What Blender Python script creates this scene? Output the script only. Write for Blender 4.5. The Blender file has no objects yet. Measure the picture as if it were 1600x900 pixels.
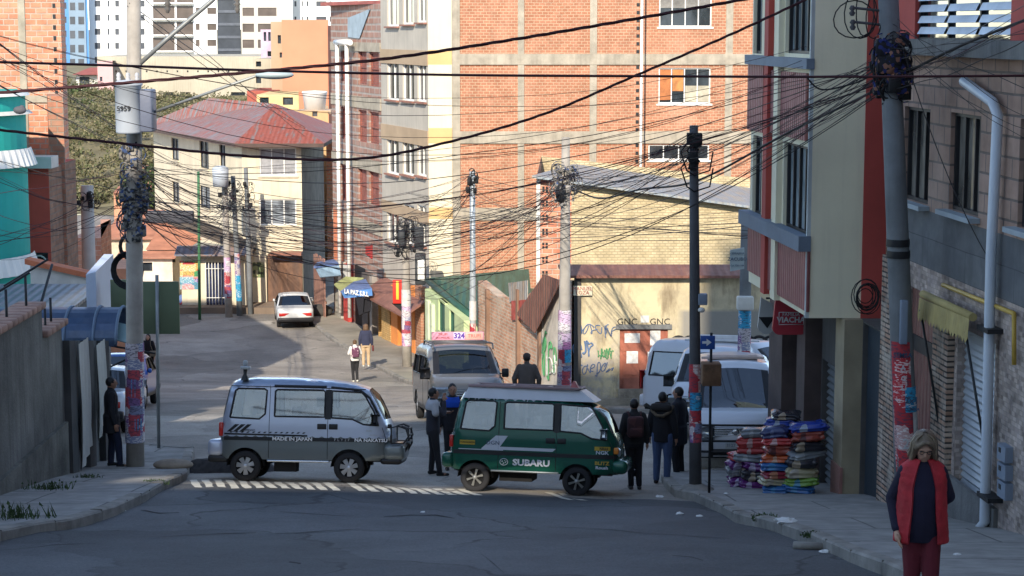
import bpy, bmesh, math, random
from mathutils import Vector, Matrix
from mathutils.geometry import delaunay_2d_cdt
R = math.radians
SC = bpy.context.scene
COL = SC.collection
# ---------------------------------------------------------------- camera, sky, sun, exposure
CZ = 13.0; FPX = 3000.0; PITCH = R(7.69)
cam = bpy.data.objects.new('camera', bpy.data.cameras.new('camera'))
COL.objects.link(cam); cam.location = (0, 0, CZ)
cam.rotation_euler = (R(90) - PITCH, 0, 0)
cam.data.sensor_width = 36.0; cam.data.lens = FPX / 1600 * 36.0
cam.data.clip_start = 0.5; cam.data.clip_end = 3000
SC.camera = cam
SUN_AZ = R(9.5); SUN_EL = R(31)
world = bpy.data.worlds.new("World"); SC.world = world; world.use_nodes = True
wn = world.node_tree.nodes; bg = wn['Background']
sky = wn.new('ShaderNodeTexSky'); sky.sky_type = 'NISHITA'; sky.sun_disc = False
sky.sun_elevation = SUN_EL; sky.sun_rotation = R(180) + SUN_AZ
sky.altitude = 3600; sky.air_density = 0.9; sky.dust_density = 2.0
wmx = wn.new('ShaderNodeMix'); wmx.data_type = 'RGBA'; wmx.blend_type = 'MULTIPLY'; wmx.inputs[0].default_value = 1.0; wmx.inputs[7].default_value = (1.12, 1.0, .86, 1)
world.node_tree.links.new(sky.outputs[0], wmx.inputs[6]); world.node_tree.links.new(wmx.outputs[2], bg.inputs[0]); bg.inputs[1].default_value = 0.15
sl = bpy.data.lights.new('sun', 'SUN'); sl.energy = 2.0; sl.angle = R(0.5); sl.color = (1.0, 0.9, 0.76)
so = bpy.data.objects.new('sun', sl); COL.objects.link(so)
_d = Vector((math.sin(SUN_AZ) * math.cos(SUN_EL), math.cos(SUN_AZ) * math.cos(SUN_EL), -math.sin(SUN_EL)))
so.rotation_euler = _d.to_track_quat('-Z', 'Y').to_euler()
SC.view_settings.view_transform = 'Standard'; SC.view_settings.look = 'None'
SC.view_settings.exposure = 1.7; SC.view_settings.gamma = 1.0
SC.render.engine = 'CYCLES'
SC.cycles.max_bounces = 6; SC.cycles.transparent_max_bounces = 10
SC.cycles.use_denoising = True

# ---------------------------------------------------------------- survey helpers (pixels of a 1600x900 picture -> metres)
CP, SP = math.cos(PITCH), math.sin(PITCH)
def ray(px, py):
    u = px - 800.0; v = 450.0 - py
    return Vector((u, FPX * CP + v * SP, -FPX * SP + v * CP))
def P(px, py, Y):
    d = ray(px, py); return Vector((d.x * Y / d.y, Y, CZ + d.z * Y / d.y))
PROF = [(-60, 19.5), (0, 10.56), (30, 5.55), (34, 4.88), (38, 4.45), (43, 4.0), (49, 3.2), (67, .6), (75, -.2), (85, -.4), (92, -.5),
        (130, -1), (150, 0), (220, 5.5), (300, 6), (700, 8), (1500, 12)]
def lerp_tab(t, x):
    if x <= t[0][0]: return t[0][1]
    for (a, va), (b, vb) in zip(t, t[1:]):
        if x <= b: return va + (vb - va) * (x - a) / (b - a)
    return t[-1][1]
def sstep(a, b, x):
    t = min(1, max(0, (x - a) / (b - a))); return t * t * (3 - 2 * t)
def gz(x, y):
    z = 0.5 * lerp_tab(PROF, y) + .25 * lerp_tab(PROF, y - 1.2) + .25 * lerp_tab(PROF, y + 1.2)
    w = sstep(22, 31, y) * (1 - sstep(36, 44, y))
    return z - .03 * max(-4, min(3, x)) * w
def G(px, py, off=0.0):
    d = ray(px, py); d = d / d.y
    Y = 8.0
    while Y < 600:
        p = Vector((d.x * Y, Y, CZ + d.z * Y))
        if p.z <= gz(p.x, Y) + off: return p
        Y += .05 if Y < 120 else .5
    return p
class Fac:
    """a vertical plane through two ground points; uv() gives metres along it and world height"""
    def __init__(s, A, B):
        s.A = Vector((A[0], A[1], 0)); s.B = Vector((B[0], B[1], 0))
        s.L = (s.B - s.A).length; s.u = (s.B - s.A) / s.L; s.n = s.u.cross(Vector((0, 0, 1)))
    def uv(s, px, py):
        d = ray(px, py); t = (s.A - Vector((0, 0, CZ))).dot(s.n) / d.dot(s.n)
        p = Vector((0, 0, CZ)) + d * t
        return (p - s.A).dot(s.u), p.z
    def rect(s, x0, y0, x1, y1):
        ym = (y0 + y1) / 2; xm = (x0 + x1) / 2
        return (s.uv(x0, ym)[0], s.uv(xm, y1)[1], s.uv(x1, ym)[0], s.uv(xm, y0)[1])
    def pt(s, u, z, out=0.0):
        p = s.A + s.u * u + s.n * out; p.z = z; return p
# ---------------------------------------------------------------- materials
def _m(name):
    m = bpy.data.materials.new(name); m.use_nodes = True
    nt = m.node_tree; return m, nt, nt.nodes['Principled BSDF']
def _n(nt, t, **k):
    n = nt.nodes.new(t)
    for a, v in k.items():
        if a in n.inputs: n.inputs[a].default_value = v
        else: setattr(n, a, v)
    return n
def _mix(nt, fac, a, b, mode='MIX'):
    n = nt.nodes.new('ShaderNodeMix'); n.data_type = 'RGBA'; n.blend_type = mode
    for i, v in ((0, fac), (6, a), (7, b)):
        if isinstance(v, (int, float)): n.inputs[i].default_value = v if i == 0 else (v, v, v, 1)
        elif isinstance(v, tuple): n.inputs[i].default_value = (*v, 1)
        else: nt.links.new(v, n.inputs[i])
    return n.outputs[2]
def _ramp(nt, src, a, b, ca=0.0, cb=1.0):
    r = nt.nodes.new('ShaderNodeMapRange'); nt.links.new(src, r.inputs[0])
    for i, v in enumerate((a, b, ca, cb)): r.inputs[i + 1].default_value = v
    return r.outputs[0]
def _bump(nt, b, src, s, d=.02):
    n = _n(nt, 'ShaderNodeBump'); n.inputs['Strength'].default_value = s; n.inputs['Distance'].default_value = d
    nt.links.new(src, n.inputs['Height']); nt.links.new(n.outputs[0], b.inputs['Normal'])
def _coord(nt, kind='Object', scale=(1, 1, 1)):
    t = nt.nodes.new('ShaderNodeTexCoord'); mp = nt.nodes.new('ShaderNodeMapping'); mp.inputs['Scale'].default_value = scale
    nt.links.new(t.outputs[kind], mp.inputs[0]); return mp.outputs[0]
def _noise(nt, co, scale, det=5, rough=.6):
    n = _n(nt, 'ShaderNodeTexNoise'); n.inputs['Scale'].default_value = scale; n.inputs['Detail'].default_value = det
    n.inputs['Roughness'].default_value = rough; nt.links.new(co, n.inputs['Vector']); return n.outputs['Fac']
MATS = {}
def M(name, col, rough=.8, var=.22, scale=1.5, bump=.2, metal=0.0, streak=0.0, coat=0.0, spec=.4):
    if name in MATS: return MATS[name]
    m, nt, b = _m(name)
    co = _coord(nt)
    f = _ramp(nt, _noise(nt, co, scale), .3, .7, 1 - var, 1 + var)
    c = _mix(nt, 1.0, tuple(col), f, 'MULTIPLY')
    if streak:
        g = _ramp(nt, _noise(nt, _coord(nt, 'Object', (6, 6, .35)), 1.2, 4), .48, .75, 0, streak)
        c = _mix(nt, g, c, tuple(x * .45 for x in col))
    nt.links.new(c, b.inputs['Base Color'])
    b.inputs['Roughness'].default_value = rough; b.inputs['Metallic'].default_value = metal
    b.inputs['Specular IOR Level'].default_value = spec
    if coat: b.inputs['Coat Weight'].default_value = coat; b.inputs['Coat Roughness'].default_value = .08
    if bump: _bump(nt, b, _noise(nt, co, 18, 4), bump)
    MATS[name] = m; return m
def Mbrick(name, c1, c2, mort, w, h, ms=.012, bump=.5, blot=.3, stain=0.0, scol=(.3, .28, .25), sscale=.5, coord='UV'):
    if name in MATS: return MATS[name]
    m, nt, b = _m(name)
    uv = _coord(nt, coord)
    nz = _n(nt, 'ShaderNodeTexNoise'); nz.inputs['Scale'].default_value = 1.2
    nt.links.new(uv, nz.inputs['Vector'])
    add = nt.nodes.new('ShaderNodeVectorMath'); add.operation = 'MULTIPLY_ADD'
    nt.links.new(nz.outputs['Color'], add.inputs[0]); add.inputs[1].default_value = (.03, .03, 0); nt.links.new(uv, add.inputs[2])
    br = _n(nt, 'ShaderNodeTexBrick'); nt.links.new(add.outputs[0], br.inputs['Vector'])
    br.inputs['Scale'].default_value = 1.0; br.inputs['Brick Width'].default_value = w; br.inputs['Row Height'].default_value = h
    br.inputs['Mortar Size'].default_value = ms; br.inputs['Mortar Smooth'].default_value = .3; br.inputs['Bias'].default_value = -.1
    br.inputs['Color1'].default_value = (*c1, 1); br.inputs['Color2'].default_value = (*c2, 1); br.inputs['Mortar'].default_value = (*mort, 1)
    f = _ramp(nt, _noise(nt, uv, 2.3, 6), .3, .7, 1 - blot, 1 + blot)
    c = _mix(nt, 1.0, br.outputs['Color'], f, 'MULTIPLY')
    if stain:
        g = _ramp(nt, _noise(nt, _coord(nt, coord, (1, .4, 1)), sscale, 6, .7), .5, .62, 0, stain)
        c = _mix(nt, g, c, scol)
    nt.links.new(c, b.inputs['Base Color']); b.inputs['Roughness'].default_value = .88
    _bump(nt, b, _ramp(nt, br.outputs['Fac'], 0, 1, 1, 0), bump, .02)
    MATS[name] = m; return m
def Mcorr(name, col, col2, period=.12, rough=.5, metal=.3, amt=.5, blotch=1.2):
    if name in MATS: return MATS[name]
    m, nt, b = _m(name)
    uv = _coord(nt, 'UV')
    wv = _n(nt, 'ShaderNodeTexWave'); wv.inputs['Scale'].default_value = .314 / period; wv.bands_direction = 'X'
    nt.links.new(uv, wv.inputs['Vector'])
    g = _ramp(nt, _noise(nt, _coord(nt, 'UV', (2.2, .3, 1)), blotch, 6, .7), .5 - .25 * amt, .6, 0, 1)
    c = _mix(nt, g, tuple(col), tuple(col2))
    f = _ramp(nt, _noise(nt, uv, 4, 5), .3, .7, .8, 1.15)
    c = _mix(nt, 1.0, c, f, 'MULTIPLY')
    nt.links.new(c, b.inputs['Base Color']); b.inputs['Roughness'].default_value = rough; b.inputs['Metallic'].default_value = metal
    _bump(nt, b, wv.outputs['Fac'], .8, .03)
    MATS[name] = m; return m
def Mglass(name, col=(.02, .025, .03), rough=.04):
    if name in MATS: return MATS[name]
    m, nt, b = _m(name)
    f = _noise(nt, _coord(nt, 'Object', (1, 1, .5)), 1.1, 3)
    c = _mix(nt, _ramp(nt, f, .45, .6), tuple(col), tuple(x * 2.6 + .01 for x in col))
    nt.links.new(c, b.inputs['Base Color'])
    b.inputs['Roughness'].default_value = rough; b.inputs['IOR'].default_value = 1.75
    _bump(nt, b, _noise(nt, _coord(nt), .9, 2), .12, .05)
    MATS[name] = m; return m
def Mcarglass(name, tint=.45, refl=.35):
    m, nt, b = _m(name); nt.nodes.remove(b)
    out = nt.nodes['Material Output']
    t = _n(nt, 'ShaderNodeBsdfTransparent'); t.inputs[0].default_value = (tint, tint * 1.04, tint * 1.02, 1)
    g = _n(nt, 'ShaderNodeBsdfGlossy'); g.inputs['Roughness'].default_value = .03; g.inputs[0].default_value = (.9, .95, 1, 1)
    mx = nt.nodes.new('ShaderNodeMixShader'); mx.inputs[0].default_value = refl
    nt.links.new(t.outputs[0], mx.inputs[1]); nt.links.new(g.outputs[0], mx.inputs[2]); nt.links.new(mx.outputs[0], out.inputs[0])
    return m
def Mcloth(name, cols, scale=6, rough=.9):
    """printed cloth or paper: patches of several colours"""
    if name in MATS: return MATS[name]
    m, nt, b = _m(name)
    co = _coord(nt)
    vo = _n(nt, 'ShaderNodeTexVoronoi'); vo.inputs['Scale'].default_value = scale; nt.links.new(co, vo.inputs['Vector'])
    rp = nt.nodes.new('ShaderNodeValToRGB'); rp.color_ramp.interpolation = 'CONSTANT'
    sep = nt.nodes.new('ShaderNodeSeparateColor'); nt.links.new(vo.outputs['Color'], sep.inputs[0])
    nt.links.new(sep.outputs[0], rp.inputs[0])
    e = rp.color_ramp.elements
    for i, c in enumerate(cols):
        if i < 2: el = e[i]; el.position = i / len(cols)
        else: el = e.new(i / len(cols))
        el.color = (*c, 1)
    nt.links.new(rp.outputs[0], b.inputs['Base Color']); b.inputs['Roughness'].default_value = rough
    _bump(nt, b, _noise(nt, co, 8, 3), .4, .02)
    MATS[name] = m; return m
def Masphalt(name, col, ov=1.0):
    m, nt, b = _m(name)
    co = _coord(nt)
    n1 = _ramp(nt, _noise(nt, co, .35, 8, .7), .3, .7, .62, 1.32)
    n2 = _ramp(nt, _noise(nt, co, 28, 4, .8), .35, .65, .72, 1.3)
    c = _mix(nt, 1, _mix(nt, 1, tuple(col), n1, 'MULTIPLY'), n2, 'MULTIPLY')
    # patched repairs: big irregular cells of other tone
    dn = _n(nt, 'ShaderNodeTexNoise'); dn.inputs['Scale'].default_value = .5; dn.inputs['Detail'].default_value = 6; nt.links.new(co, dn.inputs['Vector'])
    ad = nt.nodes.new('ShaderNodeVectorMath'); ad.operation = 'MULTIPLY_ADD'; nt.links.new(dn.outputs['Color'], ad.inputs[0])
    ad.inputs[1].default_value = (2.6, 2.6, 0); nt.links.new(co, ad.inputs[2])
    vo = _n(nt, 'ShaderNodeTexVoronoi'); vo.inputs['Scale'].default_value = .26; nt.links.new(ad.outputs[0], vo.inputs['Vector'])
    sep = nt.nodes.new('ShaderNodeSeparateColor'); nt.links.new(vo.outputs['Color'], sep.inputs[0])
    c = _mix(nt, 1, c, _ramp(nt, sep.outputs[0], 0, 1, .74, 1.22), 'MULTIPLY')
    ve = _n(nt, 'ShaderNodeTexVoronoi'); ve.feature = 'DISTANCE_TO_EDGE'; ve.inputs['Scale'].default_value = .26; nt.links.new(ad.outputs[0], ve.inputs['Vector'])
    crack = _ramp(nt, ve.outputs[0], .003, .012, .8 * ov, 0)
    msk = _ramp(nt, _noise(nt, co, .3, 2), .45, .55, .15, 1)
    mm = nt.nodes.new('ShaderNodeMath'); mm.operation = 'MULTIPLY'; nt.links.new(crack, mm.inputs[0]); nt.links.new(msk, mm.inputs[1])
    c = _mix(nt, mm.outputs[0], c, tuple(x * .25 for x in col))
    nt.links.new(c, b.inputs['Base Color']); b.inputs['Roughness'].default_value = .82
    _bump(nt, b, _noise(nt, co, 9, 9, .75), .6, .03)
    return m
def Mposter(name, cols, sc=(5, 5, 6)):
    """pasted bills: square-cornered sheets of a few colours with lines of print"""
    if name in MATS: return MATS[name]
    m, nt, b = _m(name); co = _coord(nt, 'Object', sc)
    vo = _n(nt, 'ShaderNodeTexVoronoi'); vo.distance = 'CHEBYCHEV'; vo.inputs['Scale'].default_value = 1; vo.inputs['Randomness'].default_value = .45; nt.links.new(co, vo.inputs['Vector'])
    sep = nt.nodes.new('ShaderNodeSeparateColor'); nt.links.new(vo.outputs['Color'], sep.inputs[0])
    rp = nt.nodes.new('ShaderNodeValToRGB'); rp.color_ramp.interpolation = 'CONSTANT'; nt.links.new(sep.outputs[0], rp.inputs[0]); e = rp.color_ramp.elements
    for i, c in enumerate(cols):
        el = e[i] if i < 2 else e.new(i / len(cols)); el.position = i / len(cols); el.color = (*c, 1)
    pr = _ramp(nt, _noise(nt, _coord(nt, 'Object', (14, 14, 42)), 1.0, 2), .52, .56)
    ink_ = _mix(nt, _ramp(nt, sep.outputs[1], .49, .51), (.75, .72, .68), (.05, .04, .07))
    mm = nt.nodes.new('ShaderNodeMath'); mm.operation = 'MULTIPLY'; nt.links.new(pr, mm.inputs[0]); mm.inputs[1].default_value = .7
    nt.links.new(_mix(nt, mm.outputs[0], rp.outputs[0], ink_), b.inputs['Base Color']); b.inputs['Roughness'].default_value = .7
    MATS[name] = m; return m
# ---------------------------------------------------------------- mesh helpers
def newell(pts):
    n = Vector((0, 0, 0))
    for a, b in zip(pts, pts[1:] + pts[:1]):
        n += Vector(((a.y - b.y) * (a.z + b.z), (a.z - b.z) * (a.x + b.x), (a.x - b.x) * (a.y + b.y)))
    return n.normalized() if n.length > 1e-12 else Vector((0, 0, 1))
class MB:
    def __init__(s): s.v = []; s.f = []; s.m = []; s.s = []
    def face(s, pts, mi=0, sm=False):
        k = len(s.v); s.v += [Vector(p) for p in pts]; s.f.append(tuple(range(k, k + len(pts)))); s.m.append(mi); s.s.append(sm)
    def mesh(s, vs, fs, mi=0, sm=False):
        k = len(s.v); s.v += [Vector(p) for p in vs]
        for f in fs: s.f.append(tuple(i + k for i in f)); s.m.append(mi); s.s.append(sm)
    def box(s, a, b, mi=0, M4=None):
        x0, y0, z0 = a; x1, y1, z1 = b
        vs = [Vector((x, y, z)) for z in (z0, z1) for x, y in ((x0, y0), (x1, y0), (x1, y1), (x0, y1))]
        if M4: vs = [M4 @ v for v in vs]
        s.mesh(vs, [(0, 3, 2, 1), (4, 5, 6, 7), (0, 1, 5, 4), (1, 2, 6, 5), (2, 3, 7, 6), (3, 0, 4, 7)], mi); return s
    def bbox(s, a, b, bev=.02, mi=0, M4=None, seg=2):
        """box with rounded edges"""
        bm = bmesh.new(); bmesh.ops.create_cube(bm, size=1)
        a = Vector(a); b = Vector(b); c = (a + b) / 2; d = b - a
        for v in bm.verts: v.co = Vector((v.co.x * d.x, v.co.y * d.y, v.co.z * d.z)) + c
        bmesh.ops.bevel(bm, geom=bm.edges[:], offset=min(bev, min(abs(d.x), abs(d.y), abs(d.z)) * .49), segments=seg, affect='EDGES', profile=.5)
        bm.verts.index_update()
        s.mesh([(M4 @ v.co) if M4 else v.co.copy() for v in bm.verts], [tuple(v.index for v in f.verts) for f in bm.faces], mi, True); bm.free(); return s
    def fbox(s, F, u0, z0, u1, z1, o0, o1, mi=0):
        """box on a facade: from out o0 to o1"""
        vs = [F.pt(u, z, o) for z in (z0, z1) for u, o in ((u0, o1), (u1, o1), (u1, o0), (u0, o0))]
        s.mesh(vs, [(0, 3, 2, 1), (4, 5, 6, 7), (0, 1, 5, 4), (1, 2, 6, 5), (2, 3, 7, 6), (3, 0, 4, 7)], mi); return s
    def prism(s, poly, z0, z1, mi=0, top=None):
        n = len(poly)
        # make counter-clockwise
        ar = sum(poly[i][0] * poly[(i + 1) % n][1] - poly[(i + 1) % n][0] * poly[i][1] for i in range(n))
        if ar < 0: poly = poly[::-1]
        for i in range(n):
            a, b = poly[i], poly[(i + 1) % n]
            s.face([(a[0], a[1], z0), (b[0], b[1], z0), (b[0], b[1], z1), (a[0], a[1], z1)], mi)
        s.face([(p[0], p[1], z1) for p in poly], mi if top is None else top)
        s.face([(p[0], p[1], z0) for p in poly[::-1]], mi); return s
    def tube(s, path, r, n=8, mi=0, cap=True, sm=True):
        path = [Vector(p) for p in path]; rr = r if isinstance(r, (list, tuple)) else [r] * len(path)
        k = len(s.v); up = Vector((0, 0, 1)); m = len(path); prev = None
        for i, p in enumerate(path):
            d = (path[min(i + 1, m - 1)] - path[max(i - 1, 0)]).normalized()
            if prev is None:
                a = d.cross(up) if abs(d.dot(up)) < .95 else d.cross(Vector((1, 0, 0)))
            else: a = prev - d * prev.dot(d)
            a.normalize(); prev = a; b = d.cross(a)
            for j in range(n):
                t = 2 * math.pi * j / n; s.v.append(p + (a * math.cos(t) + b * math.sin(t)) * rr[i])
        for i in range(m - 1):
            for j in range(n):
                q = k + i * n
                s.f.append((q + j, q + n + j, q + n + (j + 1) % n, q + (j + 1) % n)); s.m.append(mi); s.s.append(sm)
        if cap:
            s.f.append(tuple(k + j for j in range(n))); s.m.append(mi); s.s.append(False)
            s.f.append(tuple(k + (m - 1) * n + j for j in range(n))[::-1]); s.m.append(mi); s.s.append(False)
        return s
    def lathe(s, prof, c=(0, 0, 0), n=24, mi=0, axis='z', sm=True, M4=None):
        k = len(s.v); c = Vector(c)
        for (r, z) in prof:
            for j in range(n):
                t = 2 * math.pi * j / n; a, b = r * math.cos(t), r * math.sin(t)
                p = Vector((a, b, z)) if axis == 'z' else (Vector((a, z, b)) if axis == 'y' else Vector((z, a, b)))
                p = p + c
                s.v.append(M4 @ p if M4 else p)
        for i in range(len(prof) - 1):
            for j in range(n):
                q = k + i * n; s.f.append((q + j, q + (j + 1) % n, q + n + (j + 1) % n, q + n + j)); s.m.append(mi); s.s.append(sm)
        return s
    def ell(s, c, r, mi=0, n=12, M3=None):
        bm = bmesh.new(); bmesh.ops.create_icosphere(bm, subdivisions=2 if n < 14 else 3, radius=1)
        c = Vector(c)
        def f(v):
            w = Vector((v.x * r[0], v.y * r[1], v.z * r[2])); return (M3 @ w if M3 else w) + c
        bm.verts.index_update()
        s.mesh([f(v.co) for v in bm.verts], [tuple(v.index for v in q.verts) for q in bm.faces], mi, True); bm.free(); return s
    def build(s, name, mats, parent=None, local=False, origin=None, **props):
        if not isinstance(mats, (list, tuple)): mats = [mats]
        me = bpy.data.meshes.new(name)
        off = Vector((0, 0, 0))
        o = bpy.data.objects.new(name, me); COL.objects.link(o)
        if parent:
            o.parent = parent
            if not local:
                q = parent
                while q.parent: q = q.parent
                off = q.location.copy()
        elif not local:
            if origin is None:
                xs = [v.x for v in s.v]; ys = [v.y for v in s.v]; zs = [v.z for v in s.v]
                origin = ((min(xs) + max(xs)) / 2, (min(ys) + max(ys)) / 2, min(zs))
            off = Vector(origin); o.location = off
        me.from_pydata([v - off for v in s.v], [], s.f)
        for m in mats: me.materials.append(m)
        me.polygons.foreach_set('material_index', s.m); me.polygons.foreach_set('use_smooth', s.s)
        uvl = me.uv_layers.new(name='UVMap'); data = [0.0] * (2 * len(me.loops))
        for p in me.polygons:
            n = p.normal
            if abs(n.z) > .98: t = Vector((1, 0, 0))
            else: t = Vector((0, 0, 1)).cross(n).normalized()
            b = n.cross(t)
            for li in p.loop_indices:
                v = s.v[me.loops[li].vertex_index]
                data[2 * li] = v.dot(t); data[2 * li + 1] = v.dot(b)
        uvl.data.foreach_set('uv', data)
        for k, v in props.items(): o[k] = v
        return o
def thing(name, label, cat, loc=(0, 0, 0), rz=0.0, group=None):
    o = bpy.data.objects.new(name, None); COL.objects.link(o); o.location = loc; o.rotation_euler = (0, 0, rz)
    o.empty_display_size = .2; o['label'] = label; o['category'] = cat
    if group: o['group'] = group
    bpy.context.view_layer.update() if False else None
    return o
def tag(o, label, cat, group=None):
    o['label'] = label; o['category'] = cat
    if group: o['group'] = group
    return o
def copy_tree(o, parent=None):
    c = o.copy(); COL.objects.link(c)
    if parent: c.parent = parent
    for ch in list(o.children): copy_tree(ch, c)
    return c
def wall(mb, F, u0, z0, u1, z1, holes=(), mi=0, reveal=.15, out=0.0, rm=None):
    us = sorted({u0, u1, *[min(max(h[0], u0), u1) for h in holes], *[min(max(h[2], u0), u1) for h in holes]})
    zs = sorted({z0, z1, *[min(max(h[1], z0), z1) for h in holes], *[min(max(h[3], z0), z1) for h in holes]})
    for a, b in zip(us, us[1:]):
        for c, d in zip(zs, zs[1:]):
            mu, mz = (a + b) / 2, (c + d) / 2
            if any(h[0] < mu < h[2] and h[1] < mz < h[3] for h in holes): continue
            mb.face([F.pt(a, c, out), F.pt(b, c, out), F.pt(b, d, out), F.pt(a, d, out)], mi)
    rm = mi if rm is None else rm
    for h in holes:
        a, c, b, d = h[:4]; i, o = out - reveal, out
        mb.face([F.pt(a, c, o), F.pt(b, c, o), F.pt(b, c, i), F.pt(a, c, i)], rm)
        mb.face([F.pt(a, d, i), F.pt(b, d, i), F.pt(b, d, o), F.pt(a, d, o)], rm)
        mb.face([F.pt(a, c, i), F.pt(a, d, i), F.pt(a, d, o), F.pt(a, c, o)], rm)
        mb.face([F.pt(b, c, o), F.pt(b, d, o), F.pt(b, d, i), F.pt(b, c, i)], rm)
def window(root, F, h, nx=2, ny=1, fm=None, gm=None, fr=.05, out=0.0, depth=.1, sill=None, sm=None, name='window', curtain=None):
    a, c, b, d = h[:4]
    f = MB(); o1 = out - depth + .04; o0 = out - depth - .03
    f.fbox(F, a, c, b, c + fr, o0, o1); f.fbox(F, a, d - fr, b, d, o0, o1)
    f.fbox(F, a, c + fr, a + fr, d - fr, o0, o1); f.fbox(F, b - fr, c + fr, b, d - fr, o0, o1)
    for i in range(1, nx):
        u = a + (b - a) * i / nx; f.fbox(F, u - fr * .4, c + fr, u + fr * .4, d - fr, o0, o1 - .006)
    for i in range(1, ny):
        z = c + (d - c) * i / ny; f.fbox(F, a + fr, z - fr * .35, b - fr, z + fr * .35, o0, o1 - .012)
    w = f.build(name, fm, root)
    g = MB(); g.fbox(F, a, c, b, d, o0 - .012, o0 + .02 - .006); g.build('pane', gm, w)
    if sill:
        s_ = MB(); s_.fbox(F, a - .08, c - .07, b + .08, c - .005, out - .02, out + sill); s_.build('sill', sm or fm, w)
    return w
_tc = {}
def text(s_, size, mat, name, parent, M4, local=True, xs=1.0, ext=.002, align='CENTER', bold=0.0):
    cu = bpy.data.curves.new('t', 'FONT'); cu.body = s_; cu.size = size; cu.align_x = align; cu.align_y = 'CENTER'; cu.extrude = ext; cu.offset = bold
    cu.resolution_u = 2
    to = bpy.data.objects.new('t', cu); COL.objects.link(to)
    dg = bpy.context.evaluated_depsgraph_get(); me = bpy.data.meshes.new_from_object(to.evaluated_get(dg))
    bpy.data.objects.remove(to); bpy.data.curves.remove(cu)
    off = Vector((0, 0, 0))
    if not local:
        q = parent
        while q.parent: q = q.parent
        off = q.location
    me.transform(Matrix.Translation(-off) @ M4 @ Matrix.Diagonal((xs, 1, 1, 1)))
    me.materials.clear(); me.materials.append(mat); me.name = name
    o = bpy.data.objects.new(name, me); COL.objects.link(o); o.parent = parent
    return o
def facM(F, u, z, out=.01):
    """matrix that lays x along the facade, y up, z outward"""
    m = Matrix.Identity(4); p = F.pt(u, z, out)
    for i in range(3): m[i][0] = F.u[i]; m[i][1] = (0, 0, 1)[i]; m[i][2] = F.n[i]; m[i][3] = p[i]
    return m
def inpoly(x, y, poly):
    c = False; n = len(poly); j = n - 1
    for i in range(n):
        xi, yi = poly[i]; xj, yj = poly[j]
        if (yi > y) != (yj > y) and x < (xj - xi) * (y - yi) / (yj - yi) + xi: c = not c
        j = i
    return c
def resample(poly, step, closed=True):
    out = []; n = len(poly)
    for i in range(n if closed else n - 1):
        a, b = Vector(poly[i]), Vector(poly[(i + 1) % n]); k = max(1, int((b - a).length / step + .5))
        for j in range(k): out.append(tuple(a.lerp(b, j / k)))
    if not closed: out.append(tuple(poly[-1]))
    return out
def tri_poly(outer, holes, step, jit=True):
    """points and triangles filling a polygon with holes, with inner grid points"""
    pts = [Vector(p) for p in outer]; edges = [(i, (i + 1) % len(outer)) for i in range(len(outer))]
    for h in holes:
        k = len(pts); pts += [Vector(p) for p in h]; edges += [(k + i, k + (i + 1) % len(h)) for i in range(len(h))]
    if step:
        xs = [p[0] for p in outer]; ys = [p[1] for p in outer]
        bound = [tuple(p) for p in pts]
        x = min(xs) + step / 2; row = 0
        while x < max(xs):
            y = min(ys) + step / 2 + (step / 2 if row % 2 else 0); row += 1
            while y < max(ys):
                if inpoly(x, y, outer) and not any(inpoly(x, y, h) for h in holes) and all((x - q[0]) ** 2 + (y - q[1]) ** 2 > (.3 * step) ** 2 for q in bound):
                    pts.append(Vector((x, y)))
                y += step
            x += step
    v, e, f, *_ = delaunay_2d_cdt(pts, edges, [], 0, 1e-6)
    tris = []
    for t in f:
        cx = sum(v[i][0] for i in t) / len(t); cy = sum(v[i][1] for i in t) / len(t)
        if inpoly(cx, cy, outer) and not any(inpoly(cx, cy, h) for h in holes):
            a, b, c = v[t[0]], v[t[1]], v[t[2]]
            if (b[0] - a[0]) * (c[1] - a[1]) - (b[1] - a[1]) * (c[0] - a[0]) < 0: t = tuple(t)[::-1]
            tris.append(tuple(t))
    return [(p[0], p[1]) for p in v], tris
rnd = random.Random(7)
# ---------------------------------------------------------------- materials list
asphalt = Masphalt('asphalt', (.078, .082, .088))
walkmat = Mbrick('paving', (.25, .245, .23), (.29, .28, .265), (.11, .105, .1), 2.3, 1.7, .02, .3, .28, .4, (.2, .195, .18), .5)
kerbmat = M('kerb_concrete', (.24, .225, .2), .9, .35, 2.5, .5)
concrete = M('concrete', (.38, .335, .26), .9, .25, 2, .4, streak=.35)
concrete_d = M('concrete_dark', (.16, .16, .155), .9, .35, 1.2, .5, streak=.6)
brick_or = Mbrick('hollow_brick', (.36, .15, .08), (.43, .19, .11), (.50, .33, .21), .22, .115, .015, .6, .16, .35, (.66, .36, .24), .35)
brick_or2 = Mbrick('hollow_brick_rough', (.58, .2, .11), (.7, .3, .18), (.5, .36, .27), .31, .16, .024, .9, .25, .5, (.5, .34, .24), .5)
brick_br = Mbrick('brown_block', (.31, .20, .15), (.39, .26, .20), (.16, .125, .105), .5, .26, .018, .6, .25, .3, (.26, .22, .19), .8)
brick_gr = Mbrick('grey_brown_brick', (.30, .16, .115), (.36, .21, .16), (.36, .31, .27), .8, .3, .05, .6, .2, .3, (.28, .24, .22))
adobe = Mbrick('adobe', (.50, .40, .23), (.58, .47, .29), (.42, .34, .2), .17, .085, .014, .9, .25, .4, (.47, .38, .22), .8)
cream = M('cream_paint', (.72, .64, .46), .85, .08, .6, .15, streak=.12)
ochre = M('ochre_paint', (.62, .42, .19), .85, .1, 1, .1)
greypaint = M('warm_grey_paint', (.47, .43, .36), .85, .1, .8, .15, streak=.3)
tan = M('tan_paint', (.42, .31, .2), .85, .1, 1, .1)
white = M('white_paint', (.78, .77, .72), .6, .08, 2, .05)
whiteb = M('dirty_white', (.62, .6, .55), .8, .15, 2, .2)
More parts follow.
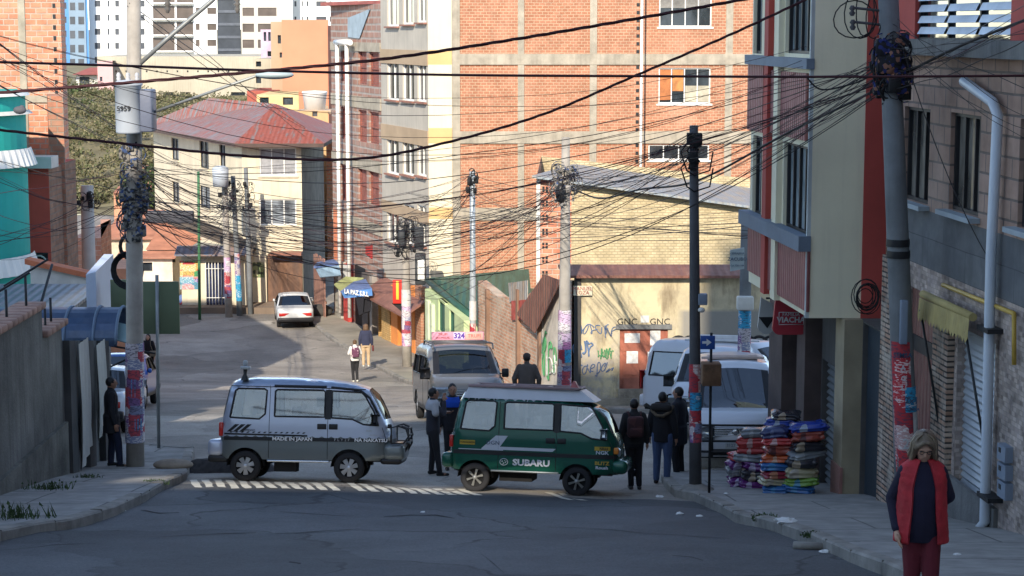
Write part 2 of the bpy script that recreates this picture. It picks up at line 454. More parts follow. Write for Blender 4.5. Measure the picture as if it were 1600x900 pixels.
dark = M('dark_metal', (.025, .027, .03), .5, .2, 4, .1, .3)
black = M('black_rubber', (.012, .012, .013), .75, .15, 6, .1)
glass = Mglass('window_glass')
glassb = Mglass('window_glass_bright', (.09, .1, .11), .08)
curtain = M('curtain_cloth', (.3, .3, .31), .5, .3, 3, .2)
rustm = M('rust_sheet', (.26, .12, .085), .6, .25, 2, .2, .2)
redp = M('red_paint', (.42, .07, .055), .75, .15, 1, .15)
maroon = Mcorr('maroon_plank', (.24, .075, .075), (.3, .11, .1), .14, .6, .05)
woodb = M('brown_wood', (.16, .08, .045), .7, .3, 3, .3)
teal = M('teal_render', (.02, .40, .34), .75, .12, 1, .15)
# ---------------------------------------------------------------- ground
def sheet(xs, ys, fz, name, mat, **k):
    mb = MB(); vs = [(x, y, fz(x, y)) for y in ys for x in xs]; n = len(xs)
    fs = [(j * n + i, j * n + i + 1, (j + 1) * n + i + 1, (j + 1) * n + i) for j in range(len(ys) - 1) for i in range(n - 1)]
    mb.mesh(vs, fs, 0, True); return mb.build(name, mat, origin=(0, 0, 0), **k)
def fr(a, b, s):
    o = []; x = a
    while x < b - 1e-6: o.append(x); x += s
    return o + [b]
lump = lambda x, y: .018 * math.sin(x * 1.7 + y * .9) * math.sin(y * 1.1 - x * .6) + .012 * math.sin(x * 3.1 + 1) * math.sin(y * 2.7)
xs = [-400, -200, -100, -60, -40] + fr(-30, 30, .75) + [40, 60, 100, 200, 400]
ys = fr(-60, 8, 4)[:-1] + fr(8, 60, .5)[:-1] + fr(60, 120, 1) + fr(125, 140, 5)
YB = 30.9
yb = lambda x: -.14 * max(-8, min(6, x))
gl = lambda x, y: gz(x, y) + (lump(x, y) if 8 < y < 95 and abs(x) < 30 else 0)
def skewsheet(ys, f, name, mat):
    mb = MB(); n = len(xs); vs = []
    for y in ys:
        for x in xs: q = y + yb(x) * f(y); vs.append((x, q, gl(x, q)))
    mb.mesh(vs, [(j * n + i, j * n + i + 1, (j + 1) * n + i + 1, (j + 1) * n + i) for j in range(len(ys) - 1) for i in range(n - 1)], 0, True)
    return mb.build(name, mat, origin=(0, 0, 0), kind='structure')
skewsheet([y for y in ys if y < YB - .2] + [YB], lambda y: sstep(24, YB, y), 'road', asphalt)
skewsheet([YB] + [y for y in ys if y > YB + .2], lambda y: 1 - sstep(YB, 38, y), 'street_beyond', Masphalt('asphalt_dusty', (.29, .262, .225), .8))
def hillz(x, y):
    return gz(x, y) + 1.1 * math.sin(x * .13 + y * .07) * sstep(140, 170, y) * (1 - sstep(240, 300, y)) + .5 * math.sin(x * .4) * math.sin(y * .31)
hillmat = M('dry_hill_soil', (.20, .17, .09), .95, .35, .15, .4)
sheet(fr(-400, 400, 8), [139.7] + fr(141, 260, 4)[:-1] + fr(260, 700, 22)[:-1] + fr(700, 2200, 100), lambda x, y: hillz(x, y) + .0, 'hillside', hillmat, kind='structure')
def slab(poly, off, name, mat, edge_mat=None, step=.6, skirt=.35, **k):
    o = resample(poly, .5); ar = sum(o[i][0] * o[(i + 1) % len(o)][1] - o[(i + 1) % len(o)][0] * o[i][1] for i in range(len(o)))
    if ar < 0: o = o[::-1]
    pts, tr = tri_poly(o, [], step)
    mb = MB(); mb.mesh([(x, y, gz(x, y) + off + .35 * lump(x, y)) for x, y in pts], tr, 0, False)
    n = len(o)
    for i in range(n):
        a, b = o[i], o[(i + 1) % n]
        za, zb = gz(*a) + off + .35 * lump(*a), gz(*b) + off + .35 * lump(*b)
        mb.face([(a[0], a[1], za - skirt), (b[0], b[1], zb - skirt), (b[0], b[1], zb), (a[0], a[1], za)], 0)
    return mb.build(name, mat, origin=(0, 0, 0), **k)
def kerb(line, off, name, w=.16, seed=1, **k):
    """row of kerb stones along a line (outer edge), w inwards on the left side of the line"""
    r = random.Random(seed); mb = MB(); L = [Vector((p[0], p[1])) for p in resample(line, .25, False)]
    i = 0
    while i < len(L) - 1:
        j = min(len(L) - 1, i + r.choice((3, 4, 4, 5))); dz = r.uniform(-.012, .014)
        sub = L[i:j + 1]
        def off2(q):
            t = (L[min(q + 1, len(L) - 1)] - L[max(q - 1, 0)]).normalized(); return Vector((-t.y, t.x))
        a = [(L[q] - off2(q) * .015, L[q] + off2(q) * w) for q in range(i, j + 1)]
        g = .012
        d0 = (L[i + 1] - L[i]).normalized() * g; a[0] = (a[0][0] + d0, a[0][1] + d0)
        for (p0, q0), (p1, q1) in zip(a, a[1:]):
            zp0, zp1 = gz(*p0) + off + dz, gz(*p1) + off + dz
            zq0, zq1 = zp0 + .004, zp1 + .004
            c = .025
            i0, i1 = p0.lerp(q0, c / w), p1.lerp(q1, c / w)
            mb.face([(p0.x, p0.y, zp0 - .4), (p1.x, p1.y, zp1 - .4), (p1.x, p1.y, zp1 - c), (p0.x, p0.y, zp0 - c)])
            mb.face([(p0.x, p0.y, zp0 - c), (p1.x, p1.y, zp1 - c), (i1.x, i1.y, zp1), (i0.x, i0.y, zp0)])
            mb.face([(i0.x, i0.y, zp0), (i1.x, i1.y, zp1), (q1.x, q1.y, zq1), (q0.x, q0.y, zq0)])
        p0, q0 = a[0]; p1, q1 = a[-1]
        mb.face([(q0.x, q0.y, gz(*q0) + off - .4), (p0.x, p0.y, gz(*p0) + off - .4), (p0.x, p0.y, gz(*p0) + off + dz), (q0.x, q0.y, gz(*q0) + off + dz)])
        mb.face([(p1.x, p1.y, gz(*p1) + off - .4), (q1.x, q1.y, gz(*q1) + off - .4), (q1.x, q1.y, gz(*q1) + off + dz), (p1.x, p1.y, gz(*p1) + off + dz)])
        i = j
    return mb.build(name, kerbmat, origin=(0, 0, 0), **k)
g2 = lambda px, py, off=.14: tuple(G(px, py, off)[:2])
KH = .14
FX = lambda y: 8.14 - .084 * y
rk = [(2.5, 6), (2.6, 15.5), (3.3, 18)] + [g2(*p) for p in ((1428, 898), (1380, 878), (1330, 860), (1270, 834), (1215, 816), (1150, 800), (1120, 785), (1085, 770), (1055, 765))]
rk += [(2.75, 34.5), (3.3, 35.2), (4.2, 35.5), (6, 35.6), (16, 35.7)]
slab([(p[0] + .1, p[1]) for p in rk[:1]] + rk[1:] + [(16, 30), (16, 6)], KH, 'sidewalk_right', walkmat, kind='structure')
kerb(rk[::-1], KH + .006, 'kerb_right', seed=2, kind='structure')
lk = [(-5.2, 8)] + [g2(*p) for p in ((0, 830), (60, 818), (110, 811), (180, 792), (225, 770), (262, 750), (290, 738))] + [(-6.3, 37.2), (-7.2, 37.8), (-14, 38)]
slab(lk + [(-14, 30), (-14, 8)], KH, 'sidewalk_left', walkmat, kind='structure')
kerb(lk, KH + .006, 'kerb_left', seed=3, kind='structure')
FAR = [(9, 49), (1.57, 49), (-.9, 56), (-1.6, 63), (-3.25, 71), (-3.3, 76), (-5.58, 82.3), (-8.45, 90.3), (-9.0, 92.5)]
fk = [(9, 47.6), (1.6, 47.3)] + [g2(*p) for p in ((735, 645), (700, 625), (650, 597), (590, 570), (548, 545), (517, 527), (497, 511))] + [(-10.0, 90.2)]
slab(fk + [(-9.0, 92.5), (-3, 92.5), (4, 80), (4, 60), (9, 52)], .12, 'sidewalk_far', M('paving_pale', (.27, .245, .2), .9, .3, .6, .4), kind='structure')
kerb(fk[::-1], .126, 'kerb_far', seed=5, kind='structure')
slab([(-10.4, 90.6), (-30, 90.6), (-30, 93.5), (-9.5, 93.5)], .3, 'sidewalk_end', M('paving_brown', (.2, .15, .11), .9, .3, .6, .4), kind='structure')
# painted crossing: one line of slanted bars across the road mouth
mb = MB()
a, b = G(296, 756), G(905, 777)
n = 31
for i in range(n):
    if i in (12,) or 22 < i < 29: continue
    c = a.lerp(b, (i + .5) / n); w = .13; d = .75; sh = .34
    q = [(c.x - w / 2 - sh / 2, c.y + d), (c.x + w / 2 - sh / 2, c.y + d), (c.x + w / 2 + sh / 2, c.y - d), (c.x - w / 2 + sh / 2, c.y - d)]
    rows = 4; pr = []
    for k in range(rows + 1):
        t = k / rows; x0 = q[0][0] + (q[3][0] - q[0][0]) * t; x1 = q[1][0] + (q[2][0] - q[1][0]) * t; y = q[0][1] + (q[3][1] - q[0][1]) * t
        x0 += .012 * math.sin(i * 3 + k * 2); x1 += .012 * math.sin(i + k * 3.3)
        pr.append(((x0, y, gz(x0, y) + lump(x0, y) + .006), (x1, y, gz(x1, y) + lump(x1, y) + .006)))
    for k in range(rows): mb.face([pr[k + 1][0], pr[k + 1][1], pr[k][1], pr[k][0]])
mb.build('road_marking', M('road_paint', (.60, .57, .48), .7, .2, 5, .2), origin=(0, 0, 0), kind='structure')

# ---------------------------------------------------------------- buildings
def shell(name, label, cat, poly, z0, z1, mat, roofm=None, group=None):
    xs = [p[0] for p in poly]; ys = [p[1] for p in poly]
    r = thing(name, label, cat, (sum(xs) / len(xs), sum(ys) / len(ys), z0), 0, group)
    return r
def body(root, poly, z0, z1, mats, fronts={}, name='wall', roof=True, parapet=0):
    """closed block from a footprint; fronts {edge index: (holes, mat index)} with openings"""
    mb = MB(); n = len(poly)
    ar = sum(poly[i][0] * poly[(i + 1) % n][1] - poly[(i + 1) % n][0] * poly[i][1] for i in range(n))
    assert ar > 0, name + ' footprint must be counter-clockwise'
    F = []
    for i in range(n):
        f = Fac(poly[i], poly[(i + 1) % n]); F.append(f)
        h, mi = fronts.get(i, ((), 0)); wall(mb, f, 0, z0, f.L, z1, h, mi)
    mb.face([(p[0], p[1], z1 - parapet) for p in poly], 0)
    mb.build(name, mats, root); return F
# ---- tall brick block with the cream and grey corner
C0, C1, C2 = (-3.3, 76.0), (-5.58, 82.3), (-8.45, 90.3)
KX = 76 / 2950
ax = lambda px: (px - 800) * KX
bp = [C0, (ax(1002), 76), (ax(1002), 76.7), (15, 76.7), (15, 92), (2, 92), C1]
FA = Fac(C0, bp[1]); FB = Fac(bp[2], bp[3]); FG = Fac(C1, C0)
bl = shell('apartment_building', 'tall orange brick apartment block with concrete frame and cream painted corner in the centre', 'building', bp, -.6, 18, None)
wB = [FB.rect(1030, -12, 1112, 42), FB.rect(1029, 106, 1110, 162), FB.rect(1013, 226, 1108, 250)]
grey_w = []
for (y0, y1) in ((-14, 41), (97, 156), (212, 272), (318, 380)):
    for i, (x0, x1) in enumerate(((605, 623), (629, 647), (652, 666))):
        d = (y0 - 45) * .0 + i * (1.5 if y0 > 45 else -3)
        grey_w.append(FG.rect(x0, y0 + d, x1, y1 + d))
F = body(bl, bp, -.6, 18.5, [brick_or, greypaint, brick_or], {2: (wB, 0), 6: (grey_w, 1), 0: ((), 0)})
for h in wB: window(bl, FB, h, 4, 1, white, glass, .05, sill=.05)
for (i, x0, x1, z0, z1, cc) in ((1, .03, .25, .1, .95, (.45, .16, .05)), (1, .27, .48, .35, .95, (.5, .2, .06)), (1, .52, .98, .05, .5, (.42, .38, .28)), (0, .03, .97, .55, .97, (.2, .19, .17))):
    h = wB[i]; U = h[2] - h[0]; Z = h[3] - h[1]; MB().fbox(FB, h[0] + U * x0, h[1] + Z * z0, h[0] + U * x1, h[1] + Z * z1, -.105, -.095).build('curtain', M('curtain_%d%d' % (i, int(x0 * 100)), cc, .6, .35, 3), bl)
for h in grey_w: window(bl, FG, h, 2, 1, white, glass, .07, sill=.14, sm=M('sill_brown', (.3, .14, .1), .8))
# cream side strip, concrete frame
mb = MB(); zt = 18.4
u0, u1 = 0.002, FA.uv(707, 300)[0]
zz = lambda F, py, px=720: F.uv(px, py)[1]
bands = [(78, 101), (200, 224), (324, 342)]
lv = [zt] + [v for a, b in bands for v in (zz(FA, a), zz(FA, b))] + [-.5]
for i in range(0, len(lv), 2): mb.fbox(FA, u0, lv[i + 1], u1, lv[i], 0, .035)
mb.build('cream_render', cream, bl)
for a, b in bands:
    MB().fbox(FA, u0, zz(FA, b), u1, zz(FA, a), 0, .037).build('ochre_band', ochre, bl)
    MB().fbox(FG, .01, FG.uv(640, b)[1], FG.L - .004, FG.uv(640, a)[1], 0, .04).build('tan_band', tan, bl)
cps = [(707, 719), (809, 819), (921, 932)]
for x0, x1 in cps:
    m_ = MB(); m_.fbox(FA, FA.uv(x0, 200)[0], -.5, FA.uv(x1, 200)[0], zt, 0, .05); m_.build('column', concrete, bl)
m_ = MB(); m_.fbox(FB, FB.uv(1132, 200)[0], -.5, FB.uv(1143, 200)[0], zt, 0, .05); m_.build('column', concrete, bl)
for a, b in ((84, 101), (205, 224), (325, 344)):
    m_ = MB(); m_.fbox(FA, FA.uv(719, 200)[0], zz(FA, b), FA.L, zz(FA, a), 0, .07); m_.build('beam', concrete, bl)
    m_ = MB(); m_.fbox(FB, .02, zz(FB, b, 1080), FB.L, zz(FB, a, 1080), 0, .07); m_.build('beam', concrete, bl)
m_ = MB(); m_.tube([FA.pt(FA.L - .12, -.3, .09), FA.pt(FA.L - .12, zt, .09)], .055); m_.build('downpipe', white, bl)
for i in range(16):
    z = zz(FA, 20 + i * 13); 
m_ = MB()
for i in range(26):
    z = zz(FA, 10 + i * 12.2); m_.fbox(FA, FA.L - .32, z, FA.L - .2, z + .13, 0, .02)
m_.build('hollow_brick_end', dark, bl)
# ground floor shops on the grey front: pillars, canopy, shutters
gold = Mbrick('gold_stone', (.5, .3, .1), (.6, .4, .16), (.35, .22, .1), .16, .09, .012, .5, .3)
orange = M('orange_paint', (.75, .27, .07), .75, .1, 2, .1)
def gx(px, py=520): return FG.uv(px, py)[0]
for (x0, x1, mt, nm) in ((592, 599, gold, 'stone_pillar'), (604, 617, gold, 'stone_pillar'), (619, 629, orange, 'orange_pillar'), (650, 656, orange, 'orange_pillar'), (657, 666, brick_or, 'brick_pillar')):
    m_ = MB(); m_.fbox(FG, max(0, gx(x0)), -.5, min(FG.L - .01, gx(x1)), FG.uv((x0 + x1) / 2, 447)[1], 0, .22); m_.build(nm, mt, bl)
m_ = MB(); m_.fbox(FG, gx(600), -.5, gx(604), 2.6, .02, .05); m_.fbox(FG, gx(630), -.5, gx(649), 2.6, .02, .05); m_.build('shop_shutter', Mcorr('shutter_brown', (.2, .12, .09), (.3, .2, .15), .1), bl)
m_ = MB(); za = FG.uv(600, 432)[1]; zb = FG.uv(660, 452)[1]
m_.mesh([FG.pt(.2, za, 0), FG.pt(FG.L, za - .1, 0), FG.pt(FG.L, za - .75, 1.1), FG.pt(.2, za - .65, 1.1), FG.pt(.2, za - .08, 0), FG.pt(FG.L, za - .18, 0), FG.pt(FG.L, za - .83, 1.1), FG.pt(.2, za - .73, 1.1)],
        [(0, 3, 2, 1), (4, 5, 6, 7), (3, 7, 6, 2), (0, 4, 7, 3), (1, 2, 6, 5)]); m_.build('canopy', rustm, bl)
# ---- grey brown brick building further down the street
bp2 = [C1, (2, 91.9), (-3, 98), C2]
FH = Fac(C2, C1)
b2 = shell('terrace_building', 'narrow grey brown brick building with bricked windows and two white downpipes', 'building', bp2, -.6, 14, None)
hw = []
for (x0, x1) in ((533, 541), (560, 573), (577, 592)):
    for (y0, y1) in ((78, 132), (172, 222), (262, 318)):
        dy = (x0 - 560) * .18; hw.append(FH.rect(x0, y0 + dy, x1, y1 + dy))
body(b2, bp2, -.6, zz(FH, 6, 590), [brick_gr], {3: (hw, 0)})
brownin = Mbrick('brick_infill', (.26, .07, .05), (.32, .1, .07), (.2, .1, .08), .2, .09, .014, .5)
for h in hw: window(b2, FH, h, 1, 2, brownin, brownin, .09, depth=.12, name='bricked_window')
for y0, y1 in ((66, 80), (150, 168), (245, 262), (340, 356)):
    m_ = MB(); m_.fbox(FH, 0.02, FH.uv(560, y1)[1], FH.L - .02, FH.uv(560, y0)[1], 0, .05); m_.build('beam', concrete, b2)
m_ = MB(); m_.prism([(-8.9, 90.2), (-5.4, 82.0), (2.4, 91.6), (-3, 98.6)], zz(FH, 6, 590) + .003, zz(FH, 6, 590) + .16); m_.build('roof', M('roof_red_trim', (.36, .1, .08), .7), b2)
m_ = MB(); zz0 = FH.uv(575, 18)[1]
m_.mesh([FH.pt(FH.uv(545, 45)[0], FH.uv(545, 28)[1], .05), FH.pt(FH.uv(580, 45)[0], FH.uv(580, 14)[1], .05), FH.pt(FH.uv(563, 45)[0], FH.uv(563, 60)[1], .05), FH.pt(FH.uv(545, 45)[0], FH.uv(545, 58)[1], .05)], [(0, 3, 2, 1)])
m_.mesh([FH.pt(FH.uv(545, 45)[0], FH.uv(545, 28)[1], .02), FH.pt(FH.uv(580, 45)[0], FH.uv(580, 14)[1], .02), FH.pt(FH.uv(563, 45)[0], FH.uv(563, 60)[1], .02), FH.pt(FH.uv(545, 45)[0], FH.uv(545, 58)[1], .02)], [(0, 1, 2, 3)])
m_.build('zinc_flashing', M('zinc', (.3, .36, .42), .5, .2, 2, .1, .4), b2)
for x in (541, 556):
    m_ = MB(); u = FH.uv(x, 300)[0]; m_.tube([FH.pt(u, 0, .35), FH.pt(u, FH.uv(x, 68)[1], .35)], .09); m_.build('downpipe', white, b2)
m_ = MB(); m_.tube([FH.pt(FH.uv(536, 66)[0], FH.uv(541, 66)[1], .35), FH.pt(FH.uv(559, 66)[0], FH.uv(541, 66)[1], .35)], .13); m_.build('gutter', white, b2)
for (x0, x1, c) in ((532, 541, (.4, .38, .33)), (545, 552, (.5, .06, .05)), (574, 583, (.12, .1, .09)), (586, 590, (.3, .27, .24))):
    m_ = MB(); m_.fbox(FH, FH.uv(x0, 480)[0], -.5, FH.uv(x1, 480)[0], 2.3, 0, .25); m_.build('shop_pillar', M('pillar%d' % x0, c, .8, .3, 2), b2)
m_ = MB(); m_.fbox(FH, FH.uv(545, 480)[0] + .01, 1.0, FH.uv(552, 480)[0] - .01, 2.3, .25, .256); m_.build('white_panel', white, b2)
m_ = MB(); m_.fbox(FH, .3, 1.9, 2.0, 4.6, .02, .06); m_.build('orange_panel', M('salmon', (.7, .24, .12), .8, .1), b2)
m_ = MB(); m_.fbox(FH, FH.uv(556, 480)[0], -.4, FH.uv(572, 480)[0], 2.4, .02, .04); m_.build('doorway', black, b2)
# ---- hip roofed cream house at the end of the street
hp = [(-13.08, 93), (-10.2, 93), (-10.2, 104), (-15, 112), (-20.1, 107.8)]
h1 = shell('corner_house', 'cream three storey corner house with a low red and grey sheet roof', 'house', hp, -.6, 8, None)
F0, FL = Fac(hp[0], hp[1]), Fac(hp[4], hp[0])
fw = [F0.rect(405, 231, 463, 275), F0.rect(405, 311, 463, 352)]
lw = [FL.rect(268, 216, 279, 250), FL.rect(312, 220, 326, 263), FL.rect(269, 284, 280, 316), FL.rect(312, 291, 328, 325), FL.rect(343, 222, 352, 262)]
hc = M('house_cream', (.66, .58, .42), .85, .12, .8, .15, streak=.35)
body(h1, hp, -.6, 7.5, [hc, M('house_side_shaded', (.2, .18, .15), .9, .3)], {0: (fw, 0), 4: (lw, 0), 1: ((), 1)})  # right flank painted dark for the side turned from the sun
for h in fw: window(h1, F0, h, 3, 1, white, curtain if h[1] > 4 else glassb, .06, sill=.08, sm=hc)
for h in lw: window(h1, FL, h, 2, 1, dark, glassb, .06, sill=.08, sm=hc)
e = lambda px, py, Y: P(px, py, Y)
ev = [Vector((-20.9, 107.6, 7.6)), Vector((-13.3, 92.1, 7.55)), Vector((-9.0, 92.1, 7.55)), Vector((-9.0, 105, 7.55)), Vector((-15, 113, 7.55))]
r1, r2 = e(327, 153, 103), e(430, 162, 98)
m_ = MB()
roofg = Mcorr('roof_grey_red', (.21, .215, .215), (.33, .085, .05), .22, .6, .1, .35, 3.2)
roofr = Mcorr('roof_red', (.33, .085, .048), (.22, .17, .15), .22, .6, .1, -.1, 1.8)
m_.face([ev[1], r2, r1, ev[0]][::-1], 0); m_.face([ev[1], ev[2], r2], 1); m_.face([ev[2], ev[3], r2], 1)
m_.face([ev[3], ev[4], r1, r2], 1); m_.face([ev[4], ev[0], r1], 0)
m_.face(ev[::-1], 1)
for a, b in zip(ev, ev[1:] + ev[:1]): m_.face([a - Vector((0, 0, .18)), b - Vector((0, 0, .18)), b, a], 2)
m_.build('roof', [roofg, roofr, M('eave_dark', (.09, .06, .05), .8)], h1)
# ground floor of the house: gate, mural wall, kiosk
m_ = MB(); a = F0.rect(419, 397, 473, 471); m_.fbox(F0, a[0], -.2, a[2], a[3], 0, .08); gt = m_.build('gate', Mcorr('gate_brown', (.2, .1, .055), (.12, .07, .05), .5, .6, .1), h1)
m_ = MB(); m_.fbox(F0, 1.35, a[3], F0.L, a[3] + .15, 0, .75); m_.build('canopy', rustm, h1)
mur = M('mural_paint', (.26, .27, .17), .8, .5, 1.5, .1)
kp = [(-15.9, 91.6), (-12.75, 91.6), (-12.75, 92.95), (-11.6, 92.95), (-11.6, 92.98), (-14.5, 95.5)]
ks = shell('street_kiosk', 'small cream corner shop with barred door, food posters and striped sheet awning', 'kiosk', kp, -.4, 3, None)
KF = Fac(kp[0], kp[1]); kd = KF.rect(322, 410, 361, 478)
body(ks, [(-15.9, 91.6), (-12.75, 91.6), (-12.75, 92.9), (-13.2, 93.4), (-15.9, 98)], -.4, KF.uv(330, 396)[1], [hc], {0: ([kd], 0)})
m_ = MB(); m_.fbox(KF, kd[0], kd[1], kd[2], kd[3], -.14, -.1); m_.build('doorway', M('dark_blue_inside', (.03, .04, .09), .8, .5, 3), ks)
m_ = MB()
for i in range(9):
    u = kd[0] + (kd[2] - kd[0]) * i / 8; m_.tube([KF.pt(u, kd[1], .02), KF.pt(u, kd[3], .02)], .022, 5)
for z in (kd[1] + .4, kd[3] - .3): m_.tube([KF.pt(kd[0], z, .03), KF.pt(kd[2], z, .03)], .02, 5)
m_.build('security_grille', white, ks)
m_ = MB(); z = KF.uv(330, 386)[1]
m_.mesh([KF.pt(-.2, z + .05, -.2), KF.pt(KF.L + .2, z + .05, -.2), KF.pt(KF.L + .2, z - .3, .7), KF.pt(-.2, z - .3, .7), KF.pt(-.2, z, -.2), KF.pt(KF.L + .2, z, -.2), KF.pt(KF.L + .2, z - .36, .7), KF.pt(-.2, z - .36, .7)],
        [(0, 3, 2, 1), (4, 5, 6, 7), (3, 7, 6, 2), (0, 4, 7, 3), (1, 2, 6, 5)]); m_.build('awning', Mcorr('blue_brown_sheet', (.12, .2, .3), (.3, .2, .16), .3, .5, .3, .7), ks)
for (x0, y0, x1, y1, cs) in ((281, 407, 311, 432, ((.5, .05, .04), (.05, .3, .1), (.6, .4, .1), (.6, .1, .05))), (281, 433, 311, 452, ((.1, .3, .4), (.6, .2, .2), (.4, .5, .5), (.15, .1, .3)))):
    a = KF.rect(x0, y0, x1, y1); m_ = MB(); m_.fbox(KF, a[0], a[1], a[2], a[3], .0, .015); m_.build('poster', Mposter('poster%d' % y0, cs, (1.6, 1.6, 3)), ks)
mw = thing('mural_wall', 'cream yard wall with a dark leafy mural beside the brown gate', 'wall', (-12.2, 92.9, -.3))
FM = Fac((-12.7, 92.7), (-11.95, 92.7)); m_ = MB(); m_.fbox(FM, 0, -.5, FM.L, 2.1, -.2, 0); m_.build('wall', hc, mw)
m_ = MB(); m_.fbox(FM, .08, 1.0, FM.L - .1, 1.75, 0, .012); m_.build('mural', Mcloth('mural', ((.1, .12, .06), (.3, .32, .15), (.2, .25, .12), (.45, .42, .25), (.05, .06, .04)), 6), mw)
# ---- light green house and its green roof
gp = [(-3.25, 71), (-1.6, 63), (5, 63), (5, 71)]
gh = shell('green_house', 'pale green single storey house under a sloping dark green sheet roof', 'house', gp, 0, 4, None)
FN = Fac(gp[0], gp[1])
gd = [FN.rect(685, 470, 695, 520), FN.rect(702, 486, 710, 527)]
body(gh, gp, -.3, 3.4, [M('lime_render', (.52, .62, .33), .85, .1, 1, .1, streak=.2)], {0: (gd, 0)})
for h in gd: window(gh, FN, h, 1, 1, M('dark_green_paint', (.03, .1, .07), .6), M('dark_green_paint', (.03, .1, .07)), .05)
for x in (672, 678): m_ = MB(); u = FN.uv(x, 500)[0]; m_.fbox(FN, u - .25, 0.2, u + .25, 3.1, 0, .12); m_.build('pilaster', M('cream_pilaster', (.6, .66, .45), .85), gh)
grf = Mcorr('green_roof_sheet', (.02, .105, .075), (.035, .14, .1), .25, .5, .3, .2)
m_ = MB(); q = [P(672, 434, 71.5), P(757, 503, 62.4), P(832, 478, 62.4), P(826, 420, 71.5)]
dz = Vector((0, 0, .07)); m_.mesh(q + [v - dz for v in q], [(0, 1, 2, 3), (7, 6, 5, 4), (0, 4, 5, 1), (1, 5, 6, 2), (2, 6, 7, 3), (3, 7, 4, 0)]); m_.build('roof', grf, gh)
m_ = MB(); m_.tube([q[0] + Vector((-.1, 0, -.1)), q[1] + Vector((-.1, 0, -.1))], .12, 6); m_.build('gutter', M('dark_green_paint', (.03, .1, .07)), gh)
# ---- adobe building with sheet roof, brick flank
ap = [(P(838, 300, 58).x, 58), (P(1168, 300, 58).x, 58), (9, 68), (P(838, 300, 58).x + .3, 68)]
ad = shell('adobe_house', 'tall windowless ochre adobe house with a grey sheet roof and brick flank', 'building', ap, 0, 9, None)
AF = Fac(ap[0], ap[1])
zl, zr = AF.uv(838, 278)[1], AF.uv(1168, 322)[1]
m_ = MB(); k = AF.uv(893, 300)[0]; zk = zl + (zr - zl) * k / AF.L
def quad(u0, z0, u1, z1, mi): m_.face([AF.pt(u0, 1, 0), AF.pt(u1, 1, 0), AF.pt(u1, z1, 0), AF.pt(u0, z0, 0)], mi)
quad(0, zl, k, zk, 1); quad(k, zk, AF.L, zr, 0)
m_.face([ap[1] + (1,), ap[2] + (1,), ap[2] + (zr,), ap[1] + (zr,)], 0)
m_.face([ap[3] + (1,), ap[0] + (1,), ap[0] + (zl,), ap[3] + (zl,)], 1)
m_.face([ap[2] + (1,), ap[3] + (1,), ap[3] + (zl,), ap[2] + (zr,)], 0)
m_.build('wall', [adobe, brick_or2], ad)
m_ = MB(); q = [AF.pt(k - 1.2, zl + .1, .35), AF.pt(AF.L + .1, zr + .03, .35), Vector((P(1176, 300, 68).x, 68, P(1176, 294, 68).z)), Vector((P(896, 300, 68).x, 68, P(896, 256, 68).z))]
m_.mesh(q + [v - dz for v in q], [(0, 1, 2, 3), (7, 6, 5, 4), (0, 4, 5, 1), (1, 5, 6, 2), (2, 6, 7, 3), (3, 7, 4, 0)])
m_.build('roof', Mcorr('zinc_roof', (.33, .37, .39), (.4, .38, .33), .2, .55, .3, .1), ad)
m_ = MB(); m_.fbox(AF, 0, 1, .12, zl + .02, 0, .06); m_.build('plaster_edge', whiteb, ad)
m_ = MB()
for i in range(7):
    z = AF.uv(832, 300 + i * 22)[1]
    for dx in (0, .1): m_.fbox(AF, .18 + dx, z, .25 + dx, z + .07, 0, .02); m_.fbox(AF, .18 + dx, z + .1, .25 + dx, z + .17, 0, .02)
m_.build('hollow_brick_end', dark, ad)
# ---- yard wall with the red door
DW = Fac((1.62, 49), (9.5, 49)); zt = 6.68
yw = thing('yard_wall', 'stained yellow plaster wall with graffiti and a brown red double door', 'wall', (5.5, 49.1, 3.1))
plaster = M('plaster_yellow', (.62, .50, .27), .9, .3, .7, .5, streak=.35)
m, nt, b = _m('plaster_graffiti')
co = _coord(nt, 'UV'); dn = _noise(nt, co, .9, 7, .7)
c = _mix(nt, _ramp(nt, dn, .42, .6), (.62, .52, .32), (.46, .385, .25))
sp = nt.nodes.new('ShaderNodeSeparateXYZ'); nt.links.new(co, sp.inputs[0])
lo = _ramp(nt, sp.outputs[1], 4.3, 5.7, 1, 0)
mm = nt.nodes.new('ShaderNodeMath'); mm.operation = 'MULTIPLY'; nt.links.new(lo, mm.inputs[0]); nt.links.new(_ramp(nt, _noise(nt, co, 1.7, 6, .75), .42, .55), mm.inputs[1])
c = _mix(nt, mm.outputs[0], c, (.40, .36, .31))
c = _mix(nt, _ramp(nt, _noise(nt, _coord(nt, 'UV', (1, .25, 1)), 2.1, 6, .7), .5, .68, 0, .8), c, (.2, .15, .09))
gx_ = _ramp(nt, sp.outputs[0], 4.25, 4.45, 0, 1)
gy_ = _ramp(nt, sp.outputs[1], 5.75, 5.85, 1, 0)
mm = nt.nodes.new('ShaderNodeMath'); mm.operation = 'MULTIPLY'; nt.links.new(gx_, mm.inputs[0]); nt.links.new(gy_, mm.inputs[1])
c = _mix(nt, mm.outputs[0], c, (.27, .25, .21))
nt.links.new(c, b.inputs['Base Color']); b.inputs['Roughness'].default_value = .9; _bump(nt, b, dn, .6, .05)
plg = m
dr = DW.rect(968, 514, 1043, 638)
m_ = MB(); wall(m_, DW, 0, 2.2, DW.L, zt, [(dr[0], dr[1] - .05, dr[2], dr[3])], 0, .12)
m_.face([DW.pt(0, 2.2, -.35), DW.pt(0, zt, -.35), DW.pt(DW.L, zt, -.35), DW.pt(DW.L, 2.2, -.35)]); m_.face([DW.pt(0, 2.2, 0), DW.pt(0, zt, 0), DW.pt(0, zt, -.35), DW.pt(0, 2.2, -.35)][::-1])
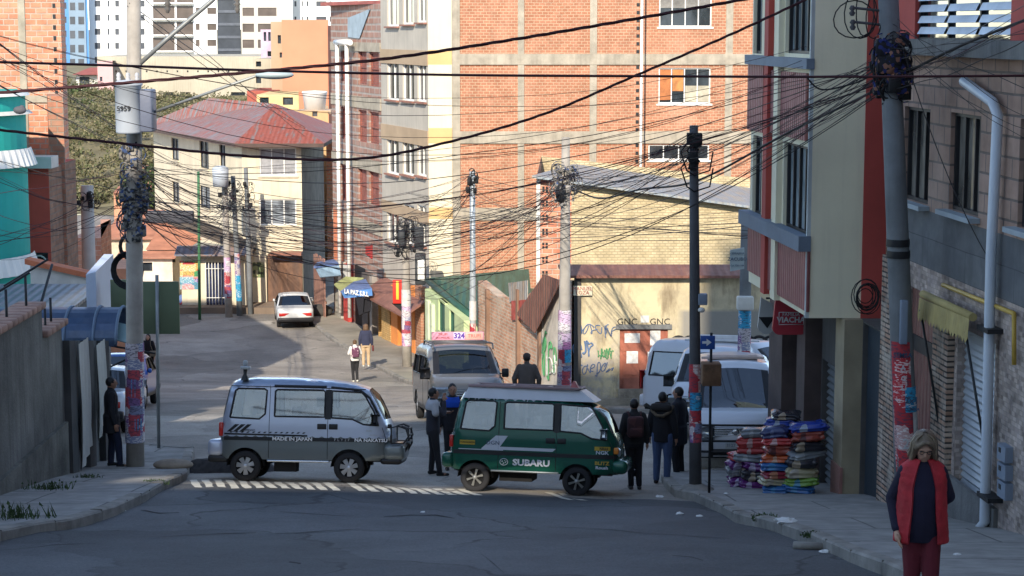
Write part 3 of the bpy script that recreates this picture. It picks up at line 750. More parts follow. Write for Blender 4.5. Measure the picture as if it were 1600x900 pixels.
m_.face([DW.pt(0, zt, 0), DW.pt(DW.L, zt, 0), DW.pt(DW.L, zt, -.35), DW.pt(0, zt, -.35)])
m_.build('wall', plg, yw)
doorred = M('door_red', (.36, .12, .075), .7, .3, 2.5, .2, streak=.4)
m_ = MB(); m_.fbox(DW, dr[0], dr[1] - .05, dr[2], dr[3], -.1, -.06); um = (dr[0] + dr[2]) / 2
for a, b_ in ((dr[0], um - .02), (um + .02, dr[2])):
    for z0, z1 in ((.05, .38), (.42, .68), (.72, .97)):
        H = dr[3] - dr[1]; m_.fbox(DW, a + .1, dr[1] + z0 * H, b_ - .1, dr[1] + z1 * H, -.06, -.035)
door = m_.build('door', doorred, yw)
for (x0, y0, x1, y1) in ((976, 521, 1000, 536), (1016, 517, 1032, 540), (979, 549, 997, 568), (1012, 550, 1035, 569)):
    a = DW.rect(x0, y0, x1, y1); m_ = MB(); m_.fbox(DW, a[0], a[1], a[2], a[3], -.035, -.028); m_.build('paper_notice', M('torn_paper', (.66, .64, .6), .9, .3, 6), door)
m_ = MB(); m_.fbox(DW, dr[0] - .1, dr[3], dr[2] + .1, dr[3] + .12, 0, .05); m_.build('lintel', concrete_d, yw)
m_ = MB(); m_.fbox(DW, -.02, 2.4, .16, zt, 0, .06); m_.build('post', M('shaded_post', (.06, .055, .05), .8), yw)  # post coloured dark to show it standing in shade
m_ = MB(); q = [Vector((1.35, 48.75, 6.74)), Vector((9.6, 48.75, 6.74)), Vector((9.6, 49.8, 6.9)), Vector((1.2, 49.8, 6.9))]
m_.mesh(q + [v - dz for v in q], [(0, 1, 2, 3), (7, 6, 5, 4), (0, 4, 5, 1), (1, 5, 6, 2), (2, 6, 7, 3), (3, 7, 4, 0)]); m_.build('roof_sheet', Mcorr('brown_sheet', (.20, .085, .06), (.27, .13, .09), .2, .6, .15, .2), yw)
m_ = MB(); m_.fbox(DW, 0, 2.6, 2.2, 3.5, 0, .08); m_.fbox(DW, 2.2, 2.6, dr[0] - .03, 3.75, 0, .06); m_.build('stone_base', M('stone_base', (.3, .26, .2), .95, .45, 1.8, .9), yw)
ink = M('graffiti_black', (.02, .02, .022), .8); inkg = M('graffiti_green', (.08, .28, .12), .8); inkb = M('graffiti_blue', (.12, .18, .3), .8); inkw = M('graffiti_white', (.6, .6, .57), .8)
def scrawl(F, x0, y0, x1, y1, n, mat, r, seed, root, nm='graffiti', out=.012):
    rr = random.Random(seed); a = F.rect(x0, y0, x1, y1); m_ = MB()
    for i in range(n):
        u = a[0] + (a[2] - a[0]) * (i + .5) / n; w = (a[2] - a[0]) / n * .75; pts = []
        ph = rr.uniform(0, 6); f1, f2 = rr.uniform(.7, 1.6), rr.uniform(1.5, 3.2); h_ = rr.uniform(.6, 1.1); dz_ = rr.uniform(-.15, .15)
        for t in range(20):
            s = t / 19 * 5 + ph
            pts.append(F.pt(u + w * (.42 * math.cos(s * f1) + .3 * math.sin(s * f2) + (t / 19 - .5) * .8), (a[1] + a[3]) / 2 + (a[3] - a[1]) * h_ * (.4 * math.sin(s * f1 * 1.2) + .14 * math.cos(s * f2 + 1) + dz_), out))
        m_.tube(pts, r, 4, cap=False, sm=False)
    return m_.build(nm, mat, root)
scrawl(DW, 897, 532, 925, 560, 4, inkb, .02, 3, yw); scrawl(DW, 934, 543, 957, 560, 6, inkg, .012, 4, yw)
scrawl(DW, 900, 505, 962, 525, 6, inkb, .012, 9, yw); scrawl(DW, 900, 565, 958, 588, 6, inkb, .012, 10, yw)
text('GNC', .24, ink, 'graffiti_letters', yw, facM(DW, *DW.uv(980, 503)), False)
text('GNC', .24, ink, 'graffiti_letters', yw, facM(DW, *DW.uv(1031, 503)), False)
m_ = MB(); a = DW.rect(1001, 493, 1014, 504); m_.fbox(DW, a[0], a[1], a[2], a[3], 0, .02); m_.build('house_number', whiteb, yw)
m_ = MB(); mb2 = MB()
for i in range(9):
    c = DW.uv(1060 + i * 18, 540); r_ = .27
    pts = [DW.pt(c[0] + r_ * math.cos(t), c[1] - .12 + .36 * math.sin(t) ** (1), .015) for t in [math.pi * k / 12 for k in range(13)]]
    pts = [DW.pt(c[0] + r_, c[1] - .6, .015)] + pts + [DW.pt(c[0] - r_, c[1] - .6, .015)]
    m_.tube(pts, .035, 4, cap=False); mb2.face([p - DW.n * .007 for p in pts])
m_.build('graffiti', ink, yw); mb2.build('graffiti_fill', M('graffiti_grey', (.42, .42, .4), .8, .25, 4), yw)
# ---- crumbling flank wall going back from the corner
CW = Fac((-1.05, 57.5), (1.55, 49.15)); cwt = thing('flank_wall', 'crumbling brick and plaster lane wall patched with rusty sheets on top', 'wall', (.3, 53.3, 2.4))
crm = Mbrick('crumbled_brick', (.46, .23, .14), (.56, .33, .22), (.5, .42, .32), .28, .1, .018, 1., .3, .85, (.54, .46, .36), .55)
m_ = MB(); zA, zB = CW.uv(765, 447)[1], CW.uv(885, 435)[1]
n = 8
for i in range(n):
    a, b_ = CW.L * i / n, CW.L * (i + 1) / n; f = lambda u: zA + (zB - zA) * u / CW.L - .9 * math.sin(math.pi * min(1, u / CW.L * 1.25)) * (.6 + .2 * math.sin(u * 3))
    m_.face([CW.pt(a, .8, 0), CW.pt(b_, .8, 0), CW.pt(b_, f(b_), 0), CW.pt(a, f(a), 0)]); m_.face([CW.pt(a, .8, -.3), CW.pt(a, f(a), -.3), CW.pt(b_, f(b_), -.3), CW.pt(b_, .8, -.3)])
    m_.face([CW.pt(a, f(a), 0), CW.pt(b_, f(b_), 0), CW.pt(b_, f(b_), -.3), CW.pt(a, f(a), -.3)])
m_.build('wall', crm, cwt)
def sheetp(F, px0, py0, px1, py1, px2, py2, px3, py3, out, mat, nm, root):
    v = [F.pt(*F.uv(a, b_), out) for a, b_ in ((px0, py0), (px1, py1), (px2, py2), (px3, py3))]
    w = [p - F.n * .02 for p in v]; m_ = MB(); m_.mesh(v + w, [(0, 1, 2, 3), (7, 6, 5, 4), (0, 4, 5, 1), (1, 5, 6, 2), (2, 6, 7, 3), (3, 7, 4, 0)]); return m_.build(nm, mat, root)
zs_ = Mcorr('old_zinc', (.42, .42, .4), (.4, .3, .22), .16, .6, .2, .4)
sheetp(CW, 798, 472, 826, 470, 826, 438, 796, 442, .04, zs_, 'roof_sheet', cwt)
sheetp(CW, 826, 500, 850, 540, 850, 470, 826, 468, .05, zs_, 'roof_sheet', cwt)
sheetp(CW, 802, 500, 828, 500, 828, 468, 802, 470, .06, M('red_painted_sheet', (.4, .08, .06), .7, .4, 4), 'red_sheet', cwt)
sheetp(CW, 846, 620, 884, 640, 884, 452, 846, 462, .03, M('pale_plaster', (.56, .5, .42), .9, .25, 2, .5, streak=.5), 'plaster_patch', cwt)
sheetp(CW, 818, 490, 848, 520, 889, 438, 862, 428, .22, Mcorr('brown_sheet', (.2, .085, .06), (.27, .13, .09)), 'brown_roof_sheet', cwt)
for x in (764, 812, 846):
    m_ = MB(); u = CW.uv(x, 540)[0]; m_.fbox(CW, u - .08, 1, u + .08, CW.uv(x, 452)[1], 0, .1); m_.build('post', M('wood_post', (.25, .15, .1), .9, .3), cwt)
scrawl(CW, 850, 530, 872, 600, 3, inkg, .02, 5, cwt, out=.06); scrawl(CW, 856, 550, 874, 590, 2, inkw, .02, 6, cwt, out=.06)
# ---------------------------------------------------------------- left side buildings
tw = shell('brick_tower', 'unfinished orange brick tower with a bare concrete column at the left edge', 'building', [(-25, 55), (-13.2, 55)], 1, 18, None)
tp = [(-26, 55), (P(97, 100, 55).x, 55), (P(97, 100, 55).x - .22, 56.5), (-17.5, 68), (-26, 68)]
body(tw, tp, 1.5, 14.4, [brick_or2])
TF = Fac(tp[0], tp[1])
for x0, x1 in ((30, 41),):
    m_ = MB(); m_.fbox(TF, TF.uv(x0, 80)[0], 2, TF.uv(x1, 80)[0], 14.3, 0, .04); m_.build('column', concrete, tw)
m_ = MB(); m_.fbox(TF, TF.uv(43, 155)[0], TF.uv(60, 160)[1], TF.L + .02, TF.uv(60, 149)[1], 0, .05); m_.build('beam', concrete, tw)
m_ = MB()
for i in range(12):
    z = TF.uv(92, 12 + i * 17)[1]; m_.fbox(TF, TF.L - .22, z, TF.L - .14, z + .12, 0, .02)
m_.build('hollow_brick_end', dark, tw)
an = shell('red_annex', 'red rendered annex wall with round painted emblem beside brick coloured dark for shade', 'building', [(-13.5, 51)], 2, 9, None)
xa, xb = P(46, 300, 51).x, P(77, 300, 51).x
ap_ = [(xa - 2, 51), (xb, 51), (xb - .05, 54.4), (xa - 2, 54.4)]
AN = Fac(ap_[0], ap_[1]); za = AN.uv(60, 262)[1]
body(an, ap_, 2, za, [M('coral_render', (.66, .10, .07), .85, .12, 1, .15), Mbrick('shade_brick', (.22, .12, .08), (.3, .17, .11), (.2, .15, .12), .3, .15, .02)], {1: ((), 1)})  # right side brick coloured dark for its shaded face
m_ = MB(); m_.prism([(xa - .2, 50.7), (xb + .15, 50.7), (xb + .15, 51.5), (xa - .2, 51.5)], za, za + .3); m_.build('parapet', whiteb, an)
m_ = MB(); c = AN.uv(61, 412); m_.fbox(AN, c[0] - .3, c[1] - .3, c[0] + .25, c[1] + .3, 0, .02); sgn = m_.build('emblem_board', black, an)
m_ = MB(); m_.lathe([(.2, 0), (.2, .01), (.24, .01), (.24, 0)], (0, 0, 0), 20, M4=facM(AN, c[0], c[1], .022)); m_.build('emblem_ring', whiteb, sgn)
m_ = MB(); m_.lathe([(0.001, .008), (.1, .008), (.1, 0)], (0, 0, 0), 5, M4=facM(AN, c[0], c[1], .022)); m_.build('emblem', whiteb, sgn)
# dark brick flank between annex and road (side of the tower's lower floors)
fl = MB(); fl.prism([(P(78, 300, 52.5).x, 52.6), (P(103, 300, 52.6).x, 52.6), (P(104, 300, 54.5).x, 54.5), (P(78, 300, 54.5).x, 54.5)], 2, P(90, 150, 52.6).z)
tag(fl.build('brick_flank', Mbrick('flank_brick', (.42, .17, .1), (.5, .24, .15), (.32, .24, .18), .34, .17, .02, .8, .3, .6, (.3, .2, .14), .5)), 'bare brick flank wall right of the red annex wall', 'wall')
# teal rounded building
te = shell('teal_building', 'round cornered teal building with fluted white bands', 'building', [(-15, 46)], 3, 11, None)
cx, cy, rr_ = P(45, 300, 48.8).x - 2.125, 48.2, 2.2
arc = [(cx + rr_ * math.sin(t), cy - rr_ * math.cos(t)) for t in [R(a) for a in range(0, 106, 7)]]
tpoly = [(-30, cy - rr_)] + arc + [(arc[-1][0] - 1.2, 52.6), (-30, 52.6)]
zt = P(20, 152, 46).z
m_ = MB(); m_.prism(tpoly, 3, zt); m_.build('wall', teal, te)
def band(y0, y1, o, mat, nm, flute=False):
    z1, z0 = P(20, y0, 46).z, P(20, y1, 46).z
    m_ = MB(); pts = [(-20, cy - rr_)] + [(cx + rr_ * math.sin(R(a)), cy - rr_ * math.cos(R(a))) for a in range(0, 106, 3)]
    pts = resample(pts, .09, False); ring = []
    for i, p in enumerate(pts):
        a = Vector(pts[max(0, i - 1)]); b_ = Vector(pts[min(len(pts) - 1, i + 1)]); t = (b_ - a).normalized(); nn = Vector((t.y, -t.x))
        w = o + (.05 * (i % 2) if flute else 0); ring.append((Vector(p) + nn * w, Vector(p) + nn * (w * .4), Vector(p)))
    for (a, a2, a3), (b_, b2_, b3) in zip(ring, ring[1:]):
        m_.face([(a.x, a.y, z0), (b_.x, b_.y, z0), (b2_.x, b2_.y, z1), (a2.x, a2.y, z1)]); m_.face([(a3.x, a3.y, z0), (b3.x, b3.y, z0), (b_.x, b_.y, z0), (a.x, a.y, z0)])
    return m_.build(nm, mat, te)
band(240, 268, .2, white, 'fluted_band', True); band(412, 441, .2, white, 'fluted_band', True); band(148, 154, .12, white, 'coping')
band(178, 184, .18, whiteb, 'ledge')
m_ = MB(); m_.ell(P(31, 172, 46) , (.16, .1, .1)); m_.ell(P(34, 168, 46), (.07, .06, .06)); tag(m_.build('roosting_pigeon', M('pigeon_grey', (.1, .1, .11), .8)), 'grey pigeon sitting on the ledge of the teal building', 'bird')
# orange wall with tiled coping and low metal roof behind the near wall
lw_ = thing('garden_wall', 'pale wall with a sloping orange tile coping behind the blue awning', 'wall', (P(90, 440, 44).x, 44, 4))
LF = Fac((P(48, 440, 44).x, 44), (P(136, 440, 44).x, 44))
za, zb = LF.uv(50, 412)[1], LF.uv(134, 434)[1]
m_ = MB(); v = [LF.pt(0, 3, 0), LF.pt(LF.L, 3, 0), LF.pt(LF.L, zb, 0), LF.pt(0, za, 0)]; w = [p - LF.n * .25 for p in v]
m_.mesh(v + w, [(0, 1, 2, 3), (7, 6, 5, 4), (2, 6, 7, 3), (1, 5, 6, 2), (0, 3, 7, 4)]); m_.build('wall', whiteb, lw_)
m_ = MB(); v = [LF.pt(-.1, za, .1), LF.pt(LF.L + .05, zb, .1), LF.pt(LF.L + .05, zb, -.35), LF.pt(-.1, za, -.35)]; w = [p + Vector((0, 0, .12)) for p in v]
m_.mesh(v + w, [(3, 2, 1, 0), (4, 5, 6, 7), (0, 1, 5, 4), (1, 2, 6, 5), (3, 0, 4, 7)]); m_.build('tile_coping', M('tile_orange', (.55, .17, .08), .8, .2, 4, .3), lw_)
# low roofs behind the near wall
lo = shell('low_shed', 'low shed with a grey blue sheet roof behind the concrete wall', 'shed', [(-10, 40)], 4, 7, None)
m_ = MB(); m_.prism([(-16, 38.5), (-9.3, 38.5), (-9.0, 42.5), (-16, 42.5)], 4, 7.2); m_.build('wall', concrete_d, lo)
m_ = MB(); q = [Vector((-16, 38.2, 7.25)), Vector((-9.1, 38.2, 7.25)), Vector((-9.0, 42.0, 7.42)), Vector((-16, 42.0, 7.42))]
m_.mesh(q + [v - dz for v in q], [(0, 1, 2, 3), (7, 6, 5, 4), (0, 4, 5, 1), (1, 5, 6, 2), (2, 6, 7, 3), (3, 7, 4, 0)]); m_.build('roof', Mcorr('slate_sheet', (.13, .16, .19), (.17, .18, .2), .2), lo)
# ---- the near concrete wall on the left
NX = -7.65
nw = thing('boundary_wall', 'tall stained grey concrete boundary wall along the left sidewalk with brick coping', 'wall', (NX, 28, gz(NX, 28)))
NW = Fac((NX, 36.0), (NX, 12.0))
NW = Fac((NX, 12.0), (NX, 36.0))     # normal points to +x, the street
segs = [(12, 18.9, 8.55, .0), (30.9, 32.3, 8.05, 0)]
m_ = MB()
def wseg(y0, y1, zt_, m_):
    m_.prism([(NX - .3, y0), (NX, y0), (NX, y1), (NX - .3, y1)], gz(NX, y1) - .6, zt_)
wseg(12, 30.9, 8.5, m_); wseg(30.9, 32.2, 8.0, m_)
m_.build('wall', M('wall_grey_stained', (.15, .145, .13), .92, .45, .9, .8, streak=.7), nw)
cop = M('coping_brick', (.34, .2, .15), .85, .3, 3, .5)
for (y0, y1, z) in ((12, 30.95, 8.5), (30.95, 32.4, 8.0)):
    y = y0
    m_ = MB()
    while y < y1 - .05:
        y2 = min(y1, y + .3); m_.bbox((NX - .38, y + .006, z), (NX + .08, y2 - .006, z + .11), .015, M4=None, seg=1); y = y2
    m_.build('coping', cop, nw)
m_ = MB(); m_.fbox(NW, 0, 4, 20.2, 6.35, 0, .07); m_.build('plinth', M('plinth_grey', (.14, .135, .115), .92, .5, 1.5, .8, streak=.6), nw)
# bay part of the wall under the awning: dark piers with a white cloth each
ztop = lambda y: 13 - .163 * y
def slopebox(x0, x1, y0, y1, m_): m_.mesh([(x0, y0, 4), (x1, y0, 4), (x1, y1, 4), (x0, y1, 4), (x0, y0, ztop(y0)), (x1, y0, ztop(y0)), (x1, y1, ztop(y1)), (x0, y1, ztop(y1))], [(0, 3, 2, 1), (4, 5, 6, 7), (0, 1, 5, 4), (1, 2, 6, 5), (2, 3, 7, 6), (3, 0, 4, 7)])
m_ = MB(); slopebox(NX - .12, NX, 32.2, 35.3, m_); m_.build('low_wall', concrete_d, nw)
for y0, y1 in ((32.25, 32.7), (33.6, 34.1), (34.9, 35.4)):
    m_ = MB(); slopebox(NX, NX + .12, y0, y1, m_); m_.build('pier', M('pier_dark', (.06, .06, .06), .9, .3), nw)
shc = M('sheet_white', (.50, .49, .45), .9, .12, 1.2, .3)
for k, (y0, y1, zt_, zb_) in enumerate(((32.75, 33.5, 7.6, 5.35), (34.15, 34.85, 7.35, 5.55))):
    m_ = MB(); n = 10; g_ = []
    for j in range(9):
        for i in range(n + 1):
            t = i / n; s_ = j / 8; low = zb_ + (.35 * t if k == 0 else .5 * t)
            g_.append((NX + .16 + .035 * math.sin(i * 1.9 + j * .4) * (.3 + s_), y0 + (y1 - y0) * t, zt_ + (low - zt_) * s_))
    m_.mesh(g_, [(j * (n + 1) + i, (j + 1) * (n + 1) + i, (j + 1) * (n + 1) + i + 1, j * (n + 1) + i + 1) for j in range(8) for i in range(n)], 0, True)
    tag(m_.build('hanging_sheet', shc), ('long off white cloth hanging nearer on the left wall, torn at its foot', 'shorter off white cloth hanging just behind the long one on the left wall')[k], 'cloth', 'cloths hung on the left wall')
# razor posts on the wall: slanted black bars
for (x0, y0, x1, y1, Y) in ((11, 505, 11, 452, 29.2), (52, 489, 52, 430, 30.4), (70, 515, 70, 490, 31.1), (79, 510, 79, 482, 31.6), (87, 500, 87, 465, 32.0)):
    m_ = MB(); a = P(x0, y0, Y); a.x = NX - .12; b_ = P(x0, y1, Y); b_.x = NX - .12
    m_.tube([a - Vector((0, 0, .25)), b_], .022, 6)
    if Y < 31: c = P(x0 + 28, y1 - 22, Y); m_.tube([b_ + Vector((-.35, 0, -.18)), b_ + Vector((.3, 0.3, .22))], .02, 6)
    m_.build('fence_post', dark, nw)
m_ = MB(); m_.tube([Vector((NX - .12, 31.0, 8.28)), Vector((NX - .12, 32.2, 9.05))], .025, 6); m_.build('hand_rail', dark, nw)
# ---- blue barrel awning
aw = thing('barrel_awning', 'dark blue barrel shaped sheet awning over the left gateway', 'awning', (-9.5, 36, 7.1))
m_ = MB(); za, r0 = 7.12, .62; n = 14; x0, x1 = -13.0, P(190, 500, 36).x
bl_ = Mcorr('awning_blue', (.05, .085, .15), (.07, .1, .16), 1.1, .35, .5, .3)
ring = [(36.2 - r0 * 1.1 * math.cos(math.pi * k / n), za + r0 * math.sin(math.pi * k / n)) for k in range(n + 1)]
for (a, b_) in zip(ring, ring[1:]):
    m_.face([(x0, a[0], a[1]), (x1, a[0], a[1]), (x1, b_[0], b_[1]), (x0, b_[0], b_[1])], 0, True)
    m_.face([(x0, a[0], a[1] - .02), (x0, b_[0], b_[1] - .02), (x1, b_[0], b_[1] - .02), (x1, a[0], a[1] - .02)], 0, True)
m_.build('roof_sheet', bl_, aw)
for x in (x1 - 1.0, x1 - .45, x1 - .02):
    m_ = MB(); m_.tube([(x, a, b_ + .01) for a, b_ in ring], .03, 6); m_.build('rib', M('rib_blue', (.12, .17, .24), .5), aw)
m_ = MB(); m_.tube([(NX + .1, 35.6, 7.1), (-6.7, 35.6, 6.95)], .02, 6); m_.tube([(NX + .1, 35.6, 6.7), (-6.9, 35.6, 7.0)], .02, 6); m_.build('bracket', dark, aw)
# pale blue flap board beside the pole
m_ = MB(); v = [P(182, 503, 36.0), P(216, 511, 35.8), P(207, 537, 35.6), P(167, 527, 35.8)]; w = [p + Vector((.01, .03, -.03)) for p in v]
m_.mesh(v + w, [(3, 2, 1, 0), (4, 5, 6, 7), (0, 1, 5, 4), (1, 2, 6, 5), (2, 3, 7, 6), (3, 0, 4, 7)]); tag(m_.build('tilted_board', M('pale_blue_sheet', (.3, .45, .48), .5, .1, 2)), 'pale blue tilted board below the blue awning beside the poster pole', 'board')
# white light box sign
bx = MB(); a = P(134, 425, 37); b_ = P(151, 482, 37)
bx.mesh([(a.x, 37, 6.9), (b_.x, 37, 6.9), (b_.x, 38.7, 6.9), (a.x, 38.7, 6.9), (a.x, 37, a.z - .05), (b_.x, 37, a.z), (b_.x, 38.7, a.z + .15), (a.x, 38.7, a.z + .15)],
        [(0, 3, 2, 1), (4, 5, 6, 7), (0, 1, 5, 4), (1, 2, 6, 5), (2, 3, 7, 6), (3, 0, 4, 7)])
tag(bx.build('light_box', M('sign_white', (.5, .56, .66), .5, .06)), 'blank pale box sign standing edge on behind the blue awning', 'sign')
# olive board on a thin post
ob = thing('street_board', 'back of a large olive green road board on a thin post', 'sign', (P(247, 500, 37).x, 37, gz(-7, 37) + KH))
olive = M('olive_paint', (.15, .19, .11), .6, .1, 1, .05, .1)
m_ = MB(); a, b_ = P(206, 440, 37.2), P(281, 522, 37.2); m_.bbox((a.x, 37.2, b_.z), (b_.x, 37.25, a.z), .01); m_.build('board', olive, ob)
m_ = MB(); a, b_ = P(172, 437, 37.4), P(205, 497, 37.4); m_.bbox((a.x, 37.4, b_.z), (b_.x, 37.45, a.z), .01); m_.build('board', olive, ob)
m_ = MB(); x = P(249, 500, 37.1).x; m_.tube([(x - .03, 37.12, P(249, 430, 37.1).z), (x - .08, 37.12, gz(-7, 37) + .05)], .035, 8); m_.build('post', M('galvanised', (.3, .31, .3), .5, .2, 3, .1, .5), ob)

# ---------------------------------------------------------------- right side: brown block building
RF = Fac((FX(28.9), 28.9), (FX(10), 10))
rb = thing('brown_building', 'brown block building with grey rendered band, roller shutter and stone cladding on the right', 'building', (FX(20) + 3, 20, gz(6, 20)))
wn_ = [RF.rect(1412, 168, 1452, 316), RF.rect(1484, 178, 1531, 334), RF.rect(1592, 188, 1640, 362)]
lou = RF.rect(1430, -40, 1580, 68)
zb1, zb2 = RF.uv(1500, 345)[1], RF.uv(1500, 440)[1]
m_ = MB(); holes = wn_ + [lou]
zl_ = [RF.uv(1500, 75)[1]]
zeave = RF.uv(1500, 76)[1]
wall(m_, RF, 0, zb1, RF.L, zeave, wn_, 0, .12); 
wall(m_, RF, 0, zeave, RF.L, zeave + 4, [lou], 2, .12)
wall(m_, RF, 0, zb2, RF.L, zb1, (), 1)
door2 = RF.rect(1419, 470, 1460, 790); shut = RF.rect(1492, 540, 1551, 815)
gate_h = (RF.uv(1415, 600)[0], 4.0, RF.uv(1463, 600)[0], RF.uv(1440, 455)[1])
shut_h = (RF.uv(1493, 650)[0], 4.0, RF.uv(1552, 650)[0], RF.uv(1520, 520)[1])
wall(m_, RF, 0, 3.2, RF.L, zb2, [(gate_h[0], 3.3, gate_h[2], gate_h[3]), (shut_h[0], 3.3, shut_h[2], shut_h[3])], 3, .14)
u0_ = RF.pt(0, 0); u1_ = RF.pt(RF.L, 0)
for z in (zeave + 4,): m_.face([u0_ + Vector((0, 0, z)), u1_ + Vector((0, 0, z)), Vector((16, 10, z)), Vector((16, 28.9, z))])
m_.face([Vector((16, 28.9, 3)), u0_ + Vector((0, 0, 3)), u0_ + Vector((0, 0, zeave + 4)), Vector((16, 28.9, zeave + 4))], 0)
m_.face([u1_ + Vector((0, 0, 3)), Vector((16, 10, 3)), Vector((16, 10, zeave + 4)), u1_ + Vector((0, 0, zeave + 4))], 0)
veneer = Mbrick('mottled_cladding', (.42, .34, .29), (.16, .12, .10), (.26, .22, .19), .11, .06, .006, .5, .5, .5, (.36, .3, .29), 7)
greyr = Mbrick('grey_render', (.11, .115, .12), (.13, .135, .14), (.06, .065, .07), 1.9, .42, .008, .2, .25, .5, (.07, .075, .085), 1.2)
m_.build('wall', [brick_br, greyr, redp, veneer], rb)
gl_r = Mglass('window_glass_reflection', (.11, .10, .085), .06)  # glass colour lightened and warmed to stand for bright reflections
for h in wn_: window(rb, RF, h, 3, 1, M('dark_frame', (.02, .02, .022), .5), gl_r, .05, sill=.16, sm=M('sill_blue_grey', (.30, .35, .38), .7, .2))
w_ = window(rb, RF, lou, 3, 1, M('dark_frame', (.02, .02, .022)), glass, .07)
m_ = MB()
zz_ = lou[1] + .12
while zz_ < lou[3] - .1:
    for i in range(3):
        a = lou[0] + (lou[2] - lou[0]) * i / 3 + .06; b_ = lou[0] + (lou[2] - lou[0]) * (i + 1) / 3 - .06
        m_.mesh([RF.pt(a, zz_, -.02), RF.pt(b_, zz_, -.02), RF.pt(b_, zz_ + .1, -.07), RF.pt(a, zz_ + .1, -.07)], [(0, 1, 2, 3)])
    zz_ += .155
m_.build('louvre', M('louvre_white', (.6, .66, .74), .4), w_)
m_ = MB(); m_.fbox(RF, 0, zeave - .1, RF.L, zeave + .12, 0, .28); m_.build('cornice', concrete_d, rb)
m_ = MB(); m_.fbox(RF, gate_h[0], 3.5, gate_h[2], gate_h[3], -.12, -.07); 
m_.build('folding_gate', Mcorr('gate_red_brown', (.17, .07, .06), (.22, .1, .08), .16, .5, .2), rb)
m_ = MB(); a = RF.rect(1430, 535, 1463, 560); m_.fbox(RF, gate_h[0] + .1, a[1], gate_h[2] - .1, a[3], -.07, -.05); m_.build('letter_slot', dark, rb)
m_ = MB(); m_.fbox(RF, shut_h[0], 4.2, shut_h[2], shut_h[3], -.13, -.12)
z = 4.3
while z < shut_h[3]:
    m_.mesh([RF.pt(shut_h[0], z, -.12), RF.pt(shut_h[2], z, -.12), RF.pt(shut_h[2], z + .045, -.09), RF.pt(shut_h[0], z + .045, -.09), RF.pt(shut_h[2], z + .09, -.12), RF.pt(shut_h[0], z + .09, -.12)], [(0, 1, 2, 3), (3, 2, 4, 5)]); z += .095
m_.build('roller_shutter', M('shutter_grey', (.42, .45, .48), .45, .12, 2, .05, .4), rb)
m_ = MB(); m_.fbox(RF, shut_h[0] - .2, 3.5, shut_h[2] + .3, RF.uv(1525, 770)[1], 0, .06); m_.build('step_plinth', concrete_d, rb)
ss = Mbrick('stack_stone', (.34, .2, .13), (.42, .34, .27), (.05, .045, .04), .34, .075, .014, 1., .45, .6, (.5, .44, .36), 3)
for (x0, x1, y0, nm) in ((1380, 1411, 400, 'stone_pilaster'), (1466, 1490, 470, 'stone_pilaster')):
    m_ = MB(); m_.fbox(RF, max(-.0, RF.uv(x0, 600)[0]), 3.4, RF.uv(x1, 600)[0], RF.uv((x0 + x1) / 2, y0)[1], 0, .1); m_.build(nm, ss, rb)
m_ = MB(); m_.box((FX(28.9) - .1, 28.9, 3.5), (FX(28.9) + .6, 28.98, RF.uv(1390, 400)[1])); 
m_ = MB(); us = RF.uv(1565, 600)[0]
m_.tube([RF.pt(RF.uv(1520, 127)[0], RF.uv(1520, 127)[1], .12), RF.pt(RF.uv(1566, 160)[0], RF.uv(1566, 160)[1], .12), RF.pt(RF.uv(1574, 172)[0], RF.uv(1574, 180)[1], .12), RF.pt(RF.uv(1563, 400)[0], RF.uv(1563, 400)[1], .12),
         RF.pt(RF.uv(1553, 815)[0], RF.uv(1553, 815)[1], .12), RF.pt(RF.uv(1543, 834)[0], RF.uv(1543, 834)[1], .16)], .068, 12); m_.build('downpipe', M('pvc_white', (.55, .6, .66), .4, .06), rb)
for py in (510, 770):
    m_ = MB(); m_.fbox(RF, RF.uv(1550, py)[0], RF.uv(1550, py)[1] - .03, RF.uv(1568, py)[0], RF.uv(1550, py)[1] + .03, 0, .2); m_.build('pipe_clamp', dark, rb)
for i, (y0, y1) in enumerate(((695, 720), (724, 748), (752, 778))):
    a = RF.rect(1570, y0, 1583, y1); m_ = MB(); m_.fbox(RF, a[0], a[1], a[2], a[3], 0, .1); bx_ = m_.build('meter_box', M('meter_grey', (.2, .24, .3), .5, .1), rb)
    m_ = MB(); m_.fbox(RF, a[0] + .06, (a[1] + a[3]) / 2, a[0] + .14, (a[1] + a[3]) / 2 + .06, .1, .106); m_.build('meter_slot', dark, bx_)
# rolled yellow awning
ya = thing('shop_awning', 'rolled yellow canvas awning with scalloped edge above the grey roller shutter', 'awning', tuple(RF.pt(RF.uv(1515, 480)[0], 7.5, .3)))
yel = M('canvas_yellow', (.38, .30, .12), .8, .2, 3, .2)
ua, ub = RF.uv(1468, 480)[0], RF.uv(1549, 500)[0]; za = RF.uv(1468, 462)[1]; zb = RF.uv(1549, 492)[1]
m_ = MB(); m_.tube([RF.pt(ua, (za + zb) / 2, .24), RF.pt(ub, (za + zb) / 2, .24)], .055, 10); m_.build('roller', yel, ya)
zc = (za + zb) / 2
m_ = MB(); nseg = 26
for i in range(nseg):
    a = ua + (ub - ua) * i / nseg; b_ = ua + (ub - ua) * (i + 1) / nseg
    z0 = za + (zc - za) * i / nseg; 
    o_ = .31 + .02 * math.sin(i * 1.1); m_.face([RF.pt(a, z0 - .27, o_), RF.pt((a + b_) / 2, z0 - .34, o_), RF.pt(b_, z0 - .27, .31 + .02 * math.sin(i * 1.1 + 1.1)), RF.pt(b_, z0 - .02, .29), RF.pt(a, z0 - .02, .29)])
m_.build('valance', yel, ya)
for u in (ua + .1, ub - .1):
    m_ = MB(); m_.tube([RF.pt(u, zc - .2, .30), RF.pt(u + .35, zc - 2.0, .05)], .018, 6); m_.build('arm', dark, ya)
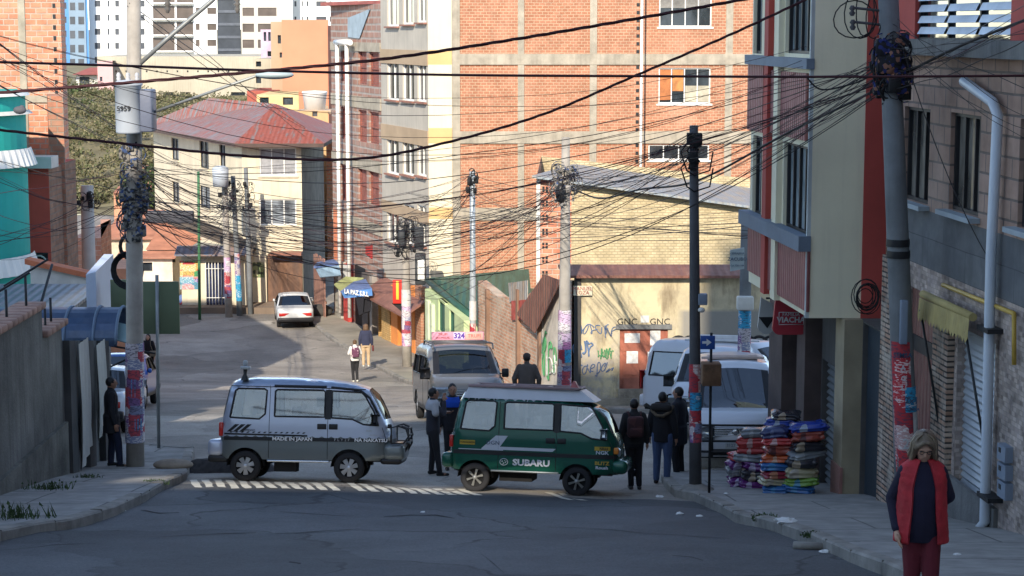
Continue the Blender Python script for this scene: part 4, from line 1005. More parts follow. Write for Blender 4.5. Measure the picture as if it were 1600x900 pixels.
m_ = MB(); q = [RF.pt(RF.uv(1480, 445)[0], RF.uv(1480, 445)[1], .06), RF.pt(RF.uv(1592, 490)[0], RF.uv(1592, 490)[1], .06), RF.pt(RF.uv(1592, 570)[0], RF.uv(1592, 570)[1], .06)]
m_.tube(q, .03, 6); m_.build('gas_pipe', M('pipe_yellow', (.5, .33, .06), .5), rb)
# ---------------------------------------------------------------- cream and red building with the jetty
JY = 30.4; jx0, jx1 = P(1268, 300, JY).x, P(1386, 300, JY).x
jb = P(1300, 497, JY).z; jt = 17
jc = (P(1172, 300, 34.9).x, 34.9)
cb = thing('overhanging_building', 'cream and dark red building whose upper floors overhang the right sidewalk', 'building', (6, 33, gz(6, 33)))
JF = Fac((jx0, JY), (jx1 + 3, JY)); JS = Fac(jc, (jx0, JY))
creamd = M('cream_pale', (.80, .74, .54), .85, .08, .6, .2, streak=.15)  # even pale cream paint of the upper floors
sw = [JS.rect(1224, 225, 1262, 362), JS.rect(1228, -40, 1266, 84), JS.rect(1176, 212, 1190, 336), JS.rect(1178, -40, 1191, 84)]
m_ = MB(); wall(m_, JF, 0, jb, JF.L, jt, (), 0); wall(m_, JS, 0, jb, JS.L, jt, sw, 0, .1)
a_ = (jx0, JY); b2_ = (12, JY); c2_ = (12, 34.9)
m_.face([(jx0, JY, jb), jc + (jb,), (12, 34.9, jb), (12, JY, jb)]); m_.face([jc + (jb,), jc + (jt,), (12, 34.9, jt), (12, 34.9, jb)]); m_.face([(jx0, JY, jt), (12, JY, jt), (12, 34.9, jt), jc + (jt,)])
m_.build('upper_wall', creamd, cb)
for h in sw: window(cb, JS, h, 4 if h[2] - h[0] > 1 else 2, 1, M('dark_frame', (.02, .02, .022)), Mglass('glass_grey', (.16, .19, .2), .05), .05)
m_ = MB(); m_.fbox(JF, P(1349, 300, JY).x - jx0, jb, P(1386, 300, JY).x - jx0, jt, 0, .03); m_.build('red_stripe', redp, cb)
ledm = M('ledge_blue_grey', (.15, .19, .24), .7, .15)
for (y0, y1, lo_) in ((87, 102, .13), (340, 362, .2)):
    z1, z0 = JS.uv(1200, y0)[1], JS.uv(1200, y1)[1]
    m_ = MB(); m_.fbox(JS, -.05, z0, JS.L + .03, z1, 0, lo_); m_.build('ledge', ledm, cb)
for (x0, x1, y0, y1) in ((1204, 1266, 370, 470), (1208, 1264, 112, 214), (1172, 1199, 360, 430), (1172, 1196, 100, 205)):
    a = JS.rect(x0, y0, x1, y1); m_ = MB(); m_.fbox(JS, a[0], a[1], a[2], a[3], 0, .05); m_.build('maroon_panel', maroon, cb)
for x in (1199, 1215):
    u = JS.uv(x, 300)[0]; m_ = MB(); m_.fbox(JS, u, jb, u + .3, jt, 0, .1); m_.build('pilaster', redp if x == 1199 else creamd, cb)
m_ = MB(); u = JS.uv(1267, 300)[0]; m_.fbox(JS, u - .02, jb, JS.L, jt, 0, .06); m_.build('corner_trim', M('trim_pale_blue', (.42, .46, .46), .7), cb)
# ground floor
GF = Fac((FX(36.2), 36.2), (FX(29.0), 29.0))
m_ = MB(); ghs = [GF.rect(1283, 570, 1316, 775), GF.rect(1247, 560, 1268, 770), GF.rect(1346, 510, 1372, 775)]
ghs = [(h[0], 4.2, h[2], h[3]) for h in ghs]
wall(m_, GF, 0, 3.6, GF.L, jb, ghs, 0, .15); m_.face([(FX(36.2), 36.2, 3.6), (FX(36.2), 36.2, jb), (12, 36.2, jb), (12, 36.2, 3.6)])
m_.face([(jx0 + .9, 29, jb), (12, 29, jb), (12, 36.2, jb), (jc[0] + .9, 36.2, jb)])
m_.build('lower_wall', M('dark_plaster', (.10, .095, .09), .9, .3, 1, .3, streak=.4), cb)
shm = M('shutter_old', (.22, .235, .24), .5, .2, 2, .05, .3)
for i, h in enumerate(ghs[:2]):
    m_ = MB(); m_.fbox(GF, h[0], 4.2, h[2], h[3], -.14, -.13); z = 4.3
    while z < h[3]:
        m_.mesh([GF.pt(h[0], z, -.12), GF.pt(h[2], z, -.12), GF.pt(h[2], z + .05, -.08), GF.pt(h[0], z + .05, -.08), GF.pt(h[2], z + .1, -.12), GF.pt(h[0], z + .1, -.12)], [(0, 1, 2, 3), (3, 2, 4, 5)]); z += .12
    m_.build('roller_shutter', shm, cb)
h = ghs[2]; m_ = MB(); m_.fbox(GF, h[0], 4.2, h[2], h[3], -.14, -.08); m_.build('door', M('door_blue_grey', (.035, .05, .065), .5, .2), cb)
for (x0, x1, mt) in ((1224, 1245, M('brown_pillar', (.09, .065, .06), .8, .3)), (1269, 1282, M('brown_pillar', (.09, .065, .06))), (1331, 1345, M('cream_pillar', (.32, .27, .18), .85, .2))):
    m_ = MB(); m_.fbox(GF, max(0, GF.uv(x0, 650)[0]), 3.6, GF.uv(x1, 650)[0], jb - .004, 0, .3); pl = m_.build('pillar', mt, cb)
    if x0 == 1331: m_ = MB(); m_.fbox(GF, GF.uv(x0, 650)[0] - .02, 3.6, GF.uv(x1, 650)[0] + .02, 6.0, .28, .33); m_.build('pink_base', M('pink_base', (.32, .16, .13), .85, .2), pl)
# red shop sign and arrow sign
vs = thing('shop_sign', 'red projecting shop sign with rounded lower corners lettered VIACHA under the overhang', 'sign', tuple(P(1234, 523, 33)))
def rsign(x0, y0, x1, y1, Y, mat, root, rad=.12, nm='panel'):
    a, b_ = P(x0, y1, Y), P(x1, y0, Y); pts = []
    for (cx_, cz_, s0) in ((a.x + rad, a.z + rad, 180), (b_.x - rad, a.z + rad, 270)):
        for k in range(7): t = R(s0 + 15 * k); pts.append((cx_ + rad * math.cos(t), cz_ + rad * math.sin(t)))
    pts += [(b_.x - .04, b_.z - .12), (a.x + .05, b_.z)]
    m_ = MB(); v = [Vector((x, Y, z)) for x, z in pts]; n_ = len(v); w = [p + Vector((0, .1, 0)) for p in v]
    m_.mesh(v + w, [tuple(range(n_)), tuple(range(2 * n_ - 1, n_ - 1, -1))] + [(i, i + n_, (i + 1) % n_ + n_, (i + 1) % n_) for i in range(n_)]); return m_.build(nm, mat, root)
rsign(1207, 464, 1262, 523, 33.0, M('sign_red', (.42, .035, .05), .5, .08), vs)
XZ = lambda p: Matrix.Translation(p) @ Matrix.Rotation(R(90), 4, 'X')
sgw = M('sign_white_paint', (.55, .55, .55), .6)
text('VIACHA', .135, sgw, 'lettering', vs, XZ(P(1236, 500, 32.985)), False, bold=.004)
text('FAMILIA', .085, sgw, 'lettering', vs, XZ(P(1236, 491.5, 32.985)), False)
m_ = MB(); a, b_ = P(1217, 507, 32.99), P(1256, 488, 32.99)
for q in (((a.x, a.z), (b_.x, a.z)), ((a.x, b_.z), (b_.x, b_.z)), ((a.x, a.z), (a.x, b_.z)), ((b_.x, a.z), (b_.x, b_.z))): m_.tube([(q[0][0], 32.985, q[0][1]), (q[1][0], 32.985, q[1][1])], .006, 4)
m_.build('sign_border', sgw, vs)
m_ = MB(); m_.tube([(P(1258, 470, 33).x, 33.05, P(1258, 470, 33).z), (GF.pt(GF.uv(1258, 470)[0], 0).x, 33.05, P(1258, 470, 33).z)], .02, 6); m_.build('bracket', dark, vs)
asg = thing('arrow_sign', 'pale rounded sign with a black arrow beside the red shop sign', 'sign', tuple(P(1197, 523, 34.2)))
rsign(1184, 465, 1211, 522, 34.2, M('sign_grey_white', (.42, .44, .42), .6, .06), asg, .15)
m_ = MB(); c = P(1199, 503, 34.19); m_.mesh([c + Vector((-.16, 0, .09)), c + Vector((0, 0, -.12)), c + Vector((.14, 0, .09))], [(0, 1, 2)]); m_.build('arrow', black, asg)
m_ = MB(); m_.tube([P(1197, 466, 34.25), (5.2, 34.25, P(1197, 466, 34.2).z)], .02, 6); m_.build('bracket', dark, asg)
# advertising board ZACUBO on the corner pole
zs = thing('notice_board', 'small pale blue lettered board hanging near the corner pole', 'sign', tuple(P(1152, 420, 40)))
m_ = MB(); v = [P(1141, 424, 40), P(1163, 420, 40), P(1163, 387, 40), P(1141, 391, 40)]; w = [p + Vector((0, .05, 0)) for p in v]
m_.mesh(v + w, [(0, 1, 2, 3), (7, 6, 5, 4), (0, 4, 5, 1), (1, 5, 6, 2), (2, 6, 7, 3), (3, 7, 4, 0)]); m_.build('board', M('board_blue_grey', (.34, .40, .42), .6, .1), zs)
inkn = M('ink_navy', (.04, .07, .12), .7)
for (s_, y, sz) in (('CERRAJERIA', 396, .055), ('ZACUBO', 405, .1), ('Cel. 720-1184', 415, .05)):
    text(s_, sz, inkn, 'lettering', zs, XZ(P(1152, y, 39.98)), False)
# street name plate
m_ = MB(); a, b_ = DW.uv(896, 461), DW.uv(925, 446); m_.fbox(DW, a[0], a[1], b_[0], b_[1], .06, .09)
spn = thing('street_name_plate', 'cream street name plate high on the yellow wall', 'sign', tuple(P(910, 461, 48.9)))
m_.build('plate', M('plate_cream', (.7, .62, .45), .6), spn)
for (s_, y) in (('MANUEL', 450.5), ('LOZA', 457)): text(s_, .13, M('ink_red', (.35, .05, .04), .7), 'lettering', spn, facM(DW, *DW.uv(910, y), .095), False)
# unseen blocks behind the camera, outline shaped to shade the near street
bk = thing('shading_block', 'unseen thin pale blocks behind the viewpoint, shaped to shade the near street', 'building', (-10, -14, 18))
m_ = MB()
for (x0, x1, z) in ((-70, -18, 44.5), (-18, -13.2, 37.2), (-13.2, -9.5, 37.2), (-9.5, -6.2, 40.3), (-6.2, -5, 40.3), (-5, 24, 48)):
    for za, zb in (((12, 30.25), (31.0, z)) if x0 in (-13.2, -9.5) else ((12, z),)): m_.prism([(x0, -10.25), (x1, -10.25), (x1, -10), (x0, -10)], za, zb)  # slit left open so a strip of sun reaches the crossing
m_.build('wall', M('block_wall', (.74, .75, .74), .9, .1), bk)  # pale so it brightens van window reflections and fills the street
# ---------------------------------------------------------------- vehicles (local frame: x forward, z up, centre on the ground)
carglass = Mcarglass('car_glass', .5, .36); cardark = Mcarglass('car_glass_dark', .10, .16)
chrome = M('chrome', (.6, .62, .64), .18, .05, 2, 0, 1.0); tyre = M('tyre', (.018, .018, .02), .85, .1, 8, .1)
alloy = M('alloy', (.58, .59, .61), .38, .08, 3, 0, .5); trimb = M('black_trim', (.015, .015, .017), .45, .1, 4, .05)
seatm = M('seat_cloth', (.05, .052, .06), .9, .2, 3, .1); lampr = M('lamp_red', (.45, .02, .015), .2, .05, 2, 0, coat=.6)
lampw = M('lamp_clear', (.55, .58, .6), .12, .1, 5, 0, .6); lampo = M('lamp_orange', (.6, .2, .03), .2, .05)
under = M('underbody', (.01, .01, .011), .9)
def paint(name, col, met=.35, rough=.28): return M(name, col, rough, .05, .8, .0, met, coat=.5)
def wheel(root, x, y, r, w=.17, spokes=7, rimr=.62, mat=alloy, sp_w=.03):
    s = -1 if y < 0 else 1
    m_ = MB(); R_ = r; rr = r * rimr
    prof = [(rr, -w / 2), (R_ - .03, -w / 2), (R_ - .008, -w / 2 + .02), (R_, -w / 4), (R_, w / 4), (R_ - .008, w / 2 - .02), (R_ - .03, w / 2), (rr, w / 2)]
    m_.lathe(prof, (x, y, r), 32, 0, 'y'); t = m_.build('wheel', tyre, root, True)
    m_ = MB(); o = s * (w / 2 - .012)
    m_.lathe([(rr + .004, o + s * .012), (rr - .012, o + s * .012), (rr - .02, o - s * .05), (.001, o - s * .06)], (x, y, r), 32, 1, 'y')
    m_.lathe([(.001, o + s * .012), (.035, o + s * .01), (.045, o - s * .02)], (x, y, r), 16, 0, 'y')
    for k in range(spokes):
        a = 2 * math.pi * k / spokes + .3; ca, sa = math.cos(a), math.sin(a)
        q = [(x + ca * d - sa * e, y + o + s * .002 - s * .01 * (d > .1), r + sa * d + ca * e) for d, e in ((.03, -sp_w * .6), (rr - .01, -sp_w * 1.15), (rr - .01, sp_w * 1.15), (.03, sp_w * .6))]
        q2 = [(a_, b_ - s * .03, c_) for a_, b_, c_ in q]
        m_.mesh(q + q2, [(0, 1, 2, 3), (3, 2, 1, 0), (0, 4, 5, 1), (3, 2, 6, 7), (1, 5, 4, 0), (7, 6, 2, 3)], 0)
    m_.build('rim', [mat, under], t, True)
def vehicle(root, S):
    """S: top outline (rear-bottom over the roof to front-bottom), zb, wheels, W, windows, screens"""
    top = S['top']; zb = S['zb']; W = S['W'] / 2; wx = S['wheels']; wr = S['wr']; ra = wr + .055; rad = S.get('round', .07)
    xr, xf = top[0][0], top[-1][0]
    topR = [top[0]]
    for a, b_ in zip(top, top[1:]):
        d = math.dist(a, b_); k = max(1, int(d / .09))
        topR += [(a[0] + (b_[0] - a[0]) * j / k, a[1] + (b_[1] - a[1]) * j / k) for j in range(1, k + 1)]
    bottom = []
    for cx_ in sorted(wx, reverse=True):
        h = max(0, zb - wr); ww = math.sqrt(max(ra * ra - h * h, .01)); a0 = math.asin(min(1, h / ra))
        for k in range(13): t = a0 + (math.pi - 2 * a0) * k / 12; bottom.append((cx_ + ra * math.cos(t), wr + ra * math.sin(t)))
    outer = topR + resample([(xf, zb)] + [], .2, False)[1:] + bottom
    outer = [p for i, p in enumerate(outer) if math.dist(p, outer[i - 1]) > .004]
    belt, tum = S.get('belt', 1.0), S.get('tumble', .12)
    fx0, fk = S.get('front_round', (xf - .45, .30)); rx0, rk_ = S.get('rear_round', (xr + .25, .25))
    def hw(x, z):
        w = W - max(0, z - belt) * tum - max(0, .55 - z) * .06
        if x > fx0: w -= fk * (x - fx0) ** 2 / max(.01, xf - fx0)
        if x < rx0: w -= rk_ * (rx0 - x) ** 2 / max(.01, rx0 - xr)
        return w
    tl = [Vector(p) for p in topR]
    def dist(x, z):
        p = Vector((x, z)); m = 9
        for a, b_ in zip(tl, tl[1:]):
            ab = b_ - a; t = max(0, min(1, (p - a).dot(ab) / max(ab.length_squared, 1e-9))); m = min(m, (p - a - ab * t).length)
        return m
    def yy(x, z):
        y = hw(x, z); d = dist(x, z)
        if d < rad: y -= rad - math.sqrt(max(0, rad * rad - (rad - d) ** 2))
        return y
    wins = [resample(w_, .12) for w_ in S['windows']]
    lines = []
    pts, tr = tri_poly([tuple(p) for p in outer], wins, S.get('step', .085))
    zone = S['zone']; bmts = S['mats']
    mb = MB(); hy = [yy(*p) for p in pts]
    for sgn in (-1, 1):
        vs = [(p[0], sgn * h, p[1]) for p, h in zip(pts, hy)]
        k = len(mb.v); mb.v += [Vector(v) for v in vs]
        for t in tr:
            c = [sum(pts[i][q] for i in t) / 3 for q in (0, 1)]
            f = tuple(i + k for i in (t if sgn < 0 else t[::-1])); mb.f.append(f); mb.m.append(zone(*c)); mb.s.append(True)
    # centre strip over the outline with screens cut out
    N = 10; scr = {}
    def strip(i): return [(topR[i][0] + S.get('bow', .05) * (1 - (2 * j / N - 1) ** 2) * S.get('bowdir', lambda x: 1 if x > 0 else -1)(topR[i][0]) * (1 if abs(topR[i][0]) > min(abs(xr), abs(xf)) * .78 else 0),
                           -yy(*topR[i]) + 2 * yy(*topR[i]) * j / N, topR[i][1] + S.get('crown', .03) * (1 - (2 * j / N - 1) ** 2) * (1 if topR[i][1] > belt + .1 else .3)) for j in range(N + 1)]
    rows = [strip(i) for i in range(len(topR))]
    k = len(mb.v); flat = [Vector(p) for r_ in rows for p in r_]; mb.v += flat
    for i in range(len(rows) - 1):
        cx_, cz_ = (topR[i][0] + topR[i + 1][0]) / 2, (topR[i][1] + topR[i + 1][1]) / 2
        inscr = None
        for nm, (x0, x1, z0, z1) in S['screens'].items():
            if x0 < cx_ < x1 and z0 < cz_ < z1: inscr = nm
        for j in range(N):
            if inscr and 1 <= j < N - 1: scr.setdefault(inscr, []).append((i, j)); continue
            q = k + i * (N + 1) + j; mb.f.append((q, q + N + 1, q + N + 2, q + 1)[::-1]); mb.m.append(zone(cx_, cz_) if not inscr else len(bmts) - 1); mb.s.append(True)
    bdy = mb.build('body', bmts, root, True)
    # weld near duplicates so shading is smooth across the roof edge
    bm = bmesh.new(); bm.from_mesh(bdy.data); bmesh.ops.remove_doubles(bm, verts=bm.verts, dist=.003); bmesh.ops.recalc_face_normals(bm, faces=bm.faces); bm.to_mesh(bdy.data); bm.free()
    for nm, cells in scr.items():
        g = MB(); g.mesh([v + Vector((0, 0, 0)) for v in flat], [(i * (N + 1) + j, i * (N + 1) + j + 1, (i + 1) * (N + 1) + j + 1, (i + 1) * (N + 1) + j) for i, j in cells], 0, True)
        used = sorted({a for f in g.f for a in f}); mp = {a: n for n, a in enumerate(used)}
        g.f = [tuple(mp[a] for a in f) for f in g.f]; g.v = [g.v[a] for a in used]
        g.build(nm, S.get('screen_mat', cardark), root, True)
    for wi, w_ in enumerate(wins):
        p2, t2 = tri_poly(w_, [], 0)
        for sgn in (-1, 1):
            g = MB(); g.mesh([(p[0], sgn * (yy(*p) - .012), p[1]) for p in p2], [t if sgn < 0 else t[::-1] for t in t2], 0, True)
            wo = g.build('side_window', S.get('win_mat', carglass), root, True)
            r_ = MB(); lp = w_ + [w_[0]]; r_.tube([(p[0], sgn * (yy(*p) + .001), p[1]) for p in lp], S.get('seal', .016), 5, cap=False); r_.build('window_seal', trimb, wo, True)
    # floor, seats, wheels
    m_ = MB(); m_.box((xr + .05, -W + .12, zb - .02), (xf - .08, W - .12, zb + .06)); m_.build('underbody', under, root, True)
    for cx_ in S.get('seats', ()):
        for sy in (-1, 1):
            m_ = MB(); yc = sy * W * .48
            m_.bbox((cx_ - .25, yc - .22, .45), (cx_ + .22, yc + .22, .62 + S.get('seat_lift', .12)), .06); m_.bbox((cx_ - .34, yc - .21, .55 + S.get('seat_lift', .12)), (cx_ - .2, yc + .21, 1.15), .06); m_.bbox((cx_ - .33, yc - .12, 1.17), (cx_ - .23, yc + .12, 1.34), .05)
            m_.build('seat', seatm, root, True)
    for x in wx:
        for sy in (-1, 1): wheel(root, x, sy * (W - .10), wr, S.get('tw', .16), S.get('spokes', 7), S.get('rimr', .64), S.get('rim', alloy), S.get('sp', .03))
        m_ = MB(); m_.tube([(x, -W + .15, wr), (x, W - .15, wr)], .05, 6); m_.build('axle', under, root, True)
        for sy in (-1, 1):
            m_ = MB(); n = 12
            pr = [(x + (ra - .002) * math.cos(math.pi * k / n), wr + (ra - .002) * math.sin(math.pi * k / n)) for k in range(n + 1)]
            for (a, b_) in zip(pr, pr[1:]): m_.face([(a[0], sy * (W - .01), a[1]), (b_[0], sy * (W - .01), b_[1]), (b_[0], sy * (W - .32), b_[1]), (a[0], sy * (W - .32), a[1])], 0, True)
            m_.face([(p[0], sy * (W - .32), p[1]) for p in pr]); m_.build('wheel_well', under, root, True)
    return yy, hw
def seam(root, yy, pts, r=.005, mat=None, nm='door_seam', sides=(-1, 1)):
    for s in sides:
        m_ = MB(); m_.tube([(x, s * (yy(x, z) + .001), z) for x, z in resample(pts, .08, False)], r, 4, cap=False); m_.build(nm, mat or trimb, root, True)
def decal(root, yy, poly, mat, nm='stripe', out=.004, sides=(-1,), step=.12):
    o = resample(poly, .1); p2, t2 = tri_poly(o, [], step)
    for s in sides:
        m_ = MB(); m_.mesh([(p[0], s * (yy(*p) + out), p[1]) for p in p2], [t if s < 0 else t[::-1] for t in t2], 0, True); m_.build(nm, mat, root, True)
def sidetext(root, yy, s_, x, z, size, mat, xs=1.0, bold=.0, nm='lettering', shear=0):
    return text(s_, size, mat, nm, root, Matrix.Translation((x, -(yy(x, z) + .008), z)) @ Matrix.Rotation(R(90), 4, 'X'), True, xs, .003, bold=bold)
def mirror(root, x, y, z, s, mat, w=.05, h=.16, d=.1):
    m_ = MB(); m_.bbox((x - .05, y + s * .03, z - h / 2), (x + .05, y + s * (.03 + d), z + h / 2), .03); m_.tube([(x, y - s * .02, z - .02), (x, y + s * .06, z)], .015, 6)
    m_.build('wing_mirror', mat, root, True)
def ground_pose(root, x, y, yaw, wx, W):
    """stand on its four wheels on the sloping street"""
    c, s = math.cos(yaw), math.sin(yaw); z = {}
    for i, lx in enumerate((min(wx), max(wx))):
        for j, ly in enumerate((-W / 2, W / 2)):
            X, Y = x + c * lx - s * ly, y + s * lx + c * ly; z[i, j] = gz(X, Y) + lump(X, Y)
    zr, zf = (z[0, 0] + z[0, 1]) / 2, (z[1, 0] + z[1, 1]) / 2; zl, zR = (z[0, 1] + z[1, 1]) / 2, (z[0, 0] + z[1, 0]) / 2
    L = max(wx) - min(wx); mid = (max(wx) + min(wx)) / 2
    pitch = -math.atan2(zf - zr, L); roll = math.atan2(zl - zR, W)
    z0 = (zf + zr) / 2 - mid * (zf - zr) / L
    root.location = (x, y, z0); root.rotation_euler = (roll, pitch, yaw)

KEI = lambda roof: dict(zb=.40, W=1.42, wheels=(-1.11, .75), wr=.275, belt=1.05, tumble=.16,
    top=[(-1.56, .40), (-1.57, .80), (-1.53, 1.15), (-1.43, 1.62), (-1.36, 1.74), (-1.26, roof - .03), (-1.0, roof), (-.3, roof + .005), (.4, roof - .03), (.85, roof - .09), (1.08, roof - .17), (1.22, 1.42), (1.36, 1.14), (1.43, 1.0), (1.47, .78), (1.48, .55), (1.46, .40)],
    windows=[[(-1.40, 1.14), (-.87, 1.12), (-.77, 1.21), (-.75, 1.63), (-.80, 1.66), (-1.27, 1.66), (-1.32, 1.62)], [(-.60, 1.17), (.30, 1.17), (.30, 1.62), (.26, 1.65), (-.56, 1.65), (-.60, 1.62)],
             [(.42, 1.16), (.80, 1.14), (1.0, 1.05), (1.27, 1.03), (1.18, 1.28), (1.02, 1.55), (.95, 1.62), (.42, 1.64)]],
    screens={'windscreen': (1.1, 1.40, 1.12, roof - .2), 'rear_window': (-1.53, -1.40, 1.15, 1.66)}, seats=(-.75, .0, .72), front_round=(1.1, .35), bow=.07, crown=.05)
# silver van
sv = thing('silver_van', 'small silver van with blue roof and grey lower body standing side on across the crossing', 'van')
S = KEI(1.82); silver = paint('silver_paint', (.50, .54, .64)); slate = paint('slate_paint', (.15, .17, .17), .3); roofb = paint('blue_roof', (.30, .37, .50), .2, .3)
S['sp'] = .04; S['mats'] = [silver, slate, roofb, trimb]; S['zone'] = lambda x, z: 1 if z < .79 else (2 if z > 1.70 else 0)
yy, hw = vehicle(sv, S)
decal(sv, yy, [(-1.5, .735), (1.42, .735), (1.42, .80), (-1.5, .80)], trimb, 'side_moulding', .008, (-1, 1))
decal(sv, yy, [(-1.5, .832), (.0, .815), (.0, .845), (-1.5, .862)], trimb, 'stripe', .006)
tw_ = M('decal_white', (.72, .72, .72), .5, .03)
sidetext(sv, yy, 'MADE IN JAPAN', -.27, .768, .084, tw_, 1.2, .003); sidetext(sv, yy, 'NA NAKATSU', 1.14, .767, .08, tw_, 1.18, .003); sidetext(sv, yy, 'F L Y 2 F', .62, .768, .07, M('decal_grey', (.4, .4, .4), .5), 1.1)
for k in range(3):
    decal(sv, yy, [(-1.45 + .11 * k, .885), (-1.38 + .11 * k, .885), (-1.22 + .11 * k, 1.02), (-1.30 + .11 * k, 1.02)], trimb, 'stripe', .006, step=.3)
sidetext(sv, yy, 'DOMINGO', -1.06, .915, .05, trimb, 1.0)
for i in range(14): decal(sv, yy, [(-1.40 + i * .1, .868), (-1.36 + i * .1, .868), (-1.33 + i * .1, .892), (-1.37 + i * .1, .892)], trimb, 'stripe', .006, step=.3)
sidetext(sv, yy, 'FREEJ', 1.1, .935, .045, M('decal_grey', (.4, .4, .4))); sidetext(sv, yy, 'ORIGINAL', 1.18, .86, .035, M('decal_grey', (.4, .4, .4)))
seam(sv, yy, [(-.69, 1.72), (-.69, .42)]); seam(sv, yy, [(.36, 1.70), (.36, .42)]); seam(sv, yy, [(1.33, 1.0), (1.40, .80), (1.40, .42)]); seam(sv, yy, [(-1.40, 1.705), (1.02, 1.675)], .008)
seam(sv, yy, [(-.62, 1.71), (.32, 1.705)], .028, nm='rain_guard'); seam(sv, yy, [(.40, 1.70), (.92, 1.66), (1.10, 1.52), (1.28, 1.2)], .024, nm='rain_guard')
decal(sv, yy, [(.305, 1.13), (.415, 1.13), (.415, 1.66), (.305, 1.66)], trimb, 'pillar_trim', .003, (-1, 1))
for s in (-1, 1):
    for x0, x1 in ((.17, .34), (.38, .54)):
        m_ = MB(); m_.bbox((x0, s * .70 - .02, .95), (x1, s * .70 + .02, 1.05), .012); m_.build('door_handle', trimb, sv, True)
m_ = MB(); m_.bbox((-1.80, -.68, .44), (-1.52, .68, .74), .08, seg=3); m_.build('rear_bumper', silver, sv, True)
MB().bbox((-1.79, -.66, .33), (-1.42, .66, .46), .04).build('rear_valance', trimb, sv, True); MB().bbox((1.3, -.66, .34), (1.70, .66, .46), .06).build('front_valance', trimb, sv, True)
m_ = MB(); m_.bbox((1.35, -.68, .40), (1.74, .68, .72), .10, seg=3); m_.build('front_bumper', slate, sv, True)
m_ = MB()
for s in (-.42, .42):
    pts = [(1.72, s, .55), (1.80, s, .70), (1.78, s, .98), (1.66, s, 1.02)]; m_.tube(pts, .022, 6)
m_.tube([(1.78, -.62, .72), (1.80, -.42, .74), (1.80, .42, .74), (1.78, .62, .72)], .022, 6); m_.tube([(1.78, -.42, .98), (1.78, .42, .98)], .022, 6); m_.tube([(1.79, -.42, .86), (1.79, .42, .86)], .018, 6)
for s in (-1, 1):
    m_.tube([(1.50, s * .70, .72), (1.50, s * .72, 1.0), (1.62, s * .70, 1.03), (1.76, s * .62, .98), (1.80, s * .60, .84), (1.72, s * .66, .72), (1.50, s * .70, .72)], .017, 6)
m_.build('bull_bar', trimb, sv, True)
for s in (-1, 1): MB().bbox((-1.60, s * .62 - .05, .80), (-1.52, s * .62 + .07, 1.05), .02).build('tail_light', lampr, sv, True)
for s in (-1, 1): m_ = MB(); m_.ell((1.46, s * .5, .82), (.05, .13, .09)); m_.build('headlight', lampw, sv, True)
for s in (-1, 1): MB().bbox((-.72, s * .685 - .045, .355), (.40, s * .685 + .045, .395), .015).build('side_step', chrome, sv, True)
m_ = MB(); m_.box((-.6, -.6, .18), (-.2, -.2, .36)); m_.build('tank', under, sv, True)
m_ = MB(); m_.bbox((-1.20, -.62, 1.83), (-1.14, .62, 1.86), .01); m_.build('roof_bar', trimb, sv, True)
m_ = MB(); m_.lathe([(.08, 0), (.065, .05), (.03, .12), (.04, .22)], (-1.16, -.58, 1.80), 8); m_.build('sign_mount', trimb, sv, True)
m_ = MB(); m_.bbox((-1.24, -.66, 2.0), (-1.06, -.50, 2.06), .02); m_.bbox((-1.20, -.62, 2.06), (-1.12, -.54, 2.17), .03); m_.build('roof_beacon', M('beacon_grey', (.4, .42, .42), .4), sv, True)
mirror(sv, 1.20, -.68, 1.15, -1, trimb); mirror(sv, 1.20, .68, 1.15, 1, trimb)
m_ = MB(); m_.bbox((1.42, -.62, .98), (1.50, -.54, 1.06), .02); m_.build('fender_mirror', trimb, sv, True)
m_ = MB(); m_.bbox((.0, .60, 1.33), (.2, .61, 1.50), .01); m_.build('window_sticker', M('sticker_grey', (.12, .14, .16), .6), sv, True)
sv.scale = (.955,) * 3
p = G(487, 752); ground_pose(sv, p.x - .03, p.y + .20, R(-1), (-1.11, .75), 1.42)
# green van
gv = thing('green_van', 'small dark green van with a raised white roof parked side on beside the corner', 'van')
S = KEI(1.74); green = paint('green_paint', (.008, .085, .055), .2, .25); gwh = M('van_roof_white', (.55, .57, .6), .45, .08, 2, .05)
S['mats'] = [green, trimb, gwh, trimb]; S['zone'] = lambda x, z: 2 if z > 1.70 else 0; S['rim'] = M('alloy_dull', (.32, .32, .30), .4, .1, 3, 0, .5); S['spokes'] = 6; S['sp'] = .02; S['wr'] = .265
yy, hw = vehicle(gv, S)
gw = M('decal_pale', (.5, .53, .58), .5, .03); gy = M('decal_yellow', (.42, .28, .03), .5)
# raised roof moulding
rf_ = MB()
def rring(z, g): return [(-1.36 + g, -.60 + g, z), (-1.36 + g, .60 - g, z), (.98 - g * 3.2, .56 - g, z), (.98 - g * 3.2, -.56 + g, z)]
a_, b_ = rring(1.70, -.02), rring(1.90, .07)
rf_.mesh(a_ + b_, [(0, 1, 5, 4)[::-1], (1, 2, 6, 5)[::-1], (2, 3, 7, 6)[::-1], (3, 0, 4, 7)[::-1], (4, 5, 6, 7)[::-1]]); rf_.build('raised_roof', gwh, gv, True)
m_ = MB(); m_.bbox((-1.30, -.56, 1.90), (.74, -.50, 1.95), .01); m_.bbox((-1.30, .50, 1.90), (.74, .56, 1.95), .01)
for x in (-1.28, -.6, .1, .7): m_.bbox((x, -.5, 1.905), (x + .05, .5, 1.94), .01)
m_.build('roof_rack', M('rack_rust', (.28, .2, .2), .6, .3), gv, True)
